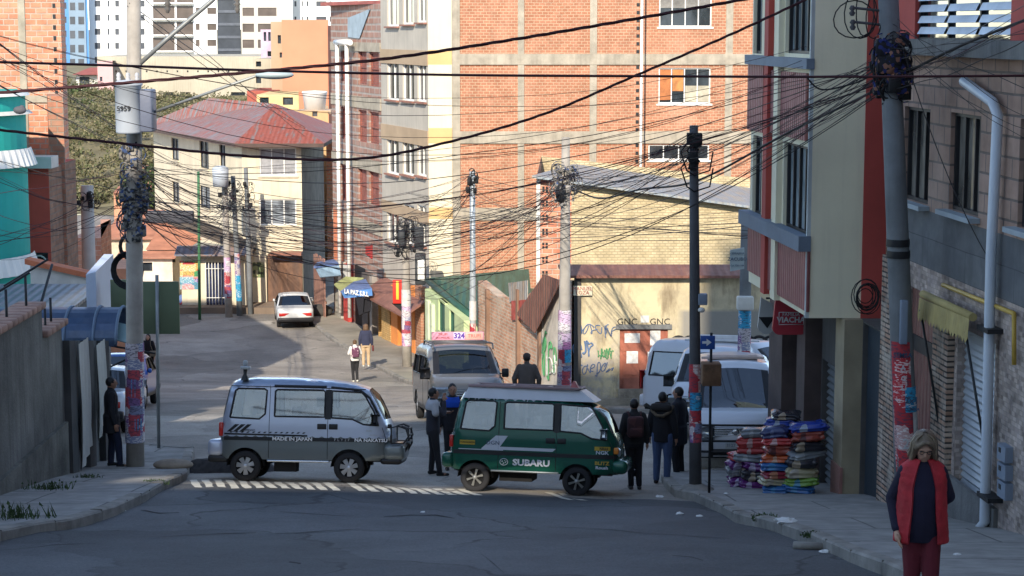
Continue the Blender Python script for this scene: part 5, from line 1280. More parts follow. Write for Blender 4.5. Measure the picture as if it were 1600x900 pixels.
m_ = MB(); m_.mesh([(.55, -.45, 1.92), (.72, -.45, 1.92), (.72, -.20, 1.92), (.55, -.20, 1.92), (.60, -.42, 2.06), (.64, -.42, 2.06), (.64, -.23, 2.06), (.60, -.23, 2.06)], [(0, 1, 5, 4), (1, 2, 6, 5), (2, 3, 7, 6), (3, 0, 4, 7), (4, 5, 6, 7)]); m_.build('roof_sign', M('taxi_sign_red', (.4, .12, .12), .6, .3, 8), gv, True)
decal(gv, yy, [(-1.52, .69), (1.45, .69), (1.45, .76), (-1.52, .76)], trimb, 'side_moulding', .008, (-1, 1))
decal(gv, yy, [(-1.0, .80), (-.74, 1.04), (-.52, 1.04), (-.66, .84), (.36, .84), (.30, .785), (-1.0, .785)], gw, 'stripe', .005)
decal(gv, yy, [(-1.42, .772), (-.6, .772), (-.6, .785), (-1.42, .785)], gw, 'stripe', .009)
sidetext(gv, yy, 'SUBARU', -.08, .565, .155, gw, 1.18, .006); sidetext(gv, yy, 'DGN', -.79, .905, .1, M('ink_navy', (.04, .07, .12)), 1.1)
m_ = MB(); c = (-.58, -(yy(-.58, .57) + .009), .57)
m_.tube([(c[0] + .072 * math.cos(t), c[1], c[2] + .06 * math.sin(t)) for t in [R(20 * k) for k in range(19)]], .006, 4, cap=False)
for dx, dz_, r_ in ((-.03, .01, .014), (.015, .025, .009), (.03, -.01, .009), (0, -.02, .009), (-.012, -.035, .008), (.04, .012, .008)): m_.ell((c[0] + dx, c[1], c[2] + dz_), (r_, .003, r_))
m_.build('emblem', gw, gv, True)
for (s_, x, z, mt, sz) in (('PIRELLI', 1.20, .875, trimb, .055), ('NGK', 1.20, .80, gw, .09), ('BLITZ', 1.20, .61, gy, .085), ('Roush', 1.20, .53, gw, .075)):
    if s_ == 'PIRELLI': decal(gv, yy, [(1.06, .84), (1.34, .84), (1.34, .91), (1.06, .91)], gy, 'sticker', .004, step=.3)
    sidetext(gv, yy, s_, x, z, sz, mt, 1.2, .002)
decal(gv, yy, [(-1.40, .86), (-1.12, .86), (-1.12, .94), (-1.40, .94)], gy, 'sticker', .004, step=.3); sidetext(gv, yy, 'YOKOHAMA', -1.26, .90, .048, trimb, 1.0)
seam(gv, yy, [(-.69, 1.66), (-.69, .42)]); seam(gv, yy, [(.36, 1.66), (.36, .42)]); seam(gv, yy, [(1.33, 1.0), (1.40, .80), (1.40, .42)])
decal(gv, yy, [(.305, 1.13), (.415, 1.13), (.415, 1.66), (.305, 1.66)], trimb, 'pillar_trim', .003, (-1, 1))
for s in (-1, 1):
    for x0, x1 in ((.17, .34), (.38, .54)): m_ = MB(); m_.bbox((x0, s * .70 - .02, .93), (x1, s * .70 + .02, 1.03), .012); m_.build('door_handle', trimb, gv, True)
    m_ = MB(); m_.bbox((-1.60, s * .62 - .05, .80), (-1.53, s * .62 + .07, 1.02), .02); m_.build('tail_light', lampr, gv, True)
    m_ = MB(); m_.bbox((1.40, s * .6 - .06, .78), (1.49, s * .6 + .04, .90), .02); m_.build('indicator', lampo, gv, True)
    m_ = MB(); m_.ell((1.47, s * .42, .80), (.05, .13, .09)); m_.build('headlight', lampw, gv, True)
MB().bbox((-1.74, -.68, .42), (-1.52, .68, .70), .08, seg=3).build('rear_bumper', green, gv, True); MB().bbox((1.36, -.68, .42), (1.66, .68, .68), .10, seg=3).build('front_bumper', green, gv, True)
for s in (-1, 1): MB().bbox((-.82, s * .69 - .03, .385), (.42, s * .69 + .03, .42), .012).build('side_step', M('step_grey', (.2, .22, .23), .4, .1, 3, 0, .5), gv, True)
m_ = MB(); m_.box((-.7, -.4, .2), (-.1, .4, .36)); m_.build('tank', under, gv, True)
mirror(gv, 1.22, -.66, 1.14, -1, chrome); mirror(gv, 1.22, .66, 1.14, 1, chrome)
gv.scale = (.92,) * 3
p = G(836, 770); ground_pose(gv, p.x + .08, p.y + .45, R(-8), (-1.11, .75), 1.42)
# ---- people carriers: grey, and three white ones
def minibus(name, label, px, py, yaw, mat, cfg):
    """front end on the ground at pixel px,py"""
    r = thing(name, label, 'minibus')
    H = cfg.get('H', 1.95); L = cfg.get('L', 4.5); W = cfg.get('W', 1.7); hood = cfg.get('hood', .75)
    f = L / 2
    S = dict(zb=.32, W=W, wheels=(-f + .95, f - .8), wr=.33, belt=1.1, tumble=.13,
        top=[(-f, .34), (-f - .01, .9), (-f + .05, 1.25), (-f + .18, H - .18), (-f + .35, H - .03), (-f + .8, H), (0, H + .02), (f - hood - .95, H - .02), (f - hood - .70, H - .13), (f - hood + .02, 1.20), (f - hood * .55, 1.12), (f - .12, .98), (f - .02, .80), (f, .55), (f - .04, .34)],
        windows=[[(-f + .25, 1.12), (-f + 1.25, 1.12), (-f + 1.25, H - .28), (-f + .33, H - .28)], [(-f + 1.35, 1.12), (-f + 2.4, 1.12), (-f + 2.4, H - .26), (-f + 1.35, H - .26)],
                 [(-f + 2.5, 1.12), (f - hood - .2, 1.10), (f - hood - .42, 1.42), (f - hood - .78, H - .28), (-f + 2.5, H - .26)]],
        screens={'windscreen': (f - hood - .72, f - hood + .03, 1.20, H - .13), 'rear_window': (-f, -f + .2, 1.15, H - .25)}, seats=(-f + 1.2, -f + 2.1, .35), seat_lift=.2,
        front_round=(f - .55, .45), bow=.10, crown=.05, step=.13, mats=[mat, trimb, trimb], zone=lambda x, z: 1 if (z < .42) else 0, round=.09, screen_mat=cfg.get('screen', cardark), win_mat=cfg.get('win', cardark))
    if cfg.get('dark_low'): S['zone'] = lambda x, z: 1 if (z < .5 and x > 1) or z < .42 else 0
    yy, hw = vehicle(r, S)
    for s in (-1, 1):
        m_ = MB(); m_.bbox((f - .30, s * W * .5 - s * .42, .72), (f + .045, s * W * .5 - s * .07, .90), .05); m_.build('headlight', lampw, r, True)
        m_ = MB(); m_.bbox((-f - .04, s * (W / 2 - .2), .8), (-f + .02, s * (W / 2 - .04), 1.2), .02); m_.build('tail_light', lampr, r, True)
        mirror(r, f - hood - .05, s * (W / 2 - .03), 1.22, s, cfg.get('mir', trimb), h=.2, d=.16)
        seam(r, yy, [(-f + 2.45, H - .2), (-f + 2.45, .4)], sides=(s,)); seam(r, yy, [(f - hood - .1, 1.05), (f - hood - .2, .4)], sides=(s,))
    m_ = MB(); m_.bbox((f - .05, -.46, .74), (f + .075, .46, .90), .03); g = m_.build('grille', trimb, r, True)
    m_ = MB()
    for z in (.76, .80, .84, .88): m_.bbox((f + .05, -.44, z - .009), (f + .088, .44, z + .009), .004)
    m_.build('chrome_bar', chrome, g, True)
    m_ = MB(); m_.ell((f + .09, 0, .82), (.012, .075, .055)); m_.build('badge', chrome, r, True)
    MB().bbox((f - .15, -W / 2 + .06, .34), (f + .10, W / 2 - .06, .66), .08, seg=3).build('front_bumper', mat, r, True); MB().bbox((-f - .1, -W / 2 + .06, .36), (-f + .1, W / 2 - .06, .66), .07, seg=3).build('rear_bumper', mat, r, True)
    m_ = MB(); m_.bbox((f + .085, -.5, .38), (f + .112, .5, .5), .01); m_.build('air_intake', trimb, r, True)
    m_ = MB(); m_.bbox((f + .11, -.19, .52), (f + .122, .19, .62), .003); pl = m_.build('number_plate', M('plate_white', (.55, .56, .56), .6), r, True)
    text('3127 KTL', .085, inkb, 'plate_number', pl, Matrix.Translation((f + .125, 0, .57)) @ Matrix.Rotation(R(90), 4, 'Z') @ Matrix.Rotation(R(90), 4, 'X'))
    m_ = MB(); m_.tube([(f - hood - .02, -.6, 1.22), (f - hood - .03, 0.0, 1.235)], .008, 4); m_.tube([(f - hood - .02, .05, 1.22), (f - hood - .03, .65, 1.235)], .008, 4); m_.build('wiper', trimb, r, True)
    m_ = MB(); m_.lathe([(.17, -.012), (.185, 0), (.17, .012), (.155, 0), (.17, -.012)], (0, 0, 0), 20, M4=Matrix.Translation((f - hood - .45, .38, 1.2)) @ Matrix.Rotation(R(60), 4, 'Y')); m_.build('steering_wheel', M('wheel_grey', (.2, .2, .2), .6), r, True)
    if cfg.get('roofsign'):
        m_ = MB()
        for s in (-1, 1): m_.tube([(-.9, s * .7, H - .02), (-.8, s * .7, H + .08), (.9, s * .7, H + .06), (1.0, s * .7, H - .06)], .02, 6)
        for x in (-.6, .0, .8): m_.tube([(x, -.7, H + .07), (x, .7, H + .07)], .018, 6)
        m_.build('roof_rack', M('rack_grey', (.12, .12, .13), .5, .1, 3, 0, .5), r, True)
    a = yaw; p = G(px, py); c, s = math.cos(a), math.sin(a)
    ground_pose(r, p.x - c * f, p.y - s * f, a, S['wheels'], W); return r, yy, f, H
greyp = paint('grey_beige_paint', (.16, .155, .145), .25, .32)
hd = R(-90 + 9)
gm, yy, f, H = minibus('grey_minibus', 'grey people carrier with a pink route board on its roof facing the camera', 735, 672, hd, greyp, dict(roofsign=1, H=1.82, hood=.82, screen=Mcarglass('screen_mid', .2, .12)))
m_ = MB(); m_.bbox((-.02, -.62, H + .11), (.04, .62, H + .31), .01); rs = m_.build('route_board', M('board_pink', (.58, .25, .34), .5, .05), gm, True)
m_ = MB(); m_.bbox((.04, -.10, H + .125), (.046, .16, H + .295), .002); m_.build('number_panel', M('panel_lilac', (.6, .5, .72), .5), rs, True)
m_ = MB(); m_.bbox((.04, .18, H + .125), (.046, .60, H + .295), .002); m_.build('side_panel', M('panel_salmon', (.58, .34, .28), .5), rs, True)
FXT = lambda x, y, z: Matrix.Translation((x, y, z)) @ Matrix.Rotation(R(90), 4, 'Z') @ Matrix.Rotation(R(90), 4, 'X')
text('324', .17, M('ink_purple', (.08, .03, .25), .6), 'route_number', rs, FXT(.05, .03, H + .21), bold=.006)
text('TRUFI', .085, M('ink_red', (.35, .05, .04)), 'route_text', rs, FXT(.05, -.36, H + .25)); text('SAN MIGUEL', .06, M('ink_red', (.35, .05, .04)), 'route_text', rs, FXT(.05, -.36, H + .17)); text('TRUFI', .12, M('ink_red2', (.5, .1, .08), .6), 'route_text', rs, FXT(.05, .39, H + .21))
wpt = paint('white_van_paint', (.58, .60, .64), .0, .3)
w1, yy, f, H = minibus('white_minibus', 'white minibus with black bull bar parked nearest behind the stacked blankets', 1149, 742, R(-90 - 5), wpt, dict(hood=.62, H=2.0, dark_low=1, mir=chrome, W=1.72))
m_ = MB()
for s in (-.45, .45): m_.tube([(f + .16, s, .35), (f + .19, s, .62), (f + .17, s, .98)], .028, 6)
for z in (.46, .66, .96): m_.tube([(f + .05, -.84, z), (f + .18, -.6, z), (f + .19, .6, z), (f + .05, .84, z)], .024, 6)
m_.build('bull_bar', trimb, w1, True)
m_ = MB(); m_.bbox((.35, -.62, H + .05), (.42, .62, H + .10), .01); m_.bbox((.1, -.5, H + .02), (.35, .5, H + .12), .03); m_.build('roof_rack', M('rack_pale', (.45, .36, .32), .6, .3), w1, True)
w2, yy, f, H = minibus('white_minibus', 'white minibus with red lettering along the windscreen top in front of the brown door', 1104, 690, R(-90 - 14), wpt, dict(hood=.55, H=1.9, W=1.72))
m_ = MB(); m_.bbox((-.1, -.85, H + .10), (-.02, .85, H + .14), .01); m_.bbox((-.2, -.6, H + .04), (-.12, .6, H + .24), .02); m_.build('roof_board', M('board_white', (.6, .6, .6), .5), w2, True)
m_ = MB(); m_.bbox((f - 1.16, -.45, H - .24), (f - 1.12, .45, H - .14), .01); m_.build('sun_strip', M('ink_red', (.35, .05, .04)), w2, True)
w3, yy, f, H = minibus('white_minibus', 'white minibus turned sideways farthest into the side street with a dark side window', 1285, 676, R(-42), wpt, dict(hood=.6, H=1.95, W=1.72))
# ---- white saloon and the two partly hidden cars
def sedan(name, label, cat, mat, x, y, yaw):
    r = thing(name, label, cat)
    S = dict(zb=.30, W=1.66, wheels=(-1.25, 1.25), wr=.30, belt=.88, tumble=.32, top=[(-2.1, .32), (-2.14, .62), (-2.08, .88), (-1.9, .93), (-1.35, .95), (-1.25, .97), (-.78, 1.33), (-.6, 1.38), (0, 1.40), (.35, 1.36), (1.0, .96), (1.2, .92), (1.95, .80), (2.1, .62), (2.1, .32)],
        windows=[[(-1.08, .95), (-.25, .95), (-.25, 1.30), (-.72, 1.29)], [(-.17, .95), (.80, .94), (.35, 1.27), (-.17, 1.30)]], screens={'rear_window': (-1.24, -.78, .98, 1.335), 'windscreen': (.4, 1.0, .97, 1.35)}, seats=(-.4, .3), seat_lift=-.1,
        front_round=(1.6, .3), rear_round=(-1.7, .2), bow=.06, crown=.04, step=.14, mats=[mat, trimb, trimb], zone=lambda x, z: 1 if z < .42 else 0, win_mat=cardark, round=.06)
    yy, hw = vehicle(r, S)
    for s in (-1, 1):
        m_ = MB(); m_.bbox((-2.17, s * .5 - .22, .60), (-2.06, s * .5 + .24, .74), .02); m_.build('tail_light', lampr, r, True)
        m_ = MB(); m_.bbox((2.0, s * .55 - .2, .58), (2.12, s * .55 + .2, .72), .02); m_.build('headlight', lampw, r, True)
        mirror(r, .75, s * .78, .98, s, mat, h=.12)
    MB().bbox((-2.28, -.8, .36), (-2.08, .8, .54), .04).build('rear_bumper', trimb, r, True); MB().bbox((2.02, -.8, .36), (2.2, .8, .54), .04).build('front_bumper', trimb, r, True)
    m_ = MB(); m_.bbox((-2.18, -.2, .60), (-2.15, .2, .72), .003); m_.build('number_plate', M('plate_white', (.55, .56, .56)), r, True)
    ground_pose(r, x, y, yaw, S['wheels'], 1.66); return r
p = G(463, 514); yw_ = R(90 + 9)
sedan('white_car', 'old white saloon car parked facing away near the far end of the street', 'car', paint('white_car_paint', (.60, .61, .60), 0, .35), p.x - .35, p.y + 2.0, yw_)
sedan('blue_car', 'bright blue car parked on the left, mostly hidden behind the poster pole', 'car', paint('blue_car_paint', (.01, .09, .36), .1, .3), P(168, 560, 49).x, 50.5, R(-86))
sedan('white_hatchback', 'white car on the left of which only the pale side shows past the wall corner', 'car', wpt, P(140, 600, 42).x, 43.0, R(94))
# ---------------------------------------------------------------- people: bodies grown as one surface from tapered limbs
skinm = M('skin', (.30, .155, .10), .6, .1, 5, .05); skinl = M('skin_light', (.42, .25, .18), .6, .1, 5, .05)
hairb = M('hair_black', (.012, .01, .01), .5, .3, 12, .5); hairg = M('hair_grey_blond', (.15, .115, .08), .6, .35, 18, .8)
cm = {}
def clo(c, tagn=''):
    k = tuple(c)
    if k not in cm: cm[k] = M('cloth_%d' % len(cm), c, .9, .18, 3, .35)
    return cm[k]
def limb(mb, p0, p1, r0, r1, n=10):
    p0, p1 = Vector(p0), Vector(p1); d = (p1 - p0).normalized(); pts = []; rs = []
    for t in (-.95, -.7, -.35): pts.append(p0 + d * r0 * t); rs.append(r0 * math.sqrt(1 - t * t))
    for t in (0, .33, .66, 1): pts.append(p0.lerp(p1, t)); rs.append(r0 + (r1 - r0) * t)
    for t in (.35, .7, .95): pts.append(p1 + d * r1 * t); rs.append(r1 * math.sqrt(1 - t * t))
    mb.tube(pts, rs, n)
def loft(mb, rings, n=16):
    """rings: (cx, cy, z, rx, ry)"""
    k = len(mb.v)
    for (cx, cy, z, rx, ry) in rings:
        for j in range(n): t = 2 * math.pi * j / n; mb.v.append(Vector((cx + rx * math.cos(t), cy + ry * math.sin(t), z)))
    for i in range(len(rings) - 1):
        for j in range(n): q = k + i * n; mb.f.append((q + j, q + (j + 1) % n, q + n + (j + 1) % n, q + n + j)); mb.m.append(0); mb.s.append(True)
    mb.f.append(tuple(k + j for j in range(n))[::-1]); mb.m.append(0); mb.s.append(True)
    q = k + (len(rings) - 1) * n; mb.f.append(tuple(q + j for j in range(n))); mb.m.append(0); mb.s.append(True)
def fuse(mb, name, mats, parent, vox, paintf=None, smooth=3, M4=None):
    me = bpy.data.meshes.new(name); me.from_pydata([M4 @ v if M4 else v for v in mb.v], [], mb.f)
    o = bpy.data.objects.new(name, me); COL.objects.link(o)
    md = o.modifiers.new('r', 'REMESH'); md.mode = 'VOXEL'; md.voxel_size = vox; md.use_smooth_shade = True
    ms = o.modifiers.new('s', 'SMOOTH'); ms.iterations = smooth; ms.factor = .5
    dg = bpy.context.evaluated_depsgraph_get(); nm = bpy.data.meshes.new_from_object(o.evaluated_get(dg))
    bpy.data.objects.remove(o); nm.name = name
    o = bpy.data.objects.new(name, nm); COL.objects.link(o); o.parent = parent
    nm.materials.clear()
    for m in (mats if isinstance(mats, (list, tuple)) else [mats]): nm.materials.append(m)
    if paintf:
        for p in nm.polygons: p.material_index = paintf(p.center)
    return o
def hand(mb, w, d, side, s=1.0, curl=.5):
    """palm and five separate fingers hanging from wrist w along direction d"""
    w = Vector(w); d = Vector(d).normalized(); f = Vector((0, 1, 0)); f = (f - d * f.dot(d)).normalized(); inn = d.cross(f) * (1 if side > 0 else -1)
    limb(mb, w, w + d * .07 * s, .027 * s, .032 * s, 8)
    limb(mb, w + d * .04 * s + f * .018 * s, w + d * .085 * s + f * .02 * s, .022 * s, .018 * s, 8); limb(mb, w + d * .04 * s - f * .018 * s, w + d * .085 * s - f * .02 * s, .022 * s, .018 * s, 8)
    for k, (o, L) in enumerate(((.033, .07), (.012, .08), (-.011, .075), (-.033, .058))):
        a = w + d * .09 * s + f * o * s; b = a + d * L * .5 * s + inn * .01 * curl; c = b + (d * (1 - .5 * curl) + inn * curl * .8).normalized() * L * .5 * s
        limb(mb, a - d * .01, b, .0095 * s, .009 * s, 6); limb(mb, b, c, .009 * s, .0075 * s, 6)
    a = w + d * .03 * s + f * .028 * s; b = a + (d * .6 + f * .8).normalized() * .04 * s; c = b + (d * .95 + f * .2 + inn * .3).normalized() * .03 * s
    limb(mb, a, b, .012 * s, .0105 * s, 6); limb(mb, b, c, .0105 * s, .008 * s, 6)
def person(label, x, y, yaw, h=1.65, legs=None, arms=None, top=(.03, .03, .04), bottom=(.02, .02, .025), shoe=(.02, .02, .02), hair=hairb, hairlen='short', skin=None, lean=0.0, head_tilt=0.0, wide=1.0,
           vox=.016, jacket=None, longc=0.0, zoff=None, loose=1.0, sleeve=True, torso_twist=0, extras=None, head_yaw=0):
    """local: z up, facing +y; joint dictionaries override the standing pose"""
    skin = skin or skinm
    z0 = gz(x, y) + lump(x, y) if zoff is None else zoff
    r = thing('person', label, 'person', (x, y, z0), yaw)
    s = h / 1.70
    L = dict(hipL=(-.095, 0, .90), kneeL=(-.10, .02, .49), ankL=(-.10, -.02, .085), hipR=(.095, 0, .90), kneeR=(.10, .02, .49), ankR=(.10, -.02, .085))
    if legs: L.update(legs)
    A = dict(shL=(-.19, 0, 1.40), elL=(-.24, -.03, 1.12), wrL=(-.25, .03, .87), shR=(.19, 0, 1.40), elR=(.24, -.03, 1.12), wrR=(.25, .03, .87))
    if arms: A.update(arms)
    J = {k: Vector(v) for k, v in {**L, **A}.items()}
    pel = (J['hipL'] + J['hipR']) / 2; dz = pel.z - .90
    for k in A: J[k].z += dz; J[k].y += lean * (J[k].z - pel.z); J[k] += Vector((pel.x, pel.y, 0))
    neck = Vector((pel.x, pel.y + lean * .55, 1.47 + dz)); hc = neck + Vector((0, .02 + lean * .1 + head_tilt * .05, .125))
    def torso(mb, g=0.0, low=.80, belly=0.0):
        zs = ((low, .165, .11), (.90, .172, .12 + belly * .4), (1.0, .162, .114 + belly * .8), (1.10, .155, .112 + belly * .9), (1.22, .165, .115 + belly * .6), (1.34, .182, .112), (1.41, .165, .09), (1.46, .075, .065))
        loft(mb, [(pel.x, pel.y + lean * max(0, z - .9), z + dz, (a * wide + g) * 1.0, b * wide + g) for z, a, b in zs])
    M4 = Matrix.Diagonal((s, s, s, 1))
    # body
    b = MB(); torso(b)
    for q in 'LR':
        sg = -1 if q == 'L' else 1
        limb(b, J['hip' + q], J['knee' + q], .088 * wide, .056); limb(b, J['knee' + q], J['ank' + q], .056, .038)
        af = J['ank' + q]; limb(b, af + Vector((0, -.02, -.04)), af + Vector((sg * .02, .13, -.055)), .036, .028)
        limb(b, J['sh' + q] - Vector((sg * .03, 0, .01)), J['el' + q], .055, .042); limb(b, J['el' + q], J['wr' + q], .041, .027)
        hand(b, J['wr' + q], (J['wr' + q] - J['el' + q]), -sg, 1.0)
    limb(b, neck - Vector((0, 0, .06)), hc - Vector((0, .01, .04)), .056, .052)
    hm = Matrix.Rotation(head_yaw, 3, 'Z') @ Matrix.Rotation(-head_tilt, 3, 'X')
    def hp(v): return hc + hm @ Vector(v)
    b.ell(hc, (.077, .095, .112), M3=hm); b.ell(hp((0, .02, -.06)), (.058, .07, .062), M3=hm)
    limb(b, hp((0, .088, .015)), hp((0, .108, -.018)), .010, .014, 8)                 # nose
    limb(b, hp((-.018, .084, -.048)), hp((.018, .084, -.048)), .010, .010, 6)           # lips
    for sg in (-1, 1): b.ell(hp((sg * .078, -.004, -.005)), (.011, .02, .03), M3=hm)      # ears
    for sg in (-1, 1): limb(b, hp((sg * .014, .088, .030)), hp((sg * .048, .078, .028)), .009, .008, 6)   # brow
    bd = fuse(b, 'body', skin, r, vox * .8, None, 2, M4)
    e_ = MB()
    for sg in (-1, 1): e_.ell(hp((sg * .031, .080, .010)), (.012, .008, .007), M3=hm)
    me_ = MB(); me_.v = [M4 @ v for v in e_.v]; me_.f, me_.m, me_.s = e_.f, e_.m, e_.s; me_.build('eyes', black, r, True)
    # trousers
    t = MB(); loft(t, [(pel.x, pel.y, z + dz, a * wide + .012, c * wide + .012) for z, a, c in ((.80, .165, .112), (.88, .172, .122), (.98, .160, .115))])
    for q in 'LR':
        limb(t, J['hip' + q], J['knee' + q], .098 * wide * loose, .068 * loose); limb(t, J['knee' + q], J['ank' + q] + (J['knee' + q] - J['ank' + q]) * .02, .068 * loose, .055 * loose)
    fuse(t, 'trousers', clo(bottom), r, vox, None, 2, M4)
    for q in 'LR':
        sg = -1 if q == 'L' else 1; m_ = MB(); a = J['ank' + q]
        limb(m_, a + Vector((0, -.03, -.045)), a + Vector((sg * .01, .05, -.05)), .043, .040); limb(m_, a + Vector((0, .04, -.05)), a + Vector((sg * .025, .16, -.058)), .038, .027)
        fuse(m_, 'shoe', clo(shoe), r, .012, None, 2, M4)
    # top
    t = MB(); torso(t, .016 * loose, .84 - longc, jacket or 0)
    if longc > .1: loft(t, [(pel.x, pel.y, z + dz, .19 * wide + .02, .135 * wide + .02) for z in (.86 - longc, 1.0)])
    for q in 'LR':
        sg = -1 if q == 'L' else 1
        limb(t, J['sh' + q] - Vector((sg * .03, 0, .01)), J['el' + q], .070 * loose, .056 * loose); limb(t, J['el' + q], J['el' + q].lerp(J['wr' + q], .93), .055 * loose, .042 * loose)
    limb(t, neck - Vector((0, 0, .08)), neck + Vector((0, 0, .02)), .075, .066)
    fuse(t, 'jacket', clo(top), r, vox, None, 2, M4)
    # hair
    t = MB()
    if hairlen != 'none':
        t.ell(hp((0, -.018, .022)), (.088, .098, .105) if hairlen != 'bob' else (.098, .108, .112), M3=hm)
        if hairlen == 'bob':
            for sg in (-1, 1):
                limb(t, hp((sg * .068, .02, .06)), hp((sg * .092, .028, -.09)), .034, .024); limb(t, hp((sg * .055, -.04, .05)), hp((sg * .075, -.035, -.12)), .048, .04)
                limb(t, hp((sg * .015, .085, .10)), hp((sg * .075, .06, .03)), .022, .018)
            t.ell(hp((0, -.06, -.06)), (.095, .065, .10), M3=hm)
        if hairlen == 'long':
            for sg in (-1, 1): limb(t, hp((sg * .055, -.03, .03)), hp((sg * .09, .0, -.26)), .042, .03)
            limb(t, hp((0, -.06, .03)), hp((0, -.09, -.3)), .06, .045)
        if hairlen == 'bun': t.ell(hp((0, -.09, .09)), (.045, .045, .045)); 
        o = fuse(t, 'hair', hair, r, .012 if vox < .012 else .014, None, 1, M4)
        # keep the face clear of hair
        bm = bmesh.new(); bm.from_mesh(o.data); inv = hm.inverted(); dead = []
        for f_ in bm.faces:
            c = inv @ (f_.calc_center_median() / s - hc)
            lim = .052 if hairlen == 'bob' else .055
            if hairlen == 'bob':
                if c.y > .05 and abs(c.x) < .062 and c.z < .095 - abs(c.x) * .8: dead.append(f_)
            elif c.y > .035 and c.z < lim and abs(c.x) < .058 + (0 if hairlen != 'short' else .03): dead.append(f_)
        bmesh.ops.delete(bm, geom=dead, context='FACES'); bm.to_mesh(o.data); bm.free()
    if extras: extras(r, J, s, hp, hm, pel, M4)
    return r
def scaled(mb, M4):
    q = MB(); q.v = [M4 @ v for v in mb.v]; q.f, q.m, q.s = mb.f, mb.m, mb.s; return q
def backpack(col, col2):
    def f(r, J, s, hp, hm, pel, M4):
        m_ = MB(); m_.bbox((-.15, -.27, 1.02), (.15, -.12, 1.42), .06, seg=3); m_.bbox((-.12, -.31, 1.05), (.12, -.25, 1.22), .04)
        for sg in (-1, 1): m_.tube([(sg * .10, -.14, 1.40), (sg * .12, -.06, 1.47), (sg * .12, .10, 1.44), (sg * .13, .13, 1.25), (sg * .14, -.08, 1.06)], .02, 6)
        scaled(m_, M4).build('backpack', Mcloth('backpack_%d' % len(MATS), (col, col, col2, col), 9), r, True)
    return f
def cap(col):
    def f(r, J, s, hp, hm, pel, M4):
        m_ = MB(); m_.ell(hp((0, -.012, .045)), (.092, .104, .085), M3=hm); m_.ell(hp((0, .10, .035)), (.06, .055, .01), M3=hm)
        scaled(m_, M4).build('cap', clo(col), r, True)
    return f
# woman in the red vest, near the camera
def vest(r, J, s, hp, hm, pel, M4):
    m_ = MB()
    zs = ((.78, .232, .185), (.90, .226, .182), (1.02, .214, .180), (1.16, .204, .174), (1.28, .202, .152), (1.37, .20, .135), (1.43, .178, .112), (1.465, .13, .095), (1.49, .090, .082))
    Z_ = []
    for q0, q1 in zip(zs, zs[1:]): Z_ += [tuple(a + (b - a) * t / 6 for a, b in zip(q0, q1)) for t in range(6)]
    zs = Z_ + [zs[-1]]; n = 36; rings = []
    for z, a, c in zs:
        gap = 30 - 11 * sstep(1.22, 1.46, z) + 4 * sstep(1.1, .8, z)
        rg = []
        for j in range(n + 1):
            t = R(90 + gap + (360 - 2 * gap) * j / n); w = 1 + .014 * math.sin(j * 1.9 + z * 9) * math.cos(z * 21 + j * .3) + .016 * abs(math.sin(z * 42))
            rg.append(Vector((pel.x + a * math.cos(t) * w, pel.y + c * math.sin(t) * w, z)))
        rings.append(rg)
    armz = (1.12, 1.42)
    for th in (0, .022):
        k = len(m_.v)
        for rg in rings:
            c0 = Vector((pel.x, pel.y, rg[0].z))
            for p in rg: m_.v.append(p - (p - c0).normalized() * th)
        for i in range(len(rings) - 1):
            for j in range(n):
                q = k + i * (n + 1) + j; fc = (q, q + 1, q + n + 2, q + n + 1); m_.f.append(fc if th == 0 else fc[::-1]); m_.m.append(0); m_.s.append(True)
    kk = len(rings) * (n + 1)
    for j in range(n): m_.f.append((j + 1, j, kk + j, kk + j + 1)); m_.m.append(0); m_.s.append(True)
    for i in range(len(rings) - 1):
        for e in (0, n): q = i * (n + 1) + e; m_.f.append((q, q + n + 1, kk + q + n + 1, kk + q)); m_.m.append(0); m_.s.append(True)
    scaled(m_, M4).build('vest', M('vest_red', (.36, .02, .03), .75, .25, 9, .6), r, True)
    for tone, c_ in enumerate(((.17, .13, .09), (.11, .08, .055), (.25, .20, .14))):
        m_ = MB(); q_ = random.Random(tone + 40)
        for k in range(110):
            th = R(q_.uniform(146, 394)); ct, st = math.cos(th), math.sin(th); e1 = q_.uniform(.96, 1.06); dr = q_.uniform(-.025, .02)
            m_.tube([hp((ct * .02, st * .02 - .01, .134)), hp((ct * .072 * e1, st * .078 * e1 - .015, .112)), hp((ct * .103 * e1, st * .110 * e1 - .015, .045)), hp((ct * .110 * e1, st * .110 * e1 - .012, -.04)), hp((ct * (.112 + dr) * e1, st * (.108 + dr) * e1 - .01, -.105 + q_.uniform(-.025, .02)))], [.003, .0045, .005, .0045, .001], 4, cap=False)
        scaled(m_, M4).build('hair_strands', M('hair_tone_%d' % tone, c_, .5, .2, 8, .1), r, True)
    m_ = MB(); m_.tube([hp((-.052, .088, .018)), hp((-.03, .10, .024)), hp((0, .103, .016)), hp((.03, .10, .024)), hp((.052, .088, .018))], .0035, 5)
    for sg in (-1, 1): m_.tube([hp((sg * .031 + .018 * math.cos(t), .099, .008 + .015 * math.sin(t))) for t in [R(30 * k) for k in range(13)]], .0028, 5, cap=False)
    scaled(m_, M4).build('glasses', trimb, r, True)
wp = P(1437, 900, 15.0)
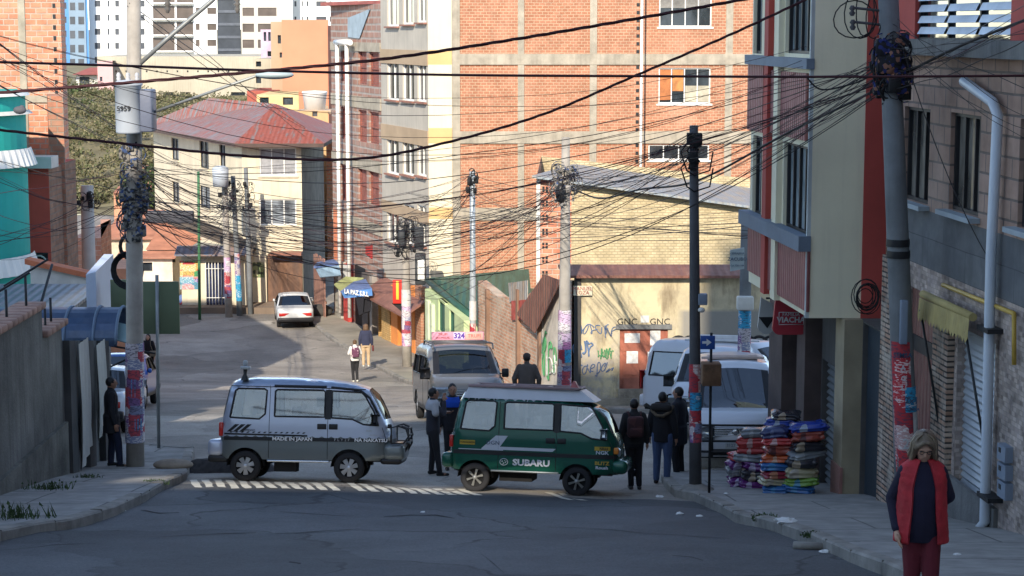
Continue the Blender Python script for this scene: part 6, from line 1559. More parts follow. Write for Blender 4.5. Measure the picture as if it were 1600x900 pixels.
person('elderly woman with glasses in a red quilted vest, navy jumper and dark red trousers', wp.x, 15.0, R(176), 1.61,
       legs=dict(hipL=(-.08, 0, .90), kneeL=(-.075, .10, .50), ankL=(-.06, .12, .085), hipR=(.08, 0, .90), kneeR=(.07, .02, .50), ankR=(.05, -.20, .13)), arms=dict(shL=(-.165, 0, 1.38), elL=(-.235, -.10, 1.14), wrL=(-.08, -.18, .98), shR=(.165, 0, 1.38), elR=(.235, -.09, 1.12), wrR=(.21, .06, .88)),
       top=(.012, .011, .03), bottom=(.11, .012, .022), shoe=(.02, .015, .015), hair=hairg, hairlen='bob', skin=skinl, head_tilt=.42, wide=.92, vox=.010, jacket=.05, longc=.06, loose=1.08, extras=vest,
       zoff=gz(wp.x, 15.0) + KH)
def stand(px, py, **k):
    p = G(px, py, k.pop('off', 0)); return p.x, p.y
def shoulders(col):
    def f(r, J, s, hp, hm, pel, M4):
        m_ = MB(); loft(m_, [(pel.x, pel.y, 1.30, .208, .142), (pel.x, pel.y, 1.36, .212, .142), (pel.x, pel.y, 1.42, .205, .122), (pel.x, pel.y, 1.465, .12, .1), (pel.x, pel.y, 1.49, .07, .07)])
        for sg in (-1, 1): limb(m_, (pel.x + sg * .17, pel.y, 1.41), (pel.x + sg * .24, pel.y, 1.26), .078, .072)
        fuse(m_, 'shoulder_panel', clo(col), r, .014, None, 2, M4)
    return f
x, y = stand(677, 742)
person('man in black with pale grey shoulders holding a hand to his face', x, y, R(-75), 1.62, arms=dict(elR=(.24, .16, 1.22), wrR=(.10, .20, 1.46), elL=(-.24, .12, 1.16), wrL=(-.08, .28, 1.20)), legs=dict(kneeR=(.10, .05, .49), ankR=(.12, .10, .09)), extras=shoulders((.42, .42, .44)))
x, y = stand(706, 738)
person('person with dark hair and bright blue collar half hidden behind the green van', x, y + .5, R(190), 1.66, top=(.015, .015, .02), extras=lambda r, J, s, hp, hm, pel, M4: (lambda m_: (loft(m_, [(0, 0, 1.26, .205, .14), (0, 0, 1.36, .21, .14), (0, 0, 1.45, .13, .1)]), fuse(m_, 'blue_yoke', clo((.01, .07, .45)), r, .014, None, 2, M4)))(MB()))
x, y = stand(990, 765)
person('man seen from behind with a maroon backpack at the nose of the green van', x, y, R(4), 1.60, top=(.02, .02, .022), bottom=(.012, .012, .016), legs=dict(kneeL=(-.06, .02, .49), ankL=(-.05, -.02, .085), kneeR=(.09, .02, .49)), extras=backpack((.05, .02, .022), (.08, .03, .03)), shoe=(.05, .05, .05))
def hood(r, J, s, hp, hm, pel, M4):
    m_ = MB(); limb(m_, (-.13, -.10, 1.44), (.13, -.10, 1.44), .075, .075); limb(m_, (-.10, -.02, 1.47), (.10, -.02, 1.47), .06, .06); fuse(m_, 'hood', clo((.02, .018, .018)), r, .014, None, 2, M4)
    m_ = MB(); m_.tube([(-.19, .02, 1.46), (-.17, -.10, 1.37), (-.06, -.18, 1.30), (.06, -.18, 1.30), (.17, -.10, 1.37), (.19, .02, 1.46)], .032, 8); scaled(m_, M4).build('fur_trim', M('fur_tan', (.10, .075, .05), .95, .4, 20, 1.0), r, True)
x, y = stand(1034, 757)
person('man in a black fur hooded jacket and blue jeans near the dark pole', x, y, R(-20), 1.68, top=(.012, .012, .016), bottom=(.055, .085, .17), longc=.05, loose=1.12, extras=hood, shoe=(.02, .015, .015))
x, y = stand(1062, 752)
person('man in dark clothes standing close to the lamp post beside the man in jeans', x, y + .35, R(60), 1.72, top=(.014, .016, .024), bottom=(.012, .012, .016), longc=.2, loose=1.1)
x, y = stand(823, 668)
person('stocky man in a grey brown jacket and cap walking away behind the green van', x, y, R(-3), 1.70, top=(.085, .07, .062), bottom=(.03, .03, .035), wide=1.12, jacket=.03, loose=1.15, hairlen='short', arms=dict(elL=(-.28, -.04, 1.14), wrL=(-.27, .05, .92), elR=(.28, -.04, 1.14), wrR=(.27, .05, .92)), extras=cap((.05, .04, .035)), longc=.04)
x, y = stand(555, 597)
person('child in a white top and black leggings with a purple patterned backpack', x, y, R(12), 1.50, top=(.62, .6, .57), bottom=(.02, .02, .022), shoe=(.6, .58, .5), hair=M('hair_brown', (.12, .07, .04), .6), hairlen='bun', legs=dict(kneeL=(-.08, .07, .49), ankL=(-.07, -.02, .09), kneeR=(.07, .02, .50), ankR=(.07, -.12, .12)),
       arms=dict(elL=(-.25, .0, 1.15), wrL=(-.16, .16, 1.12), elR=(.25, .0, 1.15), wrR=(.16, .16, 1.12)), extras=backpack((.12, .04, .08), (.5, .35, .4)))
def bag(r, J, s, hp, hm, pel, M4):
    m_ = MB(); m_.bbox((.24, -.05, .62), (.32, .16, .84), .03); scaled(m_, M4).build('hand_bag', clo((.12, .03, .03)), r, True)
x, y = stand(572, 573, off=.12)
person('person in a navy leather jacket and beige trousers walking away on the sunlit sidewalk', x, y, R(4), 1.64, top=(.03, .035, .07), bottom=(.50, .36, .22), shoe=(.5, .5, .45), hair=M('hair_brown', (.12, .07, .04)), wide=1.08, hairlen='bob', extras=bag, loose=1.08, zoff=gz(x, y) + .12)
x, y = stand(178, 728, off=KH)
person('man in a black coat standing beside the left wall in front of the poster pole', x, y - .1, R(-70), 1.64, top=(.016, .017, .022), bottom=(.015, .02, .045), longc=.18, zoff=gz(x, y) + KH, loose=1.1, legs=dict(kneeR=(.10, .10, .49), ankR=(.10, .12, .085)))
def shoulder_bag(r, J, s, hp, hm, pel, M4):
    m_ = MB(); m_.bbox((-.34, .06, .86), (-.10, .17, 1.08), .03); m_.tube([(-.22, .12, 1.06), (-.14, .14, 1.3), (-.10, .05, 1.47)], .01, 5); scaled(m_, M4).build('shoulder_bag', clo((.22, .19, .14)), r, True)
x, y = stand(233, 591)
person('woman with long black hair, dark coat, jeans and a pale shoulder bag', x, y, R(170), 1.60, top=(.012, .011, .016), bottom=(.025, .035, .08), hairlen='long', longc=.25, legs=dict(kneeR=(.08, .08, .5), ankR=(.07, .10, .09)), extras=shoulder_bag, skin=skinl)
# two seated people by the kiosk
sit = dict(hipL=(-.10, 0, .42), kneeL=(-.12, .38, .45), ankL=(-.12, .36, .08), hipR=(.10, 0, .42), kneeR=(.12, .38, .45), ankR=(.12, .36, .08))
sa = dict(elL=(-.26, .08, 1.14), wrL=(-.12, .26, 1.06), elR=(.26, .08, 1.14), wrR=(.12, .26, 1.06))
for (px, lab, t_, b_) in ((299, 'seated person with a pale top and blue skirt by the food posters', (.5, .42, .32), (.10, .2, .42)), (326, 'seated person in dark clothes beside the barred shop door', (.07, .07, .06), (.04, .04, .05))):
    p = G(px, 486)
    st = MB(); st.bbox((p.x - .2, p.y + .32, p.z - .02), (p.x + .2, p.y + .72, p.z + .36), .03); tag(st.build('wooden_stool', woodb), 'low wooden stool under the seated person %s' % ('in blue' if px == 299 else 'in dark clothes'), 'stool')
    person(lab, p.x, p.y + .5, R(176), 1.6, legs=sit, arms=sa, top=t_, bottom=b_, wide=1.1, hairlen='long' if px == 299 else 'short')
p = G(284, 486); m_ = MB(); m_.ell((p.x, p.y + .3, p.z + .38), (.34, .3, .40)); tag(m_.build('cloth_bundle', Mcloth('bundle', ((.4, .05, .05), (.5, .35, .3), (.1, .15, .3)), 5)), 'round red and brown bundle left of the seated person', 'bundle')
# ---------------------------------------------------------------- poles
polec = M('pole_concrete', (.34, .31, .27), .9, .22, 2.5, .3, streak=.25); poled = M('pole_dark', (.075, .075, .08), .7, .25, 3, .2, streak=.3)
poleg = M('pole_grey', (.16, .17, .175), .85, .25, 2, .3, streak=.4)
PST = [Mposter('poster_red', ((.45, .025, .035), (.5, .03, .04), (.42, .03, .04), (.5, .3, .28)), (3, 3, 3)), Mposter('poster_lilac', ((.5, .3, .5), (.6, .45, .6), (.65, .6, .62), (.4, .16, .34)), (4, 4, 4)),
       Mposter('poster_blue', ((.02, .28, .5), (.03, .33, .55), (.02, .25, .45)), (3, 3, 3)), Mposter('poster_mix', ((.5, .45, .47), (.2, .1, .25), (.45, .06, .08), (.22, .24, .36))), M('paper_white', (.55, .54, .52), .9, .15, 8)]
poles = {}
def pole(key, label, pxb, pyb, top, r0, r1, mat, Y=None, lean=0.0, off=0, posters=(), group=None, octo=14):
    """pole standing at a pixel on the ground; top given as (px,py) seen at the same distance"""
    b = G(pxb, pyb, off) if Y is None else Vector((P(pxb, 500, Y).x, Y, gz(P(pxb, 500, Y).x, Y) + off))
    t = P(top[0], top[1], b.y); r = thing('utility_pole', label, 'pole', tuple(b), 0, group)
    m_ = MB(); m_.tube([b - Vector((0, 0, .3)), b.lerp(t, .25), b.lerp(t, .6), t], [r0, r0 + (r1 - r0) * .25, r0 + (r1 - r0) * .6, r1], octo); m_.build('shaft', mat, r)
    L = (t - b).length
    for (y0, y1, k, a0, a1) in posters:
        z0, z1 = P(top[0], y1, b.y).z, P(top[0], y0, b.y).z; f0, f1 = (z0 - b.z) / (t.z - b.z), (z1 - b.z) / (t.z - b.z)
        m_ = MB(); n = 10; vs = []
        for f in (f0, f1):
            c = b.lerp(t, f); rr = r0 + (r1 - r0) * f + .006 + .002 * k
            for i in range(n + 1): a = R(a0 + (a1 - a0) * i / n); vs.append(c + Vector((rr * math.sin(a), -rr * math.cos(a), 0)))
        m_.mesh(vs, [(i, i + 1, n + 2 + i, n + 1 + i) for i in range(n)], 0, True); m_.build('poster', PST[k], r)
    poles[key] = (b, t); return r
def at(key, f):
    b, t = poles[key]; return b.lerp(t, f)
def atpy(key, py):
    b, t = poles[key]; z = P(800, py, b.y).z; return b.lerp(t, (z - b.z) / (t.z - b.z))
tp_ = pole('L', 'tall concrete pole on the left with grey transformer, street lamp arm and posters', 211, 729, (209, -30), .165, .12, polec, off=KH,
     posters=((535, 690, 3, -100, 100), (535, 570, 0, -80, 20), (560, 585, 1, 0, 90), (590, 618, 2, -20, 90), (588, 640, 0, -90, -15), (620, 650, 3, -70, 60), (640, 672, 1, -90, 60), (652, 670, 2, 10, 60)))
# transformer with its fins, bushings and number
c = atpy('L', 168) + Vector((-.02, -.38, 0)); m_ = MB(); H_ = .43
m_.lathe([(.0, -H_), (.22, -H_), (.23, -H_ + .03), (.23, H_ - .04), (.25, H_ - .03), (.25, H_), (.19, H_ + .05), (0, H_ + .07)], c, 24)
tr_ = m_.build('transformer', M('transformer_grey', (.44, .48, .53), .5, .08, 2, .05), tp_)
m_ = MB(); c2 = c + Vector((.30, .14, -.04)); m_.bbox(c2 - Vector((.12, .22, .37)), c2 + Vector((.12, .22, .37)), .03); m_.build('radiator', M('radiator_grey', (.14, .16, .22), .5, .1), tr_)
m_ = MB()
for dx in (-.16, .0, .16): m_.lathe([(.03, 0), (.045, .03), (.03, .06), (.045, .09), (.02, .14)], c + Vector((dx, 0, H_ + .05)), 8)
m_.build('bushing', M('porcelain', (.5, .5, .52), .3), tr_)
text('5959', .12, trimb, 'number', tr_, XZ(c + Vector((-.04, -.24, 0))), False, bold=.003)
m_ = MB(); a = atpy('L', 186); e1 = P(405, 117, a.y - 1.2); m_.tube([a, a.lerp(e1, .5), e1], .024, 8); m_.build('lamp_arm', M('galvanised', (.4, .4, .4), .4), tp_)
lh = MB(); lh.ell(e1 + Vector((.26, 0, 0)), (.33, .14, .075), n=20); lp = lh.build('lamp_head', M('lamp_head_grey', (.38, .46, .48), .4, .06), tp_)
m_ = MB(); a = atpy('L', 108); m_.tube([a, P(262, 60, a.y), P(330, 2, a.y), P(352, -20, a.y)], .04, 8); m_.build('cross_arm', M('galvanised', (.4, .4, .4)), tp_)
for px in (262, 371):
    m_ = MB(); q = P(px, 14, 36.3); m_.lathe([(.03, .22), (.07, .17), (.03, .13), (.075, .09), (.03, .05), (.06, .0), (.02, -.08)], q, 10); m_.tube([q + Vector((0, 0, .2)), q + Vector((-.02, 0, .7))], .03, 6); m_.build('insulator', M('insulator_grey', (.12, .11, .1), .4), tp_)
rg = thing('cable_coils', 'coiled spare black cable hung on the left pole below the wire bundle', 'cable coil', tuple(atpy('L', 440)))
for (px, py, r_, n_) in ((205, 385, .19, 3), (200, 422, .24, 5)):
    m_ = MB(); c = P(px, py, 36.25)
    for k in range(n_): m_.tube([c + Vector(((r_ + .015 * k) * math.cos(t), -.02 * k, (r_ + .02 * k) * 1.1 * math.sin(t))) for t in [R(20 * j) for j in range(19)]], .018, 5, cap=False)
    m_.build('coil', black, rg)
blob_c = Mcloth('cable_clutter', ((.03, .03, .03), (.16, .15, .13), (.26, .24, .21), (.03, .03, .035), (.04, .07, .16), (.2, .18, .15)), 22)
def clutter(key, y0, y1, n, rad, seed, root, name='cable_clutter', matl=None):
    """boxes, clamps and loops of cable fixed round a pole"""
    r_ = random.Random(seed); m_ = MB()
    for i in range(n):
        p = atpy(key, r_.uniform(y0, y1)); a = r_.uniform(-1.8, 1.8); d = r_.uniform(.6, 1) * rad
        q = p + Vector((d * math.sin(a), -d * math.cos(a) * .8, 0))
        if i % 3 == 0: s_ = r_.uniform(.03, .08); m_.bbox(q - Vector((s_, s_, s_ * 1.3)), q + Vector((s_, s_, s_ * 1.3)), .01, seg=1)
        else:
            R_ = r_.uniform(.05, .17) * min(1.2, rad / .28 + .1); ph = r_.uniform(0, 6); nn = 9; ti = r_.uniform(-.8, .8)
            m_.tube([q + Vector((R_ * math.cos(ph + t * .6), R_ * ti * math.sin(ph + t * .6), R_ * math.sin(ph + t * .6) * 1.2)) for t in range(nn)], r_.choice((.008, .012, .016)), 4, cap=False)
    return m_.build(name, matl or blob_c, root)
clutter('L', 225, 345, 75, .19, 3, tp_); clutter('L', 285, 335, 14, .22, 4, tp_); clutter('L', 340, 372, 14, .2, 5, tp_)
big = pole('R', 'thick leaning grey pole on the right with a dark knot of cables', 1428, 790, (1387, -30), .165, .135, poleg, Y=26.0, off=KH,
     posters=((532, 760, 0, -75, 30), (602, 641, 2, -5, 90), (641, 700, 4, 30, 95)))
t_ = MATS['sign_white_paint']; b_, tt = poles['R']
for (s_, py, sz, mt) in (('SEMSA', 552, .09, inkn), ('A', 572, .1, sgw), ('C', 588, .1, sgw), ('U', 603, .1, sgw), ('2x1', 622, .13, inkn), ('CUMBIA', 636, .055, inkn), ('2', 690, .2, sgw)):
    q = atpy('R', py); dx = .07 if s_ in ('2x1', 'CUMBIA') else -.03
    text(s_, sz, mt, 'poster_text', big, XZ(q + Vector((dx, -.182, 0))), False, bold=.002)
clutter('R', 62, 146, 150, .19, 11, big, matl=Mcloth('cable_knot', ((.012, .012, .016), (.012, .012, .016), (.02, .03, .14), (.012, .012, .014), (.25, .12, .08), (.012, .012, .02)), 20)); clutter('R', 76, 122, 24, .19, 12, big, matl=black); clutter('R', 100, 150, 26, .2, 15, big, matl=black)
rg2 = thing('hanging_cable_loops', 'loose loops of black cable hanging left of the thick right pole', 'cable coil', tuple(P(1345, 45, 26)))
for (px, py, a_, b2) in ((1345, 20, .22, .34), (1352, 10, .12, .4), (1335, 30, .28, .25), (1365, 25, .1, .3)):
    m_ = MB(); c = P(px, py, 26.0); m_.tube([c + Vector((a_ * math.cos(t), .05 * math.sin(2 * t), b2 * math.sin(t))) for t in [R(22.5 * j) for j in range(17)]], .009, 5, cap=False); m_.build('loop', black, rg2)
m_ = MB(); a = atpy('R', 30)
for py in (18, 40):
    a = atpy('R', py); m_.tube([a, a + Vector((-.5, -.05, .05))], .02, 6); m_.lathe([(.02, .1), (.045, .06), (.02, .03), (.045, 0), (.02, -.04)], a + Vector((-.5, -.05, -.02)), 8)
m_.build('insulator', poled, big)
for py in (379, 397):
    m_ = MB(); q = atpy('R', py); m_.lathe([(.162, -.05), (.164, 0), (.162, .05)], q, 16); m_.build('band', trimb, big)
m_ = MB(); q = atpy('R', 500); m_.bbox(q + Vector((-.05, -.23, -.3)), q + Vector((.05, -.14, .3)), .01); m_.build('meter_panel', M('meter_grey', (.2, .24, .3)), big)
cu = MB()
for k in range(9):
    c = P(1352, 462, 29.5) + Vector((.02 * math.sin(k), -.02 * k, .03 * math.cos(k * 2))); r_ = .15 + .03 * (k % 5)
    cu.tube([c + Vector((r_ * .8 * math.cos(t), 0, r_ * math.sin(t))) for t in [R(22.5 * j) for j in range(17)]], .008, 4, cap=False)
tag(cu.build('cable_coil', black), 'untidy coil of thin black cable at the foot of the red stripe on the right', 'cable coil')
dp = pole('D', 'slim dark street pole on the right corner with a red and blue poster band', 1087, 766, (1084, 196), .105, .07, poled, off=KH,
     posters=((568, 620, 0, -90, 60), (612, 640, 2, -60, 90), (640, 680, 0, -80, 70), (660, 690, 3, -60, 80)))
clutter('D', 215, 265, 26, .07, 21, dp, matl=black)
m_ = MB(); q = atpy('D', 467); m_.bbox(q + Vector((.05, -.1, -.09)), q + Vector((.2, .05, .09)), .01); m_.build('control_box', M('meter_grey', (.2, .24, .3)), dp)
m_ = MB(); m_.ell(atpy('D', 483) + Vector((.1, -.1, 0)), (.06, .06, .045)); m_.build('camera_dome', whiteb, dp)
m_ = MB(); b_, t__ = poles['D']; m_.lathe([(.34, -.1), (.3, .03), (.16, .09), (.1, .12)], b_, 12); m_.build('concrete_foot', kerbmat, dp)
for k, (py, x_) in enumerate(((237, .35), (262, -.2))):
    m_ = MB(); q = atpy('D', py); m_.tube([q + Vector((-.05, -.08, .25)), q + Vector((-.22, -.1, 0)), q + Vector((-.12, -.1, -.3)), q + Vector((0, -.1, -.38)), q + Vector((.25, -.1, -.3)), q + Vector((.3, -.1, 0))], .014, 5, cap=False); m_.build('cable_loop', black, dp)
cp = pole('C', 'weathered concrete pole at the wall corner with lilac posters and a tangled cable head', 882, 640, (884, 215), .18, .10, polec, Y=47.6, off=.12,
     posters=((484, 520, 1, -90, 90), (515, 545, 1, -90, 90), (545, 565, 2, 0, 80), (543, 575, 0, -90, 10), (570, 606, 3, -90, 90)))
clutter('C', 262, 300, 40, .28, 31, cp); clutter('C', 280, 318, 25, .28, 32, cp, matl=M('clutter_light', (.3, .28, .26), .7))
m_ = MB(); q = atpy('C', 300) + Vector((-.12, -.2, 0)); m_.ell(q, (.14, .12, .27)); m_.build('splice_closure', trimb, cp)
pole('S', 'slim pale steel lamp pole behind the grey people carrier', 739, 560, (738, 268), .10, .085, M('steel_pale', (.42, .46, .48), .5, .1, 2, .05, .3), Y=57, off=.12, posters=((470, 500, 4, -90, 90), (478, 500, 1, -90, 90), (505, 530, 0, -90, 90)))
clutter('S', 268, 310, 24, .14, 41, [o for o in COL.objects if o.name.startswith('utility_pole')][-1], matl=black)
tpm = pole('T', 'concrete pole on the far sidewalk wrapped in pink posters with dark transformers', 636, 573, (633, 345), .19, .14, polec, off=.12, posters=((452, 478, 4, -90, 90), (470, 500, 1, -90, 90), (495, 520, 3, -90, 90), (515, 540, 1, -90, 90)))
clutter('T', 345, 400, 60, .4, 51, tpm, matl=black)
for (px, py, w, h) in ((655, 372, .35, .85), (657, 420, .4, 1.2), (628, 372, .25, .6)):
    m_ = MB(); q = P(px, py, poles['T'][0].y - .2); m_.bbox(q - Vector((w / 2, .2, h / 2)), q + Vector((w / 2, .2, h / 2)), .05); m_.build('transformer', M('transformer_dark', (.035, .04, .045), .6, .3), tpm)
m_ = MB(); q = P(658, 422, poles['T'][0].y - .42); m_.bbox(q - Vector((.13, .01, .4)), q + Vector((.13, .01, .4)), .01); m_.build('white_panel', white, tpm)
ep = pole('E', 'pole at the corner of the overhanging building carrying a white box and posters', 1163, 620, (1167, 330), .14, .12, poleg, Y=41.5, off=.12, posters=((485, 520, 2, -90, 90), (512, 560, 3, -90, 90)))
m_ = MB(); q = atpy('E', 471) + Vector((-.03, -.25, 0)); m_.bbox(q - Vector((.18, .1, .15)), q + Vector((.18, .1, .15)), .03); m_.build('white_box', whiteb, ep)
for key, px, top, lab, rr, Yp, ps in (('H1', 358, (350, 262), 'pole before the cream house carrying a small grey transformer, posters at its foot', .17, 89.5, ((402, 425, 1, -90, 90), (425, 445, 0, -90, 90), (445, 465, 3, -90, 90))),
                                      ('H2', 375, (364, 275), 'darker slanting pole right of the small transformer pole, blue paint at its foot', .14, 90.0, ((395, 430, 3, -90, 90), (430, 470, 2, -90, 90))),
                                      ('H3', 392, (384, 262), 'grey slim pole third from the left before the cream house', .13, 90.5, ())):
    pr_ = pole(key, lab, px, 488, top, rr, rr * .75, polec if key == 'H1' else poleg, Y=Yp, off=.0, posters=ps); clutter(key, 285, 330, 24, .3, len(poles) + 60, pr_, matl=black)
    if key == 'H1': m_ = MB(); m_.lathe([(0, -.45), (.36, -.45), (.38, .4), (.2, .5), (0, .52)], atpy('H1', 275) + Vector((-.1, -.5, 0)), 14); m_.build('transformer', M('transformer_grey', (.44, .48, .53)), pr_)
pole('K', 'thin green pole in front of the cream corner shop', 312, 486, (310, 268), .07, .06, M('pole_green', (.04, .14, .06), .6, .1), Y=88.5)
m_ = MB(); q = P(262, 338, 88.2); m_.bbox(q - Vector((1.0, .2, .3)), q + Vector((1.2, .2, .25)), .05); tag(m_.build('dark_canister', M('lamp_dark', (.06, .06, .07), .6)), 'dark horizontal cylinder lamp on the cable left of the green pole', 'lamp')
pole('A', 'pale concrete pole rising behind the blank box sign on the left', 140, 470, (136, 290), .24, .19, M('pole_pale', (.5, .47, .42), .9, .15, 2, .2), Y=58)
clutter('A', 300, 325, 20, .4, 71, [o for o in COL.objects if o.name.startswith('utility_pole')][-1], matl=black)
# sign post with a rusty box at the right corner, blue sign
sp_ = thing('sign_post', 'thin black post with a rusty box beside the dark corner pole', 'post', tuple(G(1108, 770, KH)))
b0 = G(1108, 770, KH); m_ = MB(); m_.tube([b0 - Vector((0, 0, .1)), Vector((b0.x, b0.y, P(1110, 520, b0.y).z))], .022, 8); m_.build('post', black, sp_)
m_ = MB(); a, b_ = P(1096, 601, b0.y - .05), P(1126, 567, b0.y - .05); m_.bbox((a.x, b0.y - .2, a.z), (b_.x, b0.y + .12, b_.z), .012); m_.build('box', M('rust_box', (.16, .085, .045), .85, .5, 4, .3), sp_)
m_ = MB(); a, b_ = P(1094, 545, b0.y), P(1117, 524, b0.y); m_.bbox((a.x, b0.y - .05, a.z), (b_.x, b0.y - .03, b_.z), .005); pb = m_.build('blue_plate', M('sign_blue', (.015, .06, .25), .5, .1), sp_)
m_ = MB(); c = P(1105, 535, b0.y - .055); m_.mesh([c + Vector(v) for v in ((-.08, 0, .02), (-.01, 0, .02), (-.01, 0, .06), (.07, 0, 0), (-.01, 0, -.06), (-.01, 0, -.02), (-.08, 0, -.02))], [(6, 5, 4, 3, 2, 1, 0)]); m_.build('arrow', sgw, pb)
# ---------------------------------------------------------------- cables
ncab = 0
def cab(name_label, p0, p1, sag, r, mat, group, cat='cable', n=18, twist=False, wig=0.0, name='cable'):
    p0, p1 = Vector(p0), Vector(p1); pts = []
    for i in range(n + 1):
        t = i / n; p = p0.lerp(p1, t); p.z -= sag * 4 * t * (1 - t)
        if wig: p.z += wig * math.sin(t * 17 + sag * 40)
        pts.append(p)
    m_ = MB(); m_.tube(pts, r, 5)
    o = m_.build(name, mat); tag(o, name_label, cat, group); return o
cabb = M('cable_black', (.022, .019, .019), .7, .1, 4, 0); cabr = M('cable_dark_red', (.045, .008, .012), .6, .1, 4, 0); cabg = M('cable_grey', (.10, .09, .08), .7, .2, 4, 0)
def spline(pts, Ys, n=60):
    P3 = [P(a, b, y) for (a, b), y in zip(pts, Ys)]; P3 = [P3[0] * 2 - P3[1]] + P3 + [P3[-1] * 2 - P3[-2]]; out = []
    m = len(P3) - 3
    for i in range(m):
        for k in range(n // m):
            t = k / (n // m); a, b, c, d = P3[i:i + 4]
            out.append(.5 * (2 * b + (c - a) * t + (2 * a - 5 * b + 4 * c - d) * t * t + (3 * b - a - 3 * c + d) * t ** 3))
    out.append(P3[-2]); return out
def trunk(pts, Ys, r, mat, label, twisted=False):
    L = spline(pts, Ys, 90); m_ = MB()
    if twisted:
        D = []; s_ = 0; prev = L[0]
        # resample finely for the lay of the strands
        F_ = []
        for a, b_ in zip(L, L[1:]):
            k = max(1, int((b_ - a).length / .05)); F_ += [a.lerp(b_, j / k) for j in range(k)]
        for ph in (0, 2.09, 4.19):
            s_ = 0; q = []; prev = F_[0]
            for p in F_:
                s_ += (p - prev).length; prev = p; a = s_ * 9 + ph; q.append(p + Vector((0, math.cos(a), math.sin(a))) * r * .75)
            m_.tube(q, r * .72, 5)
    else: m_.tube(L, r, 8)
    return tag(m_.build('trunk_cable', mat), label, 'cable')
trunk([(-60, 94), (0, 97), (200, 103), (400, 110), (700, 117), (1000, 119), (1300, 120), (1660, 118)], [21] * 8, 0.0139, cabr, 'thick straight dark red cable crossing the whole picture just below the top quarter')
trunk([(-60, 150), (0, 145), (190, 130), (400, 112), (600, 92), (800, 62), (1000, 28), (1200, -8)], [20] * 8, 0.0131, cabr, 'twisted dark red cable rising from the left edge across the brick block', True)
trunk([(-60, 195), (0, 203), (200, 225), (400, 245), (560, 248), (700, 222), (850, 178), (1000, 115), (1150, 50), (1300, -20)], [22] * 10, 0.0123, cabr, 'twisted dark red cable sagging low over the cream house and climbing to the top right', True)
trunk([(1660, 10), (1600, 32), (1500, 72), (1420, 112), (1350, 150), (1230, 208), (1090, 282), (1000, 296), (940, 310), (900, 298)], [22, 23, 24.5, 26, 27, 30, 33.5, 38, 43, 47], 0.0197, cabb, 'thick black cable running from the knot on the right pole down to the corner pole')
trunk([(1340, 118), (1270, 120), (1262, 122), (1285, 140), (1335, 130), (1358, 120)], [26.3] * 6, .012, cabb, 'black cable jumping in a loose hook beside the right pole knot')
rr_ = random.Random(5)
def bundle(label, group, A, B, n, sag=(.3, 1.2), r=(.003, .007), mats=(cabb, cabb, cabb, cabr, cabg), jit=.25):
    for i in range(n):
        a = A(rr_); b_ = B(rr_)
        cab(label, a + Vector((rr_.uniform(-jit, jit) * .4, -.12, 0)), b_ + Vector((rr_.uniform(-jit, jit) * .4, -.12, 0)), rr_.uniform(*sag), rr_.uniform(*r) * (1 + max(0, (a.y + b_.y) / 2 - 40) / 60), mats[rr_.randrange(len(mats))], group, wig=.012)
on = lambda key, y0, y1: (lambda q: atpy(key, q.uniform(y0, y1)))
off_ = lambda px, y0, y1, Ya, Yb: (lambda q: P(px, q.uniform(y0, y1), q.uniform(Ya, Yb)))
bundle('thin cable strung from the left pole to the thick right pole', 'cables from left pole to right pole', on('L', 232, 345), on('R', 70, 145), 12, (.2, 2.6))
bundle('thin cable strung from the left pole to the corner pole with lilac posters', 'cables from left pole to corner pole', on('L', 235, 345), on('C', 262, 320), 15, (.4, 1.5))
bundle('thin cable strung from the left pole to the slim dark street pole', 'cables from left pole to dark pole', on('L', 225, 340), on('D', 205, 270), 10, (.6, 1.8))
bundle('thin cable leaving the picture at the left edge from the left pole', 'cables left of the left pole', on('L', 235, 350), off_(-40, 225, 400, 30, 38), 15, (.05, .5))
bundle('thin cable from the thick right pole to the slim dark street pole', 'cables from right pole to dark pole', on('R', 70, 140), on('D', 205, 270), 7, (.1, .5))
bundle('thin cable from the thick right pole to the corner pole with lilac posters', 'cables from right pole to corner pole', on('R', 75, 145), on('C', 262, 310), 8, (.3, 1.3))
bundle('thin cable from the thick right pole to the steel lamp pole', 'cables from right pole to steel pole', on('R', 75, 145), on('S', 270, 310), 7, (.3, 1.6))
bundle('thin cable running from the thick right pole out of the picture on the right', 'cables right of the right pole', on('R', 70, 140), off_(1660, -30, 60, 20, 24), 9, (.02, .15))
bundle('thin cable from the corner pole to the wrapped pole on the far sidewalk', 'cables from corner pole to far pole', on('C', 265, 320), on('T', 345, 400), 8, (.3, 1.2))
bundle('thin cable from the wrapped far pole to the poles before the cream house', 'cables from far pole to house poles', on('T', 345, 395), on('H1', 290, 330), 9, (.3, 1.2))
bundle('thin cable from the left pole to the poles before the cream house', 'cables from left pole to house poles', on('L', 240, 345), on('H2', 285, 330), 15, (.4, 1.8))
bundle('thin cable from the corner pole to the slim dark street pole', 'cables from corner pole to dark pole', on('C', 262, 315), on('D', 205, 268), 6, (.1, .6))
bundle('thin cable crossing low in front of the adobe wall', 'cables before the adobe wall', off_(640, 300, 372, 60, 66), off_(1176, 325, 372, 35, 37), 11, (.05, .6))
bundle('thin cable from the steel lamp pole to the wrapped far pole', 'cables from steel pole to far pole', on('S', 270, 310), on('T', 345, 390), 6, (.2, .8))
bundle('thin cable from the steel lamp pole to the left pole', 'cables from steel pole to left pole', on('S', 270, 310), on('L', 240, 335), 9, (.4, 1.8))
bundle('thin cable coming down from the sky at the top left to the left pole', 'cables above the left pole', off_(-40, 20, 130, 26, 30), on('H2', 262, 300), 6, (.2, .8), (.0035, .006))
bundle('thin cable crossing in front of the orange brick block', 'cables before the brick block', off_(-40, 40, 110, 26, 30), off_(1250, 60, 130, 30, 31), 6, (.4, 1.4), (.0035, .006))
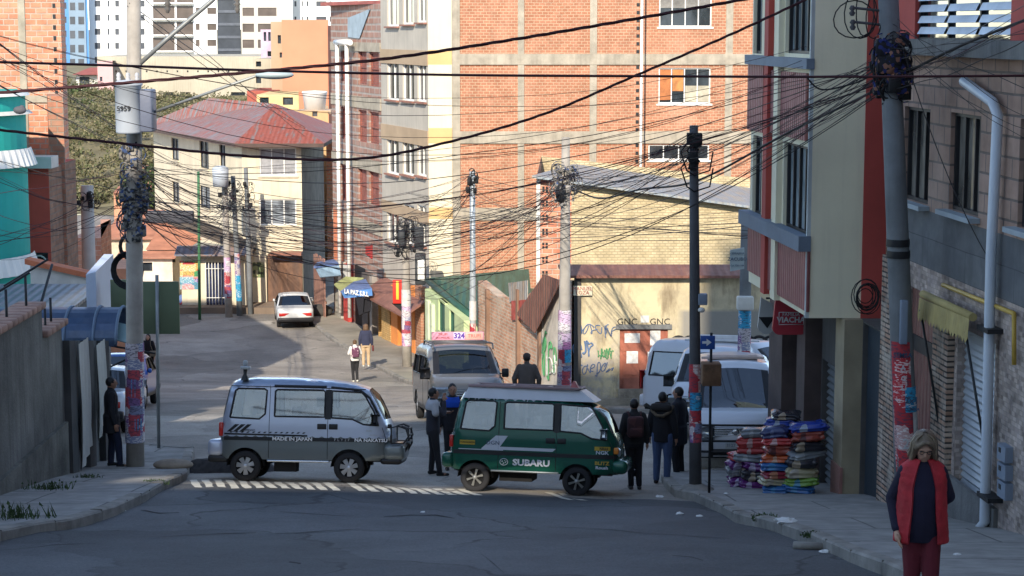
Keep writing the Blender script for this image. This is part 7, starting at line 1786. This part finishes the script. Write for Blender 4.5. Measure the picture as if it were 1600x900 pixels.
bundle('thin drop cable from the thick right pole across the block wall windows', 'drop cables on the block wall', on('R', 20, 120), off_(1660, 150, 260, 20, 22), 4, (.05, .3), (.0035, .006))
bundle('thin drop cable hanging from the corner pole down to the street roofs', 'drop cables in the side street', on('C', 270, 300), off_(640, 430, 470, 64, 68), 5, (.3, 1.2), (.004, .007))
bundle('thin slanting stay wire from the top of the left pole', 'stay wires of the left pole', on('L', -20, 20), off_(480, 190, 215, 60, 80), 3, (.05, .2), (.006, .008))
cab('thin drop cable slanting down the block wall to the white downpipe', P(1400, 40, 26), RF.pt(RF.uv(1560, 410)[0], RF.uv(1560, 410)[1], .1), .25, .007, cabb, None)
# ---------------------------------------------------------------- stacked blankets in plastic on the sidewalk
r8 = random.Random(4)
bc = [((.42, .03, .03), (.5, .3, .28)), ((.02, .05, .30), (.3, .35, .45)), ((.28, .03, .05), (.45, .2, .12)), ((.03, .03, .04), (.35, .28, .2)), ((.22, .24, .26), (.35, .37, .38)), ((.50, .10, .03), (.5, .3, .2)), ((.03, .12, .32), (.05, .2, .4)), ((.14, .03, .18), (.4, .35, .5)), ((.45, .40, .26), (.4, .35, .28)), ((.16, .30, .05), (.05, .2, .3)), ((.03, .04, .12), (.08, .1, .2)), ((.30, .06, .04), (.1, .03, .03))]
bmat = []
for i, (a, b_) in enumerate(bc):
    m = Mcloth('blanket_%d' % i, (a, a, b_, a, tuple(x * .6 for x in a)), 4.5, .22); bmat.append(m)
bcn = ['red', 'blue', 'crimson', 'black', 'grey', 'orange', 'bright blue', 'purple', 'beige', 'green', 'navy', 'dark red']
g0 = {}
stacks = [(1180, 778, 31.8, [7, 3, 7, 4, 0, 0, 4], -.03, 'left'), (1212, 788, 30.6, [6, 8, 2, 6, 5, 11, 0, 10], .0, 'middle'), (1250, 788, 30.5, [6, 9, 8, 3, 4, 3, 11, 1], .03, 'right'), (1231, 768, 31.2, [3, 0, 1, 8, 2, 4, 0, 1, 3], -.02, 'rear'), (1157, 775, 32.1, [7, 4, 7, 0], .04, 'far left')]
posn = ['lowest', 'second', 'third', 'fourth', 'fifth', 'sixth', 'seventh', 'eighth', 'ninth', 'tenth', 'eleventh', 'twelfth', 'thirteenth']
for (px, py, Y, seq, tilt, nm) in stacks:
    X = P(px, 700, Y).x; z = gz(X, Y) + KH + .01
    for k, ci in enumerate(seq):
        hgt = r8.uniform(.125, .185); w = r8.uniform(.20, .27) * (1.12 if nm == 'right' else 1); d = r8.uniform(.15, .21)
        cx_ = X + tilt * k * .4 + r8.uniform(-.06, .06); cy_ = Y + r8.uniform(-.05, .05)
        M4 = Matrix.Translation((cx_, cy_, z + hgt / 2)) @ Matrix.Rotation(r8.uniform(-.3, .3), 4, 'Z') @ Matrix.Rotation(r8.uniform(-.11, .11), 4, 'Y') @ Matrix.Rotation(r8.uniform(-.06, .06), 4, 'X')
        m_ = MB(); rows = []; ph = [r8.uniform(0, 6) for _ in range(6)]; e_ = r8.uniform(.28, .42)
        nr = 9
        for j in range(nr):
            t = j / (nr - 1); zz_ = -hgt / 2 + hgt * t; row = []
            bul = (1 - abs(2 * t - 1) ** 5) ** .5 * .34 + .66
            fold = .018 * math.sin(t * math.pi * 4 + ph[5])       # the layers of the folded cloth
            for i in range(32):
                a = 2 * math.pi * i / 32; ca, sa = math.cos(a), math.sin(a)
                nz_ = .014 * math.sin(5 * a + ph[0] + 3 * t) + .011 * math.sin(9 * a + ph[1] - 6 * t) + .005 * math.sin(15 * a + ph[2] + 9 * t)
                row.append(M4 @ Vector(((w * bul + fold + nz_) * math.copysign(abs(ca) ** e_, ca), (d * bul + fold + nz_) * math.copysign(abs(sa) ** e_, sa), zz_ + .010 * math.sin(3 * a + ph[3]) + .006 * math.sin(7 * a + ph[4]))))
            rows.append(row)
        m_.mesh([p for r_ in rows for p in r_], [(j * 32 + i, j * 32 + (i + 1) % 32, (j + 1) * 32 + (i + 1) % 32, (j + 1) * 32 + i) for j in range(nr - 1) for i in range(32)] + [tuple(range(32))[::-1], tuple(range(32 * (nr - 1), 32 * nr))], 0, True)
        o = m_.build('folded_blanket', bmat[ci], local=False)
        lbl = '%s folded blanket in plastic, %s from the ground in the %s stack' % (bcn[ci], posn[k], nm)
        tag(o, lbl, 'blanket', 'stacked blankets for sale'); z += hgt * .93
# ---------------------------------------------------------------- distance: houses, hall, tower blocks
def block(name, label, cat, px0, px1, pytop, Y, depth, mats, rows=(), zb=-2, right=None, ptop2=None, group=None, glassm=None, seed=0, bands=None, nm_win='window'):
    x0, x1 = P(px0, 100, Y).x, P(px1, 100, Y).x; z1 = P((px0 + px1) / 2, pytop, Y).z
    F_ = Fac((x0, Y), (x1, Y)); r = thing(name, label, cat, ((x0 + x1) / 2, Y + depth / 2, zb), 0, group)
    k = 1.0 + depth / Y   # keep the far end hidden behind the front
    poly = [(x0, Y), (x1, Y), (x1 * (1 + depth / Y) if x1 < 0 and right is None else x1, Y + depth), (x0, Y + depth)]
    holes = []
    for (a, b, c, d) in rows: holes.append(F_.rect(a, b, c, d))
    m_ = MB(); wall(m_, F_, 0, zb, F_.L, z1, holes, 0, .25)
    for i in (1, 2, 3):
        f = Fac(poly[i], poly[(i + 1) % 4]); wall(m_, f, 0, zb, f.L, z1, (), 1 if len(mats) > 1 else 0)
    m_.face([(p[0], p[1], z1) for p in poly], len(mats) - 1)
    m_.build('wall', mats, r)
    for h in holes:
        g = MB(); g.fbox(F_, h[0], h[1], h[2], h[3], -.25, -.2); w = g.build(nm_win, glassm or glass, r)
    return r, F_
wt = M('tower_white', (.76, .75, .72), .8, .05, .1, 0); wt2 = M('tower_beige', (.50, .46, .40), .8, .08, .1, 0); bt = M('tower_blue', (.09, .24, .50), .7, .1, .1, 0)
gfar = M('far_glass', (.07, .075, .085), .3, .3, .3, 0); gfb = M('far_glass_brown', (.10, .075, .06), .3, .3, .3, 0)
def fl(cols, y0, dy, n, h): return [(a, y0 + dy * i, b, y0 + dy * i + h) for i in range(n) for a, b in cols]
# first tower: white slab with small dark windows
r1_, f1_ = block('tower_block', 'bright white tower block with small dark windows behind the left pole', 'tower block', 141, 236, -60, 372, 25, [wt], fl(((148, 157), (168, 171), (180, 186), (198, 203), (214, 226)), -21, 22, 6, 9.5), zb=0, glassm=gfar)
r2_, f2_ = block('tower_block', 'white tower block with wide brown glazed balconies beside the slanting pole arm', 'tower block', 237, 340, -60, 372, 25, [wt], fl(((239, 273), (276, 302)), -16, 25, 4, 21) + fl(((306, 312), (324, 338)), -13, 25, 4, 10), zb=0, glassm=gfb)
for (a, b_) in ((239, 302),):
    for i in range(4):
        m_ = MB(); h = f2_.rect(a, -16 + 25 * i + 20, b_, -16 + 25 * i + 22.5); m_.fbox(f2_, h[0], h[1], h[2], h[3], 0, 1.0); m_.build('balcony_slab', wt, r2_)
r3_, f3_ = block('tower_block', 'narrow dark glass tower block between the white and beige ones', 'tower block', 341, 377, -60, 368, 25, [M('dark_curtain_wall', (.04, .045, .055), .25, .3, .4, .0)], (), zb=0)
for i in range(6):
    m_ = MB(); z = f3_.uv(360, -20 + 20 * i)[1]; m_.fbox(f3_, 0, z, f3_.L, z + .5, 0, .2); m_.build('floor_band', M('floor_band', (.09, .1, .12), .4), r3_)
r4_, f4_ = block('tower_block', 'beige tower block with long dark strip windows right of the dark glass tower', 'tower block', 378, 457, -60, 366, 25, [wt2], fl(((379, 397), (403, 432)), -13, 25, 6, 13), zb=0, glassm=gfb)
r5_, f5_ = block('tower_block', 'white tower block with scattered small windows above the orange building', 'tower block', 458, 560, -60, 372, 25, [wt], fl(((460, 463), (472, 474), (479, 482), (494, 510), (515, 518)), 2, 24, 5, 8) , zb=0, glassm=gfar)
r6_, f6_ = block('tower_block', 'blue and grey tower block at the edge of the brick tower', 'tower block', 92, 140, -60, 368, 25, [bt], fl(((110, 118), (123, 132)), -18, 22, 6, 12) + fl(((101, 104),), -18, 22, 6, 10), zb=0, glassm=gfar)
m_ = MB(); h = f6_.rect(108, -60, 134, 100); m_.fbox(f6_, h[0], h[1], h[2], h[3], 0, .3)
m_.build('grey_strip', M('tower_grey', (.2, .27, .34), .7, .1, .2), r6_)
for a, b_ in ((110, 118), (123, 132)):
    for i in range(6): g = MB(); h = f6_.rect(a, -18 + 22 * i, b_, -6 + 22 * i); g.fbox(f6_, h[0], h[1], h[2], h[3], .3, .34); g.build('window', gfar, r6_)
hall = M('hall_beige', (.44, .39, .29), .85, .15, .2, .1, streak=.4)
hr, hf = block('long_hall', 'long low beige hall with a row of small openings below the towers', 'building', 152, 480, 88, 232, 20, [hall], fl(((255, 272), (282, 297), (361, 383)), 144, 50, 1, 9) + [(x, 110, x + 2.5, 113) for x in range(180, 420, 16)], zb=0)
pr_, pf = block('pink_house', 'pale pink house at the left end of the long hall', 'house', 152, 176, 96, 226, 12, [M('pink_render', (.62, .38, .36), .85, .08, .3, 0)], ((156, 120, 160, 127), (166, 140, 170, 150)), zb=0)
block('hill_cottage', 'small white cottage with a red roof on the hillside behind the wires', 'house', 118, 153, 118, 235, 8, [whiteb, whiteb, M('roof_red_far', (.35, .09, .06), .8)], ((124, 120, 140, 132),), zb=0)
m_ = MB(); a, b_ = P(112, 112, 234), P(156, 112, 234); m_.mesh([(a.x, 234, P(0, 117, 234).z), (b_.x, 234, P(0, 117, 234).z), (b_.x, 244, P(0, 108, 234).z), (a.x, 244, P(0, 108, 234).z)], [(0, 1, 2, 3)])
tag(m_.build('cottage_roof', M('roof_red_far', (.35, .09, .06)), category='roof'), 'red roof sheet over the small white hillside cottage', 'roof')
ob_, of_ = block('orange_building', 'tall salmon orange rendered building with a brown flank behind the cream house', 'building', 441, 514, 31, 152, 14, [M('salmon_render', (.60, .24, .135), .85, .07, .4, .1)], (), zb=0)
m_ = MB(); m_.fbox(of_, of_.uv(513, 100)[0], 0, of_.uv(519, 100)[0], of_.uv(515, 40)[1], -1, .1); m_.build('dark_edge', M('edge_brown', (.08, .04, .035), .8), ob_)
m_ = MB(); h = of_.rect(519, 36, 545, 200); m_.fbox(of_, h[0], 0, h[2], h[3], -3, -.1); m_.build('rear_wing', M('salmon_render', (.70, .28, .15)), ob_)
bb, bf = block('brown_flank_house', 'narrow tan house wall with small windows left of the orange building', 'house', 424, 441, 34, 153, 12, [M('tan_far', (.42, .30, .19), .85, .1, .3, .1)], ((434, 55, 439, 68), (437, 82, 441, 90)), zb=0)
block('lilac_house', 'tiny lilac gabled house below the beige tower', 'house', 408, 426, 46, 172, 8, [M('lilac_render', (.5, .38, .45), .8)], ((412, 50, 416, 64), (419, 50, 423, 64)), zb=0)
block('grey_yellow_house', 'low yellow house with grey windows behind the hip roof', 'house', 400, 466, 148, 140, 8, [M('yellow_render', (.66, .48, .22), .85)], ((406, 152, 420, 162), (442, 152, 458, 164)), zb=0)
block('red_roof_house', 'house with small red roof just right of the street lamp head', 'house', 385, 436, 142, 150, 8, [M('roof_red_far', (.35, .09, .06))], (), zb=0)
block('white_flat_house', 'small beige house with white window frames left of the orange building', 'house', 398, 430, 92, 160, 8, [hall], ((418, 80, 430, 88), (400, 96, 408, 104), (400, 120, 408, 130)), zb=0)
wk = thing('water_tank', 'white bucket shaped water tank on a roof above the cream house', 'water tank', tuple(P(492, 172, 112)))
m_ = MB(); c = P(492, 171, 112); m_.lathe([(0, 0), (.6, 0), (.72, .95), (.76, 1.0), (.7, 1.05), (0, 1.1)], c, 20); m_.build('tank', white, wk)
m_ = MB(); m_.bbox(c + Vector((-.95, -.6, -.25)), c + Vector((1.0, .8, 0)), .03); m_.build('slab', M('slab_far', (.4, .3, .22), .9), wk)
block('rear_house', 'ochre house carrying the water tank behind the cream house', 'house', 462, 512, 174, 111, 8, [M('ochre_far', (.55, .36, .18), .85, .15)], ((488, 174, 496, 182),), zb=-2)
block('garage_house', 'brick house squeezed between the cream house and the terrace', 'house', 508, 532, 198, 106, 6, [brick_or2], (), zb=-2)
# houses below the hillside, left
tile = M('roof_tile_orange', (.40, .17, .10), .8, .25, 1.5, .3)
def gable(label, px0, px1, py0, py1, Y, d, wallm, wins=()):
    r, F_ = block('hillside_house', label, 'house', px0, px1, py1, Y, d, [wallm], wins, zb=-4, group='houses left of the cream house')
    x0, x1 = P(px0 - 3, 0, Y).x, P(px1 + 3, 0, Y).x; z0, z1 = P(0, py1, Y).z, P(0, py0, Y + d * .6).z
    m_ = MB(); m_.mesh([(x0, Y - .3, z0 - .05), (x1, Y - .3, z0 - .05), (x1, Y + d * .6, z1), (x0, Y + d * .6, z1), (x1, Y + d, z0), (x0, Y + d, z0)], [(0, 1, 2, 3), (3, 2, 4, 5)]); m_.build('roof', tile, r)
gable('orange tile roofed house highest on the slope behind the left pole', 172, 260, 258, 300, 128, 14, M('wall_far_a', (.5, .24, .14), .9))
gable('house with broad orange tile roof behind the left pole', 150, 235, 328, 372, 100, 10, M('wall_far_b', (.62, .52, .38), .9), ((196, 380, 206, 395),))
gable('house with orange tile roof right of the left pole', 222, 300, 340, 388, 98, 9, M('wall_far_c', (.7, .62, .48), .9), ((232, 396, 244, 410), (262, 396, 274, 410)))
gable('low white and brick house behind the pale box sign', 172, 262, 392, 402, 96.5, 2, M('wall_far_d', (.66, .56, .46), .9), ((178, 410, 192, 425), (220, 410, 238, 424)))
r_, f_ = block('brick_house', 'brick house with blue balcony windows left of the pale pole', 'house', 103, 150, 372, 80, 8, [Mbrick('far_brick', (.5, .2, .12), (.6, .3, .18), (.55, .4, .3), .4, .2)], ((105, 378, 116, 400), (105, 408, 115, 422)), zb=-2)
r_, f_ = block('orange_lane_wall', 'orange rendered wall with iron gate low behind the tilted billboard', 'wall', 150, 196, 420, 74, 3, [M('lane_wall', (.6, .3, .18), .9, .2)], (), zb=-1)
# lean-to roof beside the cream house
m_ = MB(); a = [P(262, 338, 92), P(395, 392, 91.5), P(395, 400, 91.5), P(262, 350, 92)]; m_.mesh(a + [v + Vector((0, 1.6, .2)) for v in a], [(0, 3, 2, 1), (4, 5, 6, 7), (0, 1, 5, 4), (3, 7, 6, 2)])
tag(m_.build('lean_to_roof', M('eave_brown', (.10, .08, .065), .8)), 'dark slanting lean-to eave across the cream house above the corner shop', 'roof')
# ---------------------------------------------------------------- hillside scrub
leafm = []
for i, c in enumerate(((.12, .115, .05), (.16, .145, .075), (.08, .09, .035), (.2, .17, .095))): leafm.append(M('scrub_%d' % i, c, .9, .3, .3, 0))
r9 = random.Random(9)
def clumps(name, label, cat, pts, size, n, leaf, kind=None, flat=.6):
    m_ = MB()
    for (x, y, z, s_) in pts:
        for k in range(n):
            a = r9.uniform(0, 6.28); e_ = r9.uniform(-.2, 1); d = r9.uniform(.5, 1) * s_
            c = Vector((x + d * math.cos(a) * math.sqrt(max(0, 1 - e_ * e_)), y + d * math.sin(a) * math.sqrt(max(0, 1 - e_ * e_)), z + d * e_ * flat + s_ * .2))
            u = Vector((r9.uniform(-1, 1), r9.uniform(-1, 1), r9.uniform(-1, 1))).normalized(); v = u.cross(Vector((r9.uniform(-1, 1), r9.uniform(-1, 1), r9.uniform(-1, 1)))).normalized()
            l_ = leaf * r9.uniform(.6, 1.3); m_.face([c - u * l_, c + v * l_ * .6, c + u * l_, c - v * l_ * .6], min(3, int(r9.random() * 4)))
    o = m_.build(name, leafm); o['label'] = label; o['category'] = cat
    if kind: o['kind'] = kind
    return o
pts = []
for i in range(520):
    px = r9.uniform(60, 530); Y = r9.uniform(146, 226); x = P(px, 200, Y).x
    pts.append((x, Y, hillz(x, Y), r9.uniform(.6, 1.9)))
clumps('hillside_scrub', 'dry green and brown scrub covering the hillside on the left', 'scrub', pts, 1, 110, .15, 'stuff')
# trees on the slope
tk = M('trunk_brown', (.10, .07, .05), .9, .3)
for i, (px, py, Y, s_) in enumerate(((118, 150, 215, 2.4), (235, 285, 112, 1.8), (128, 168, 205, 1.8))):
    b0 = P(px, py + 10, Y); t = thing('tree', ('dark round tree above the brick wall corner on the slope', 'small green tree between the orange roofs beside the left pole', 'lower bushy tree left of the pink house')[i], 'tree', (b0.x, b0.y, b0.z - s_))
    m_ = MB(); m_.tube([(b0.x, b0.y, b0.z - s_ * 1.6), (b0.x + .1, b0.y, b0.z)], [.25, .12], 7); m_.build('trunk', tk, t)
    m_ = MB()
    for k in range(900):
        a = r9.uniform(0, 6.28); e_ = r9.uniform(-.8, 1); d = (r9.uniform(.3, 1) ** .5) * s_ * (1 + .25 * math.sin(a * 3 + e_ * 4)); q = math.sqrt(1 - e_ * e_)
        c = Vector((b0.x + d * q * math.cos(a), b0.y + d * q * math.sin(a), b0.z + d * e_ * .8)); u = Vector((r9.gauss(0, 1), r9.gauss(0, 1), r9.gauss(0, 1))).normalized(); v = u.cross(Vector((r9.gauss(0, 1), r9.gauss(0, 1), 1))).normalized(); l_ = .22
        m_.face([c - u * l_, c + v * l_ * .6, c + u * l_, c - v * l_ * .6], r9.choice((0, 0, 1)))
    m_.build('crown', [M('leaf_dark', (.06, .085, .03), .9, .3), M('leaf_mid', (.07, .10, .03), .9, .3)], t)
# ---------------------------------------------------------------- street clutter
for i, (px, py, s_, lab) in enumerate(((25, 815, .38, 'thick tuft of grass at the left kerb edge'), (75, 768, .26, 'weeds at the foot of the left wall'), (242, 757, .14, 'small weed patch on the left sidewalk near the stone'), (135, 750, .16, 'weed growing by the hanging cloth'), (1268, 838, .10, 'small tuft growing in the right kerb joint'), (1195, 812, .14, 'mossy tuft at the corner of the right kerb'))):
    p = G(px, py, KH * .7); m_ = MB()
    for k in range(int(420 * s_ + 60)):
        a = r9.uniform(0, 6.28); d = r9.uniform(0, s_) ; q = p + Vector((d * math.cos(a) * 1.6, d * math.sin(a), 0)); hgt = r9.uniform(.3, 1) * s_ * .7; ln = Vector((r9.uniform(-.5, .5) * hgt, r9.uniform(-.5, .5) * hgt, hgt)); w = Vector((math.cos(k), math.sin(k), 0)) * .012
        m_.face([q - w, q + w, q + ln]); 
        if k % 4 == 0: m_.face([q + ln * .7 - w * 2, q + ln * .8 + w * 2, q + ln])
    tag(m_.build('weed', M('weed_green', (.05, .085, .03), .9, .4, 6, 0)), lab, 'weed', None)
m_ = MB(); p = G(270, 732, KH); m_.ell(p + Vector((0, .05, .06)), (.36, .2, .10), n=20); tag(m_.build('stone', M('stone_tan', (.30, .24, .18), .9, .3, 3, .4)), 'flat tan stone lying on the corner of the left kerb', 'stone')
m_ = MB(); p = G(330, 738)
nx, ny = 26, 12; vs = []
for j in range(ny):
    for i in range(nx):
        u, v = i / (nx - 1) * 2 - 1, j / (ny - 1) * 2 - 1; x, y = p.x + .25 + u * .95, p.y + .35 + v * .55; d = max(0, 1 - u * u - v * v)
        vs.append((x, y, gz(x, y) - .02 + .26 * d ** .7 * (1 + .35 * math.sin(i * 2.1 + j) * math.cos(j * 1.7 + i))))
m_.mesh(vs, [(j * nx + i, j * nx + i + 1, (j + 1) * nx + i + 1, (j + 1) * nx + i) for j in range(ny - 1) for i in range(nx - 1)], 0, True)
tag(m_.build('earth_heap', M('earth_dark', (.045, .04, .038), .95, .5, 6, .8), kind='stuff'), 'heap of dark earth and rubble behind the silver van', 'earth')
lit = M('litter_white', (.7, .7, .68), .8, .1)
for i, (px, py, s_, lab) in enumerate(((150, 802, .09, 'crumpled white paper in the left gutter'), (192, 800, .05, 'small scrap of paper in the left gutter'), (1030, 778, .07, 'white plastic scrap by the right kerb corner'), (1062, 804, .06, 'paper scrap on the road off the right corner'), (1288, 864, .06, 'white plastic ball in the right gutter'),
                                         (1228, 818, .14, 'white plastic bag on the right kerb'), (1093, 808, .05, 'flat paper scrap near the right corner'), (660, 801, .035, 'tiny pale litter by the long road crack'), (1135, 772, .04, 'white litter on the right sidewalk by the blankets'), (1495, 868, .04, 'pale litter on the right sidewalk'), (393, 740, .05, 'rag beside the silver van rear wheel'))):
    p = G(px, py, KH if px > 1200 and py < 830 or px in (1135, 1495) else 0); m_ = MB(); vs = []
    bm = bmesh.new(); bmesh.ops.create_icosphere(bm, subdivisions=2, radius=s_)
    for v in bm.verts: v.co = Vector((v.co.x * r9.uniform(.7, 1.3), v.co.y * r9.uniform(.5, 1), v.co.z * r9.uniform(.2, .5))) + p + Vector((0, 0, s_ * .3))
    bm.verts.index_update(); m_.mesh([v.co.copy() for v in bm.verts], [tuple(v.index for v in f.verts) for f in bm.faces]); bm.free()
    tag(m_.build('litter', lit), lab, 'litter', None)
# long cracks and sunken joints in the near road
crk = M('crack_dark', (.015, .015, .017), .95)
def crack(pts, w, nm='road_crack'):
    L = [G(a, b) for a, b in pts]; F_ = []
    for a, b in zip(L, L[1:]):
        k = max(1, int((b - a).length / .12)); F_ += [a.lerp(b, j / k) for j in range(k)]
    F_.append(L[-1]); m_ = MB(); n = len(F_); pr = []
    for i, p in enumerate(F_):
        j = (r9.uniform(-.02, .02)); ww = w * (.35 + .65 * math.sin(math.pi * min(1, max(0, (i + .5) / n)))) * r9.uniform(.5, 1.3); x, y = p.x, p.y + j
        pr.append(((x, y - ww, gz(x, y - ww) + lump(x, y - ww) + .005), (x, y + ww, gz(x, y + ww) + lump(x, y + ww) + .005)))
    for a, b in zip(pr, pr[1:]): m_.face([a[0], b[0], b[1], a[1]])
    o = m_.build(nm, crk, origin=(0, 0, 0), kind='structure'); return o
crack([(600, 807), (640, 805), (680, 806), (710, 810)], .07); crack([(430, 834), (480, 832), (560, 827), (620, 829)], .022); crack([(240, 838), (330, 836), (400, 833)], .022)
crack([(800, 822), (880, 823), (960, 829), (1080, 840), (1140, 841)], .025); crack([(1150, 799 + 20), (1240, 838)], .02); crack([(400, 798), (470, 802), (550, 806)], .018)
crack([(600, 850), (610, 840), (618, 830)], .03); crack([(752, 866), (768, 880), (788, 896)], .035); crack([(452, 878), (470, 880)], .06); crack([(1050, 870), (1080, 873), (1098, 877)], .03); crack([(220, 799), (250, 803), (280, 801)], .06); crack([(0, 860), (80, 852), (160, 850)], .02)
m_ = MB()
for i in range(7):
    a = G(1245 + i * 13, 856 + i * 2.2); 
L = [G(1240, 857), G(1290, 859), G(1330, 864)]
for a, b in zip(L, L[1:]): m_.tube([a + Vector((0, 0, .04)), b + Vector((0, 0, .04))], .05, 6)
tag(m_.build('broken_kerbstone', kerbmat), 'broken strip of kerb stone lying in the right gutter', 'kerb stone')
# awnings, banner signs and hanging clothes at the shops up the street
def prismP(pts, thick, name, mat, label, cat, d=Vector((0, .12, -.05)), group=None):
    m_ = MB(); v = [P(*q) for q in pts]; w = [p + d * thick for p in v]; n = len(v)
    m_.mesh(v + w, [tuple(range(n)), tuple(range(2 * n - 1, n - 1, -1))] + [(i, i + n, (i + 1) % n + n, (i + 1) % n) for i in range(n)])
    return tag(m_.build(name, mat), label, cat, group)
a1 = thing('shop_awning', 'blue sheet awning with white lettering low over the shop doorway up the street', 'awning', tuple(P(557, 465, 82)))
abl = Mcorr('awning_blue_far', (.10, .16, .34), (.15, .2, .36), .4, .5, .1, .1); ayl = M('canvas_olive', (.35, .36, .14), .8, .2)
m_ = MB(); q = [P(532, 455, 81), P(580, 449, 79.8), P(571, 436, 82.4), P(552, 440, 83.6)]; m_.mesh(q + [v - Vector((0, 0, .05)) for v in q], [(0, 1, 2, 3), (7, 6, 5, 4), (0, 4, 5, 1)]); m_.build('sheet', abl, a1)
m_ = MB(); q = [P(533, 456, 80.98), P(581, 450, 79.78), P(582, 462, 79.78), P(538, 466, 80.98)]; m_.mesh(q + [v + Vector((0, .05, 0)) for v in q], [(3, 2, 1, 0), (4, 5, 6, 7)]); m_.build('fascia', M('fascia_blue', (.12, .28, .6), .6), a1)
AFc = Fac((P(536, 460, 80.9).x, 80.9), (P(581, 456, 79.7).x, 79.7)); text('LA PAZ S.R.L', .27, white, 'lettering', a1, facM(AFc, AFc.L * .5, P(558, 457.5, 80.3).z, .06), False, 1.0, bold=.01)
prismP([(522, 444, 83), (533, 455, 81), (552, 440, 83.6), (568, 434, 82.6), (540, 432, 85)], .5, 'canvas_awning', ayl, 'yellow green canvas awning behind the low blue one up the street', 'awning', Vector((0, 0, -.1)))
prismP([(491, 416, 88), (529, 411, 86), (533, 430, 86), (500, 433, 88)], 1, 'shop_awning', M('awning_pale_blue', (.35, .5, .62), .6, .25, 2), 'pale blue awning front with faded print beside the brown fence', 'awning')
prismP([(490, 416, 88), (529, 411, 86), (522, 405, 88.5), (496, 409, 89.6)], 1, 'awning_top', abl, 'dark blue awning top sheet beside the brown fence', 'awning', Vector((0, 0, -.1)))
for i, (x0, x1, y0, y1) in enumerate(((556, 569, 466, 490), (563, 580, 467, 486))):
    prismP([(x0, y0, 80.4), (x1, y0 - 1, 80.2), (x1 - 2, y1, 80.3), (x0 + 5, y1 + 3, 80.4)], 1, 'hanging_coat', M('cloth_black_far', (.015, .015, .02), .9), ('black coat hanging left in the shop doorway up the street', 'black coat hanging right in the shop doorway up the street')[i], 'clothing', group='clothes hung at the shop')
sb = thing('banner_sign', 'red projecting shop banner with a yellow stripe beside the wrapped pole', 'sign', tuple(P(621, 473, 74)))
m_ = MB(); a, b_ = P(614, 474, 74.5), P(629, 437, 74.5); m_.bbox((a.x, 74.4, a.z), (b_.x, 74.55, b_.z), .02); m_.build('panel', M('banner_red', (.55, .03, .02), .6, .08), sb)
m_ = MB(); a, b_ = P(619, 468, 74.4), P(623, 439, 74.4); m_.bbox((a.x, 74.37, a.z), (b_.x, 74.40, b_.z), .005); m_.build('stripe', M('banner_yellow', (.8, .5, .05), .6), sb)
m_ = MB(); q = [P(612, 474, 74.5), P(629, 474, 74.5), P(629, 488, 74.5)]; m_.mesh(q + [v + Vector((0, .1, 0)) for v in q], [(2, 1, 0), (3, 4, 5)]); m_.build('bracket_plate', trimb, sb)
prismP([(571, 384, 81), (582, 382, 80), (582, 404, 80), (579, 403, 80.2), (571, 396, 81)], 1, 'red_flag', M('banner_red', (.55, .03, .02)), 'red cloth flag hanging from the terrace building', 'flag')
# fence, rubble and post details at the far left end of the sidewalk
ff = thing('plank_fence', 'reddish brown plank fence beside the white parked car', 'fence', tuple(P(508, 485, 89)))
F5 = Fac((P(492, 470, 91.5).x, 91.5), (P(509, 470, 88.5).x, 88.5)); m_ = MB(); n = 6
for i in range(n): u = F5.L * i / n; m_.fbox(F5, u + .03, -.4, u + F5.L / n - .03, 2.3 + .1 * (i % 2), 0, .05)
m_.build('plank', M('fence_brown', (.30, .16, .12), .85, .3, 2), ff)
m_ = MB(); m_.fbox(F5, 0, .3, F5.L, .4, -.06, 0); m_.fbox(F5, 0, 1.8, F5.L, 1.9, -.06, 0); m_.build('rail', woodb, ff)
m_ = MB(); p = G(497, 494, .12); m_.ell(p + Vector((0, .3, .2)), (.7, .4, .34)); tag(m_.build('covered_heap', M('tarp_dark', (.06, .055, .05), .9, .3)), 'low dark covered heap on the pavement beside the white car', 'heap')
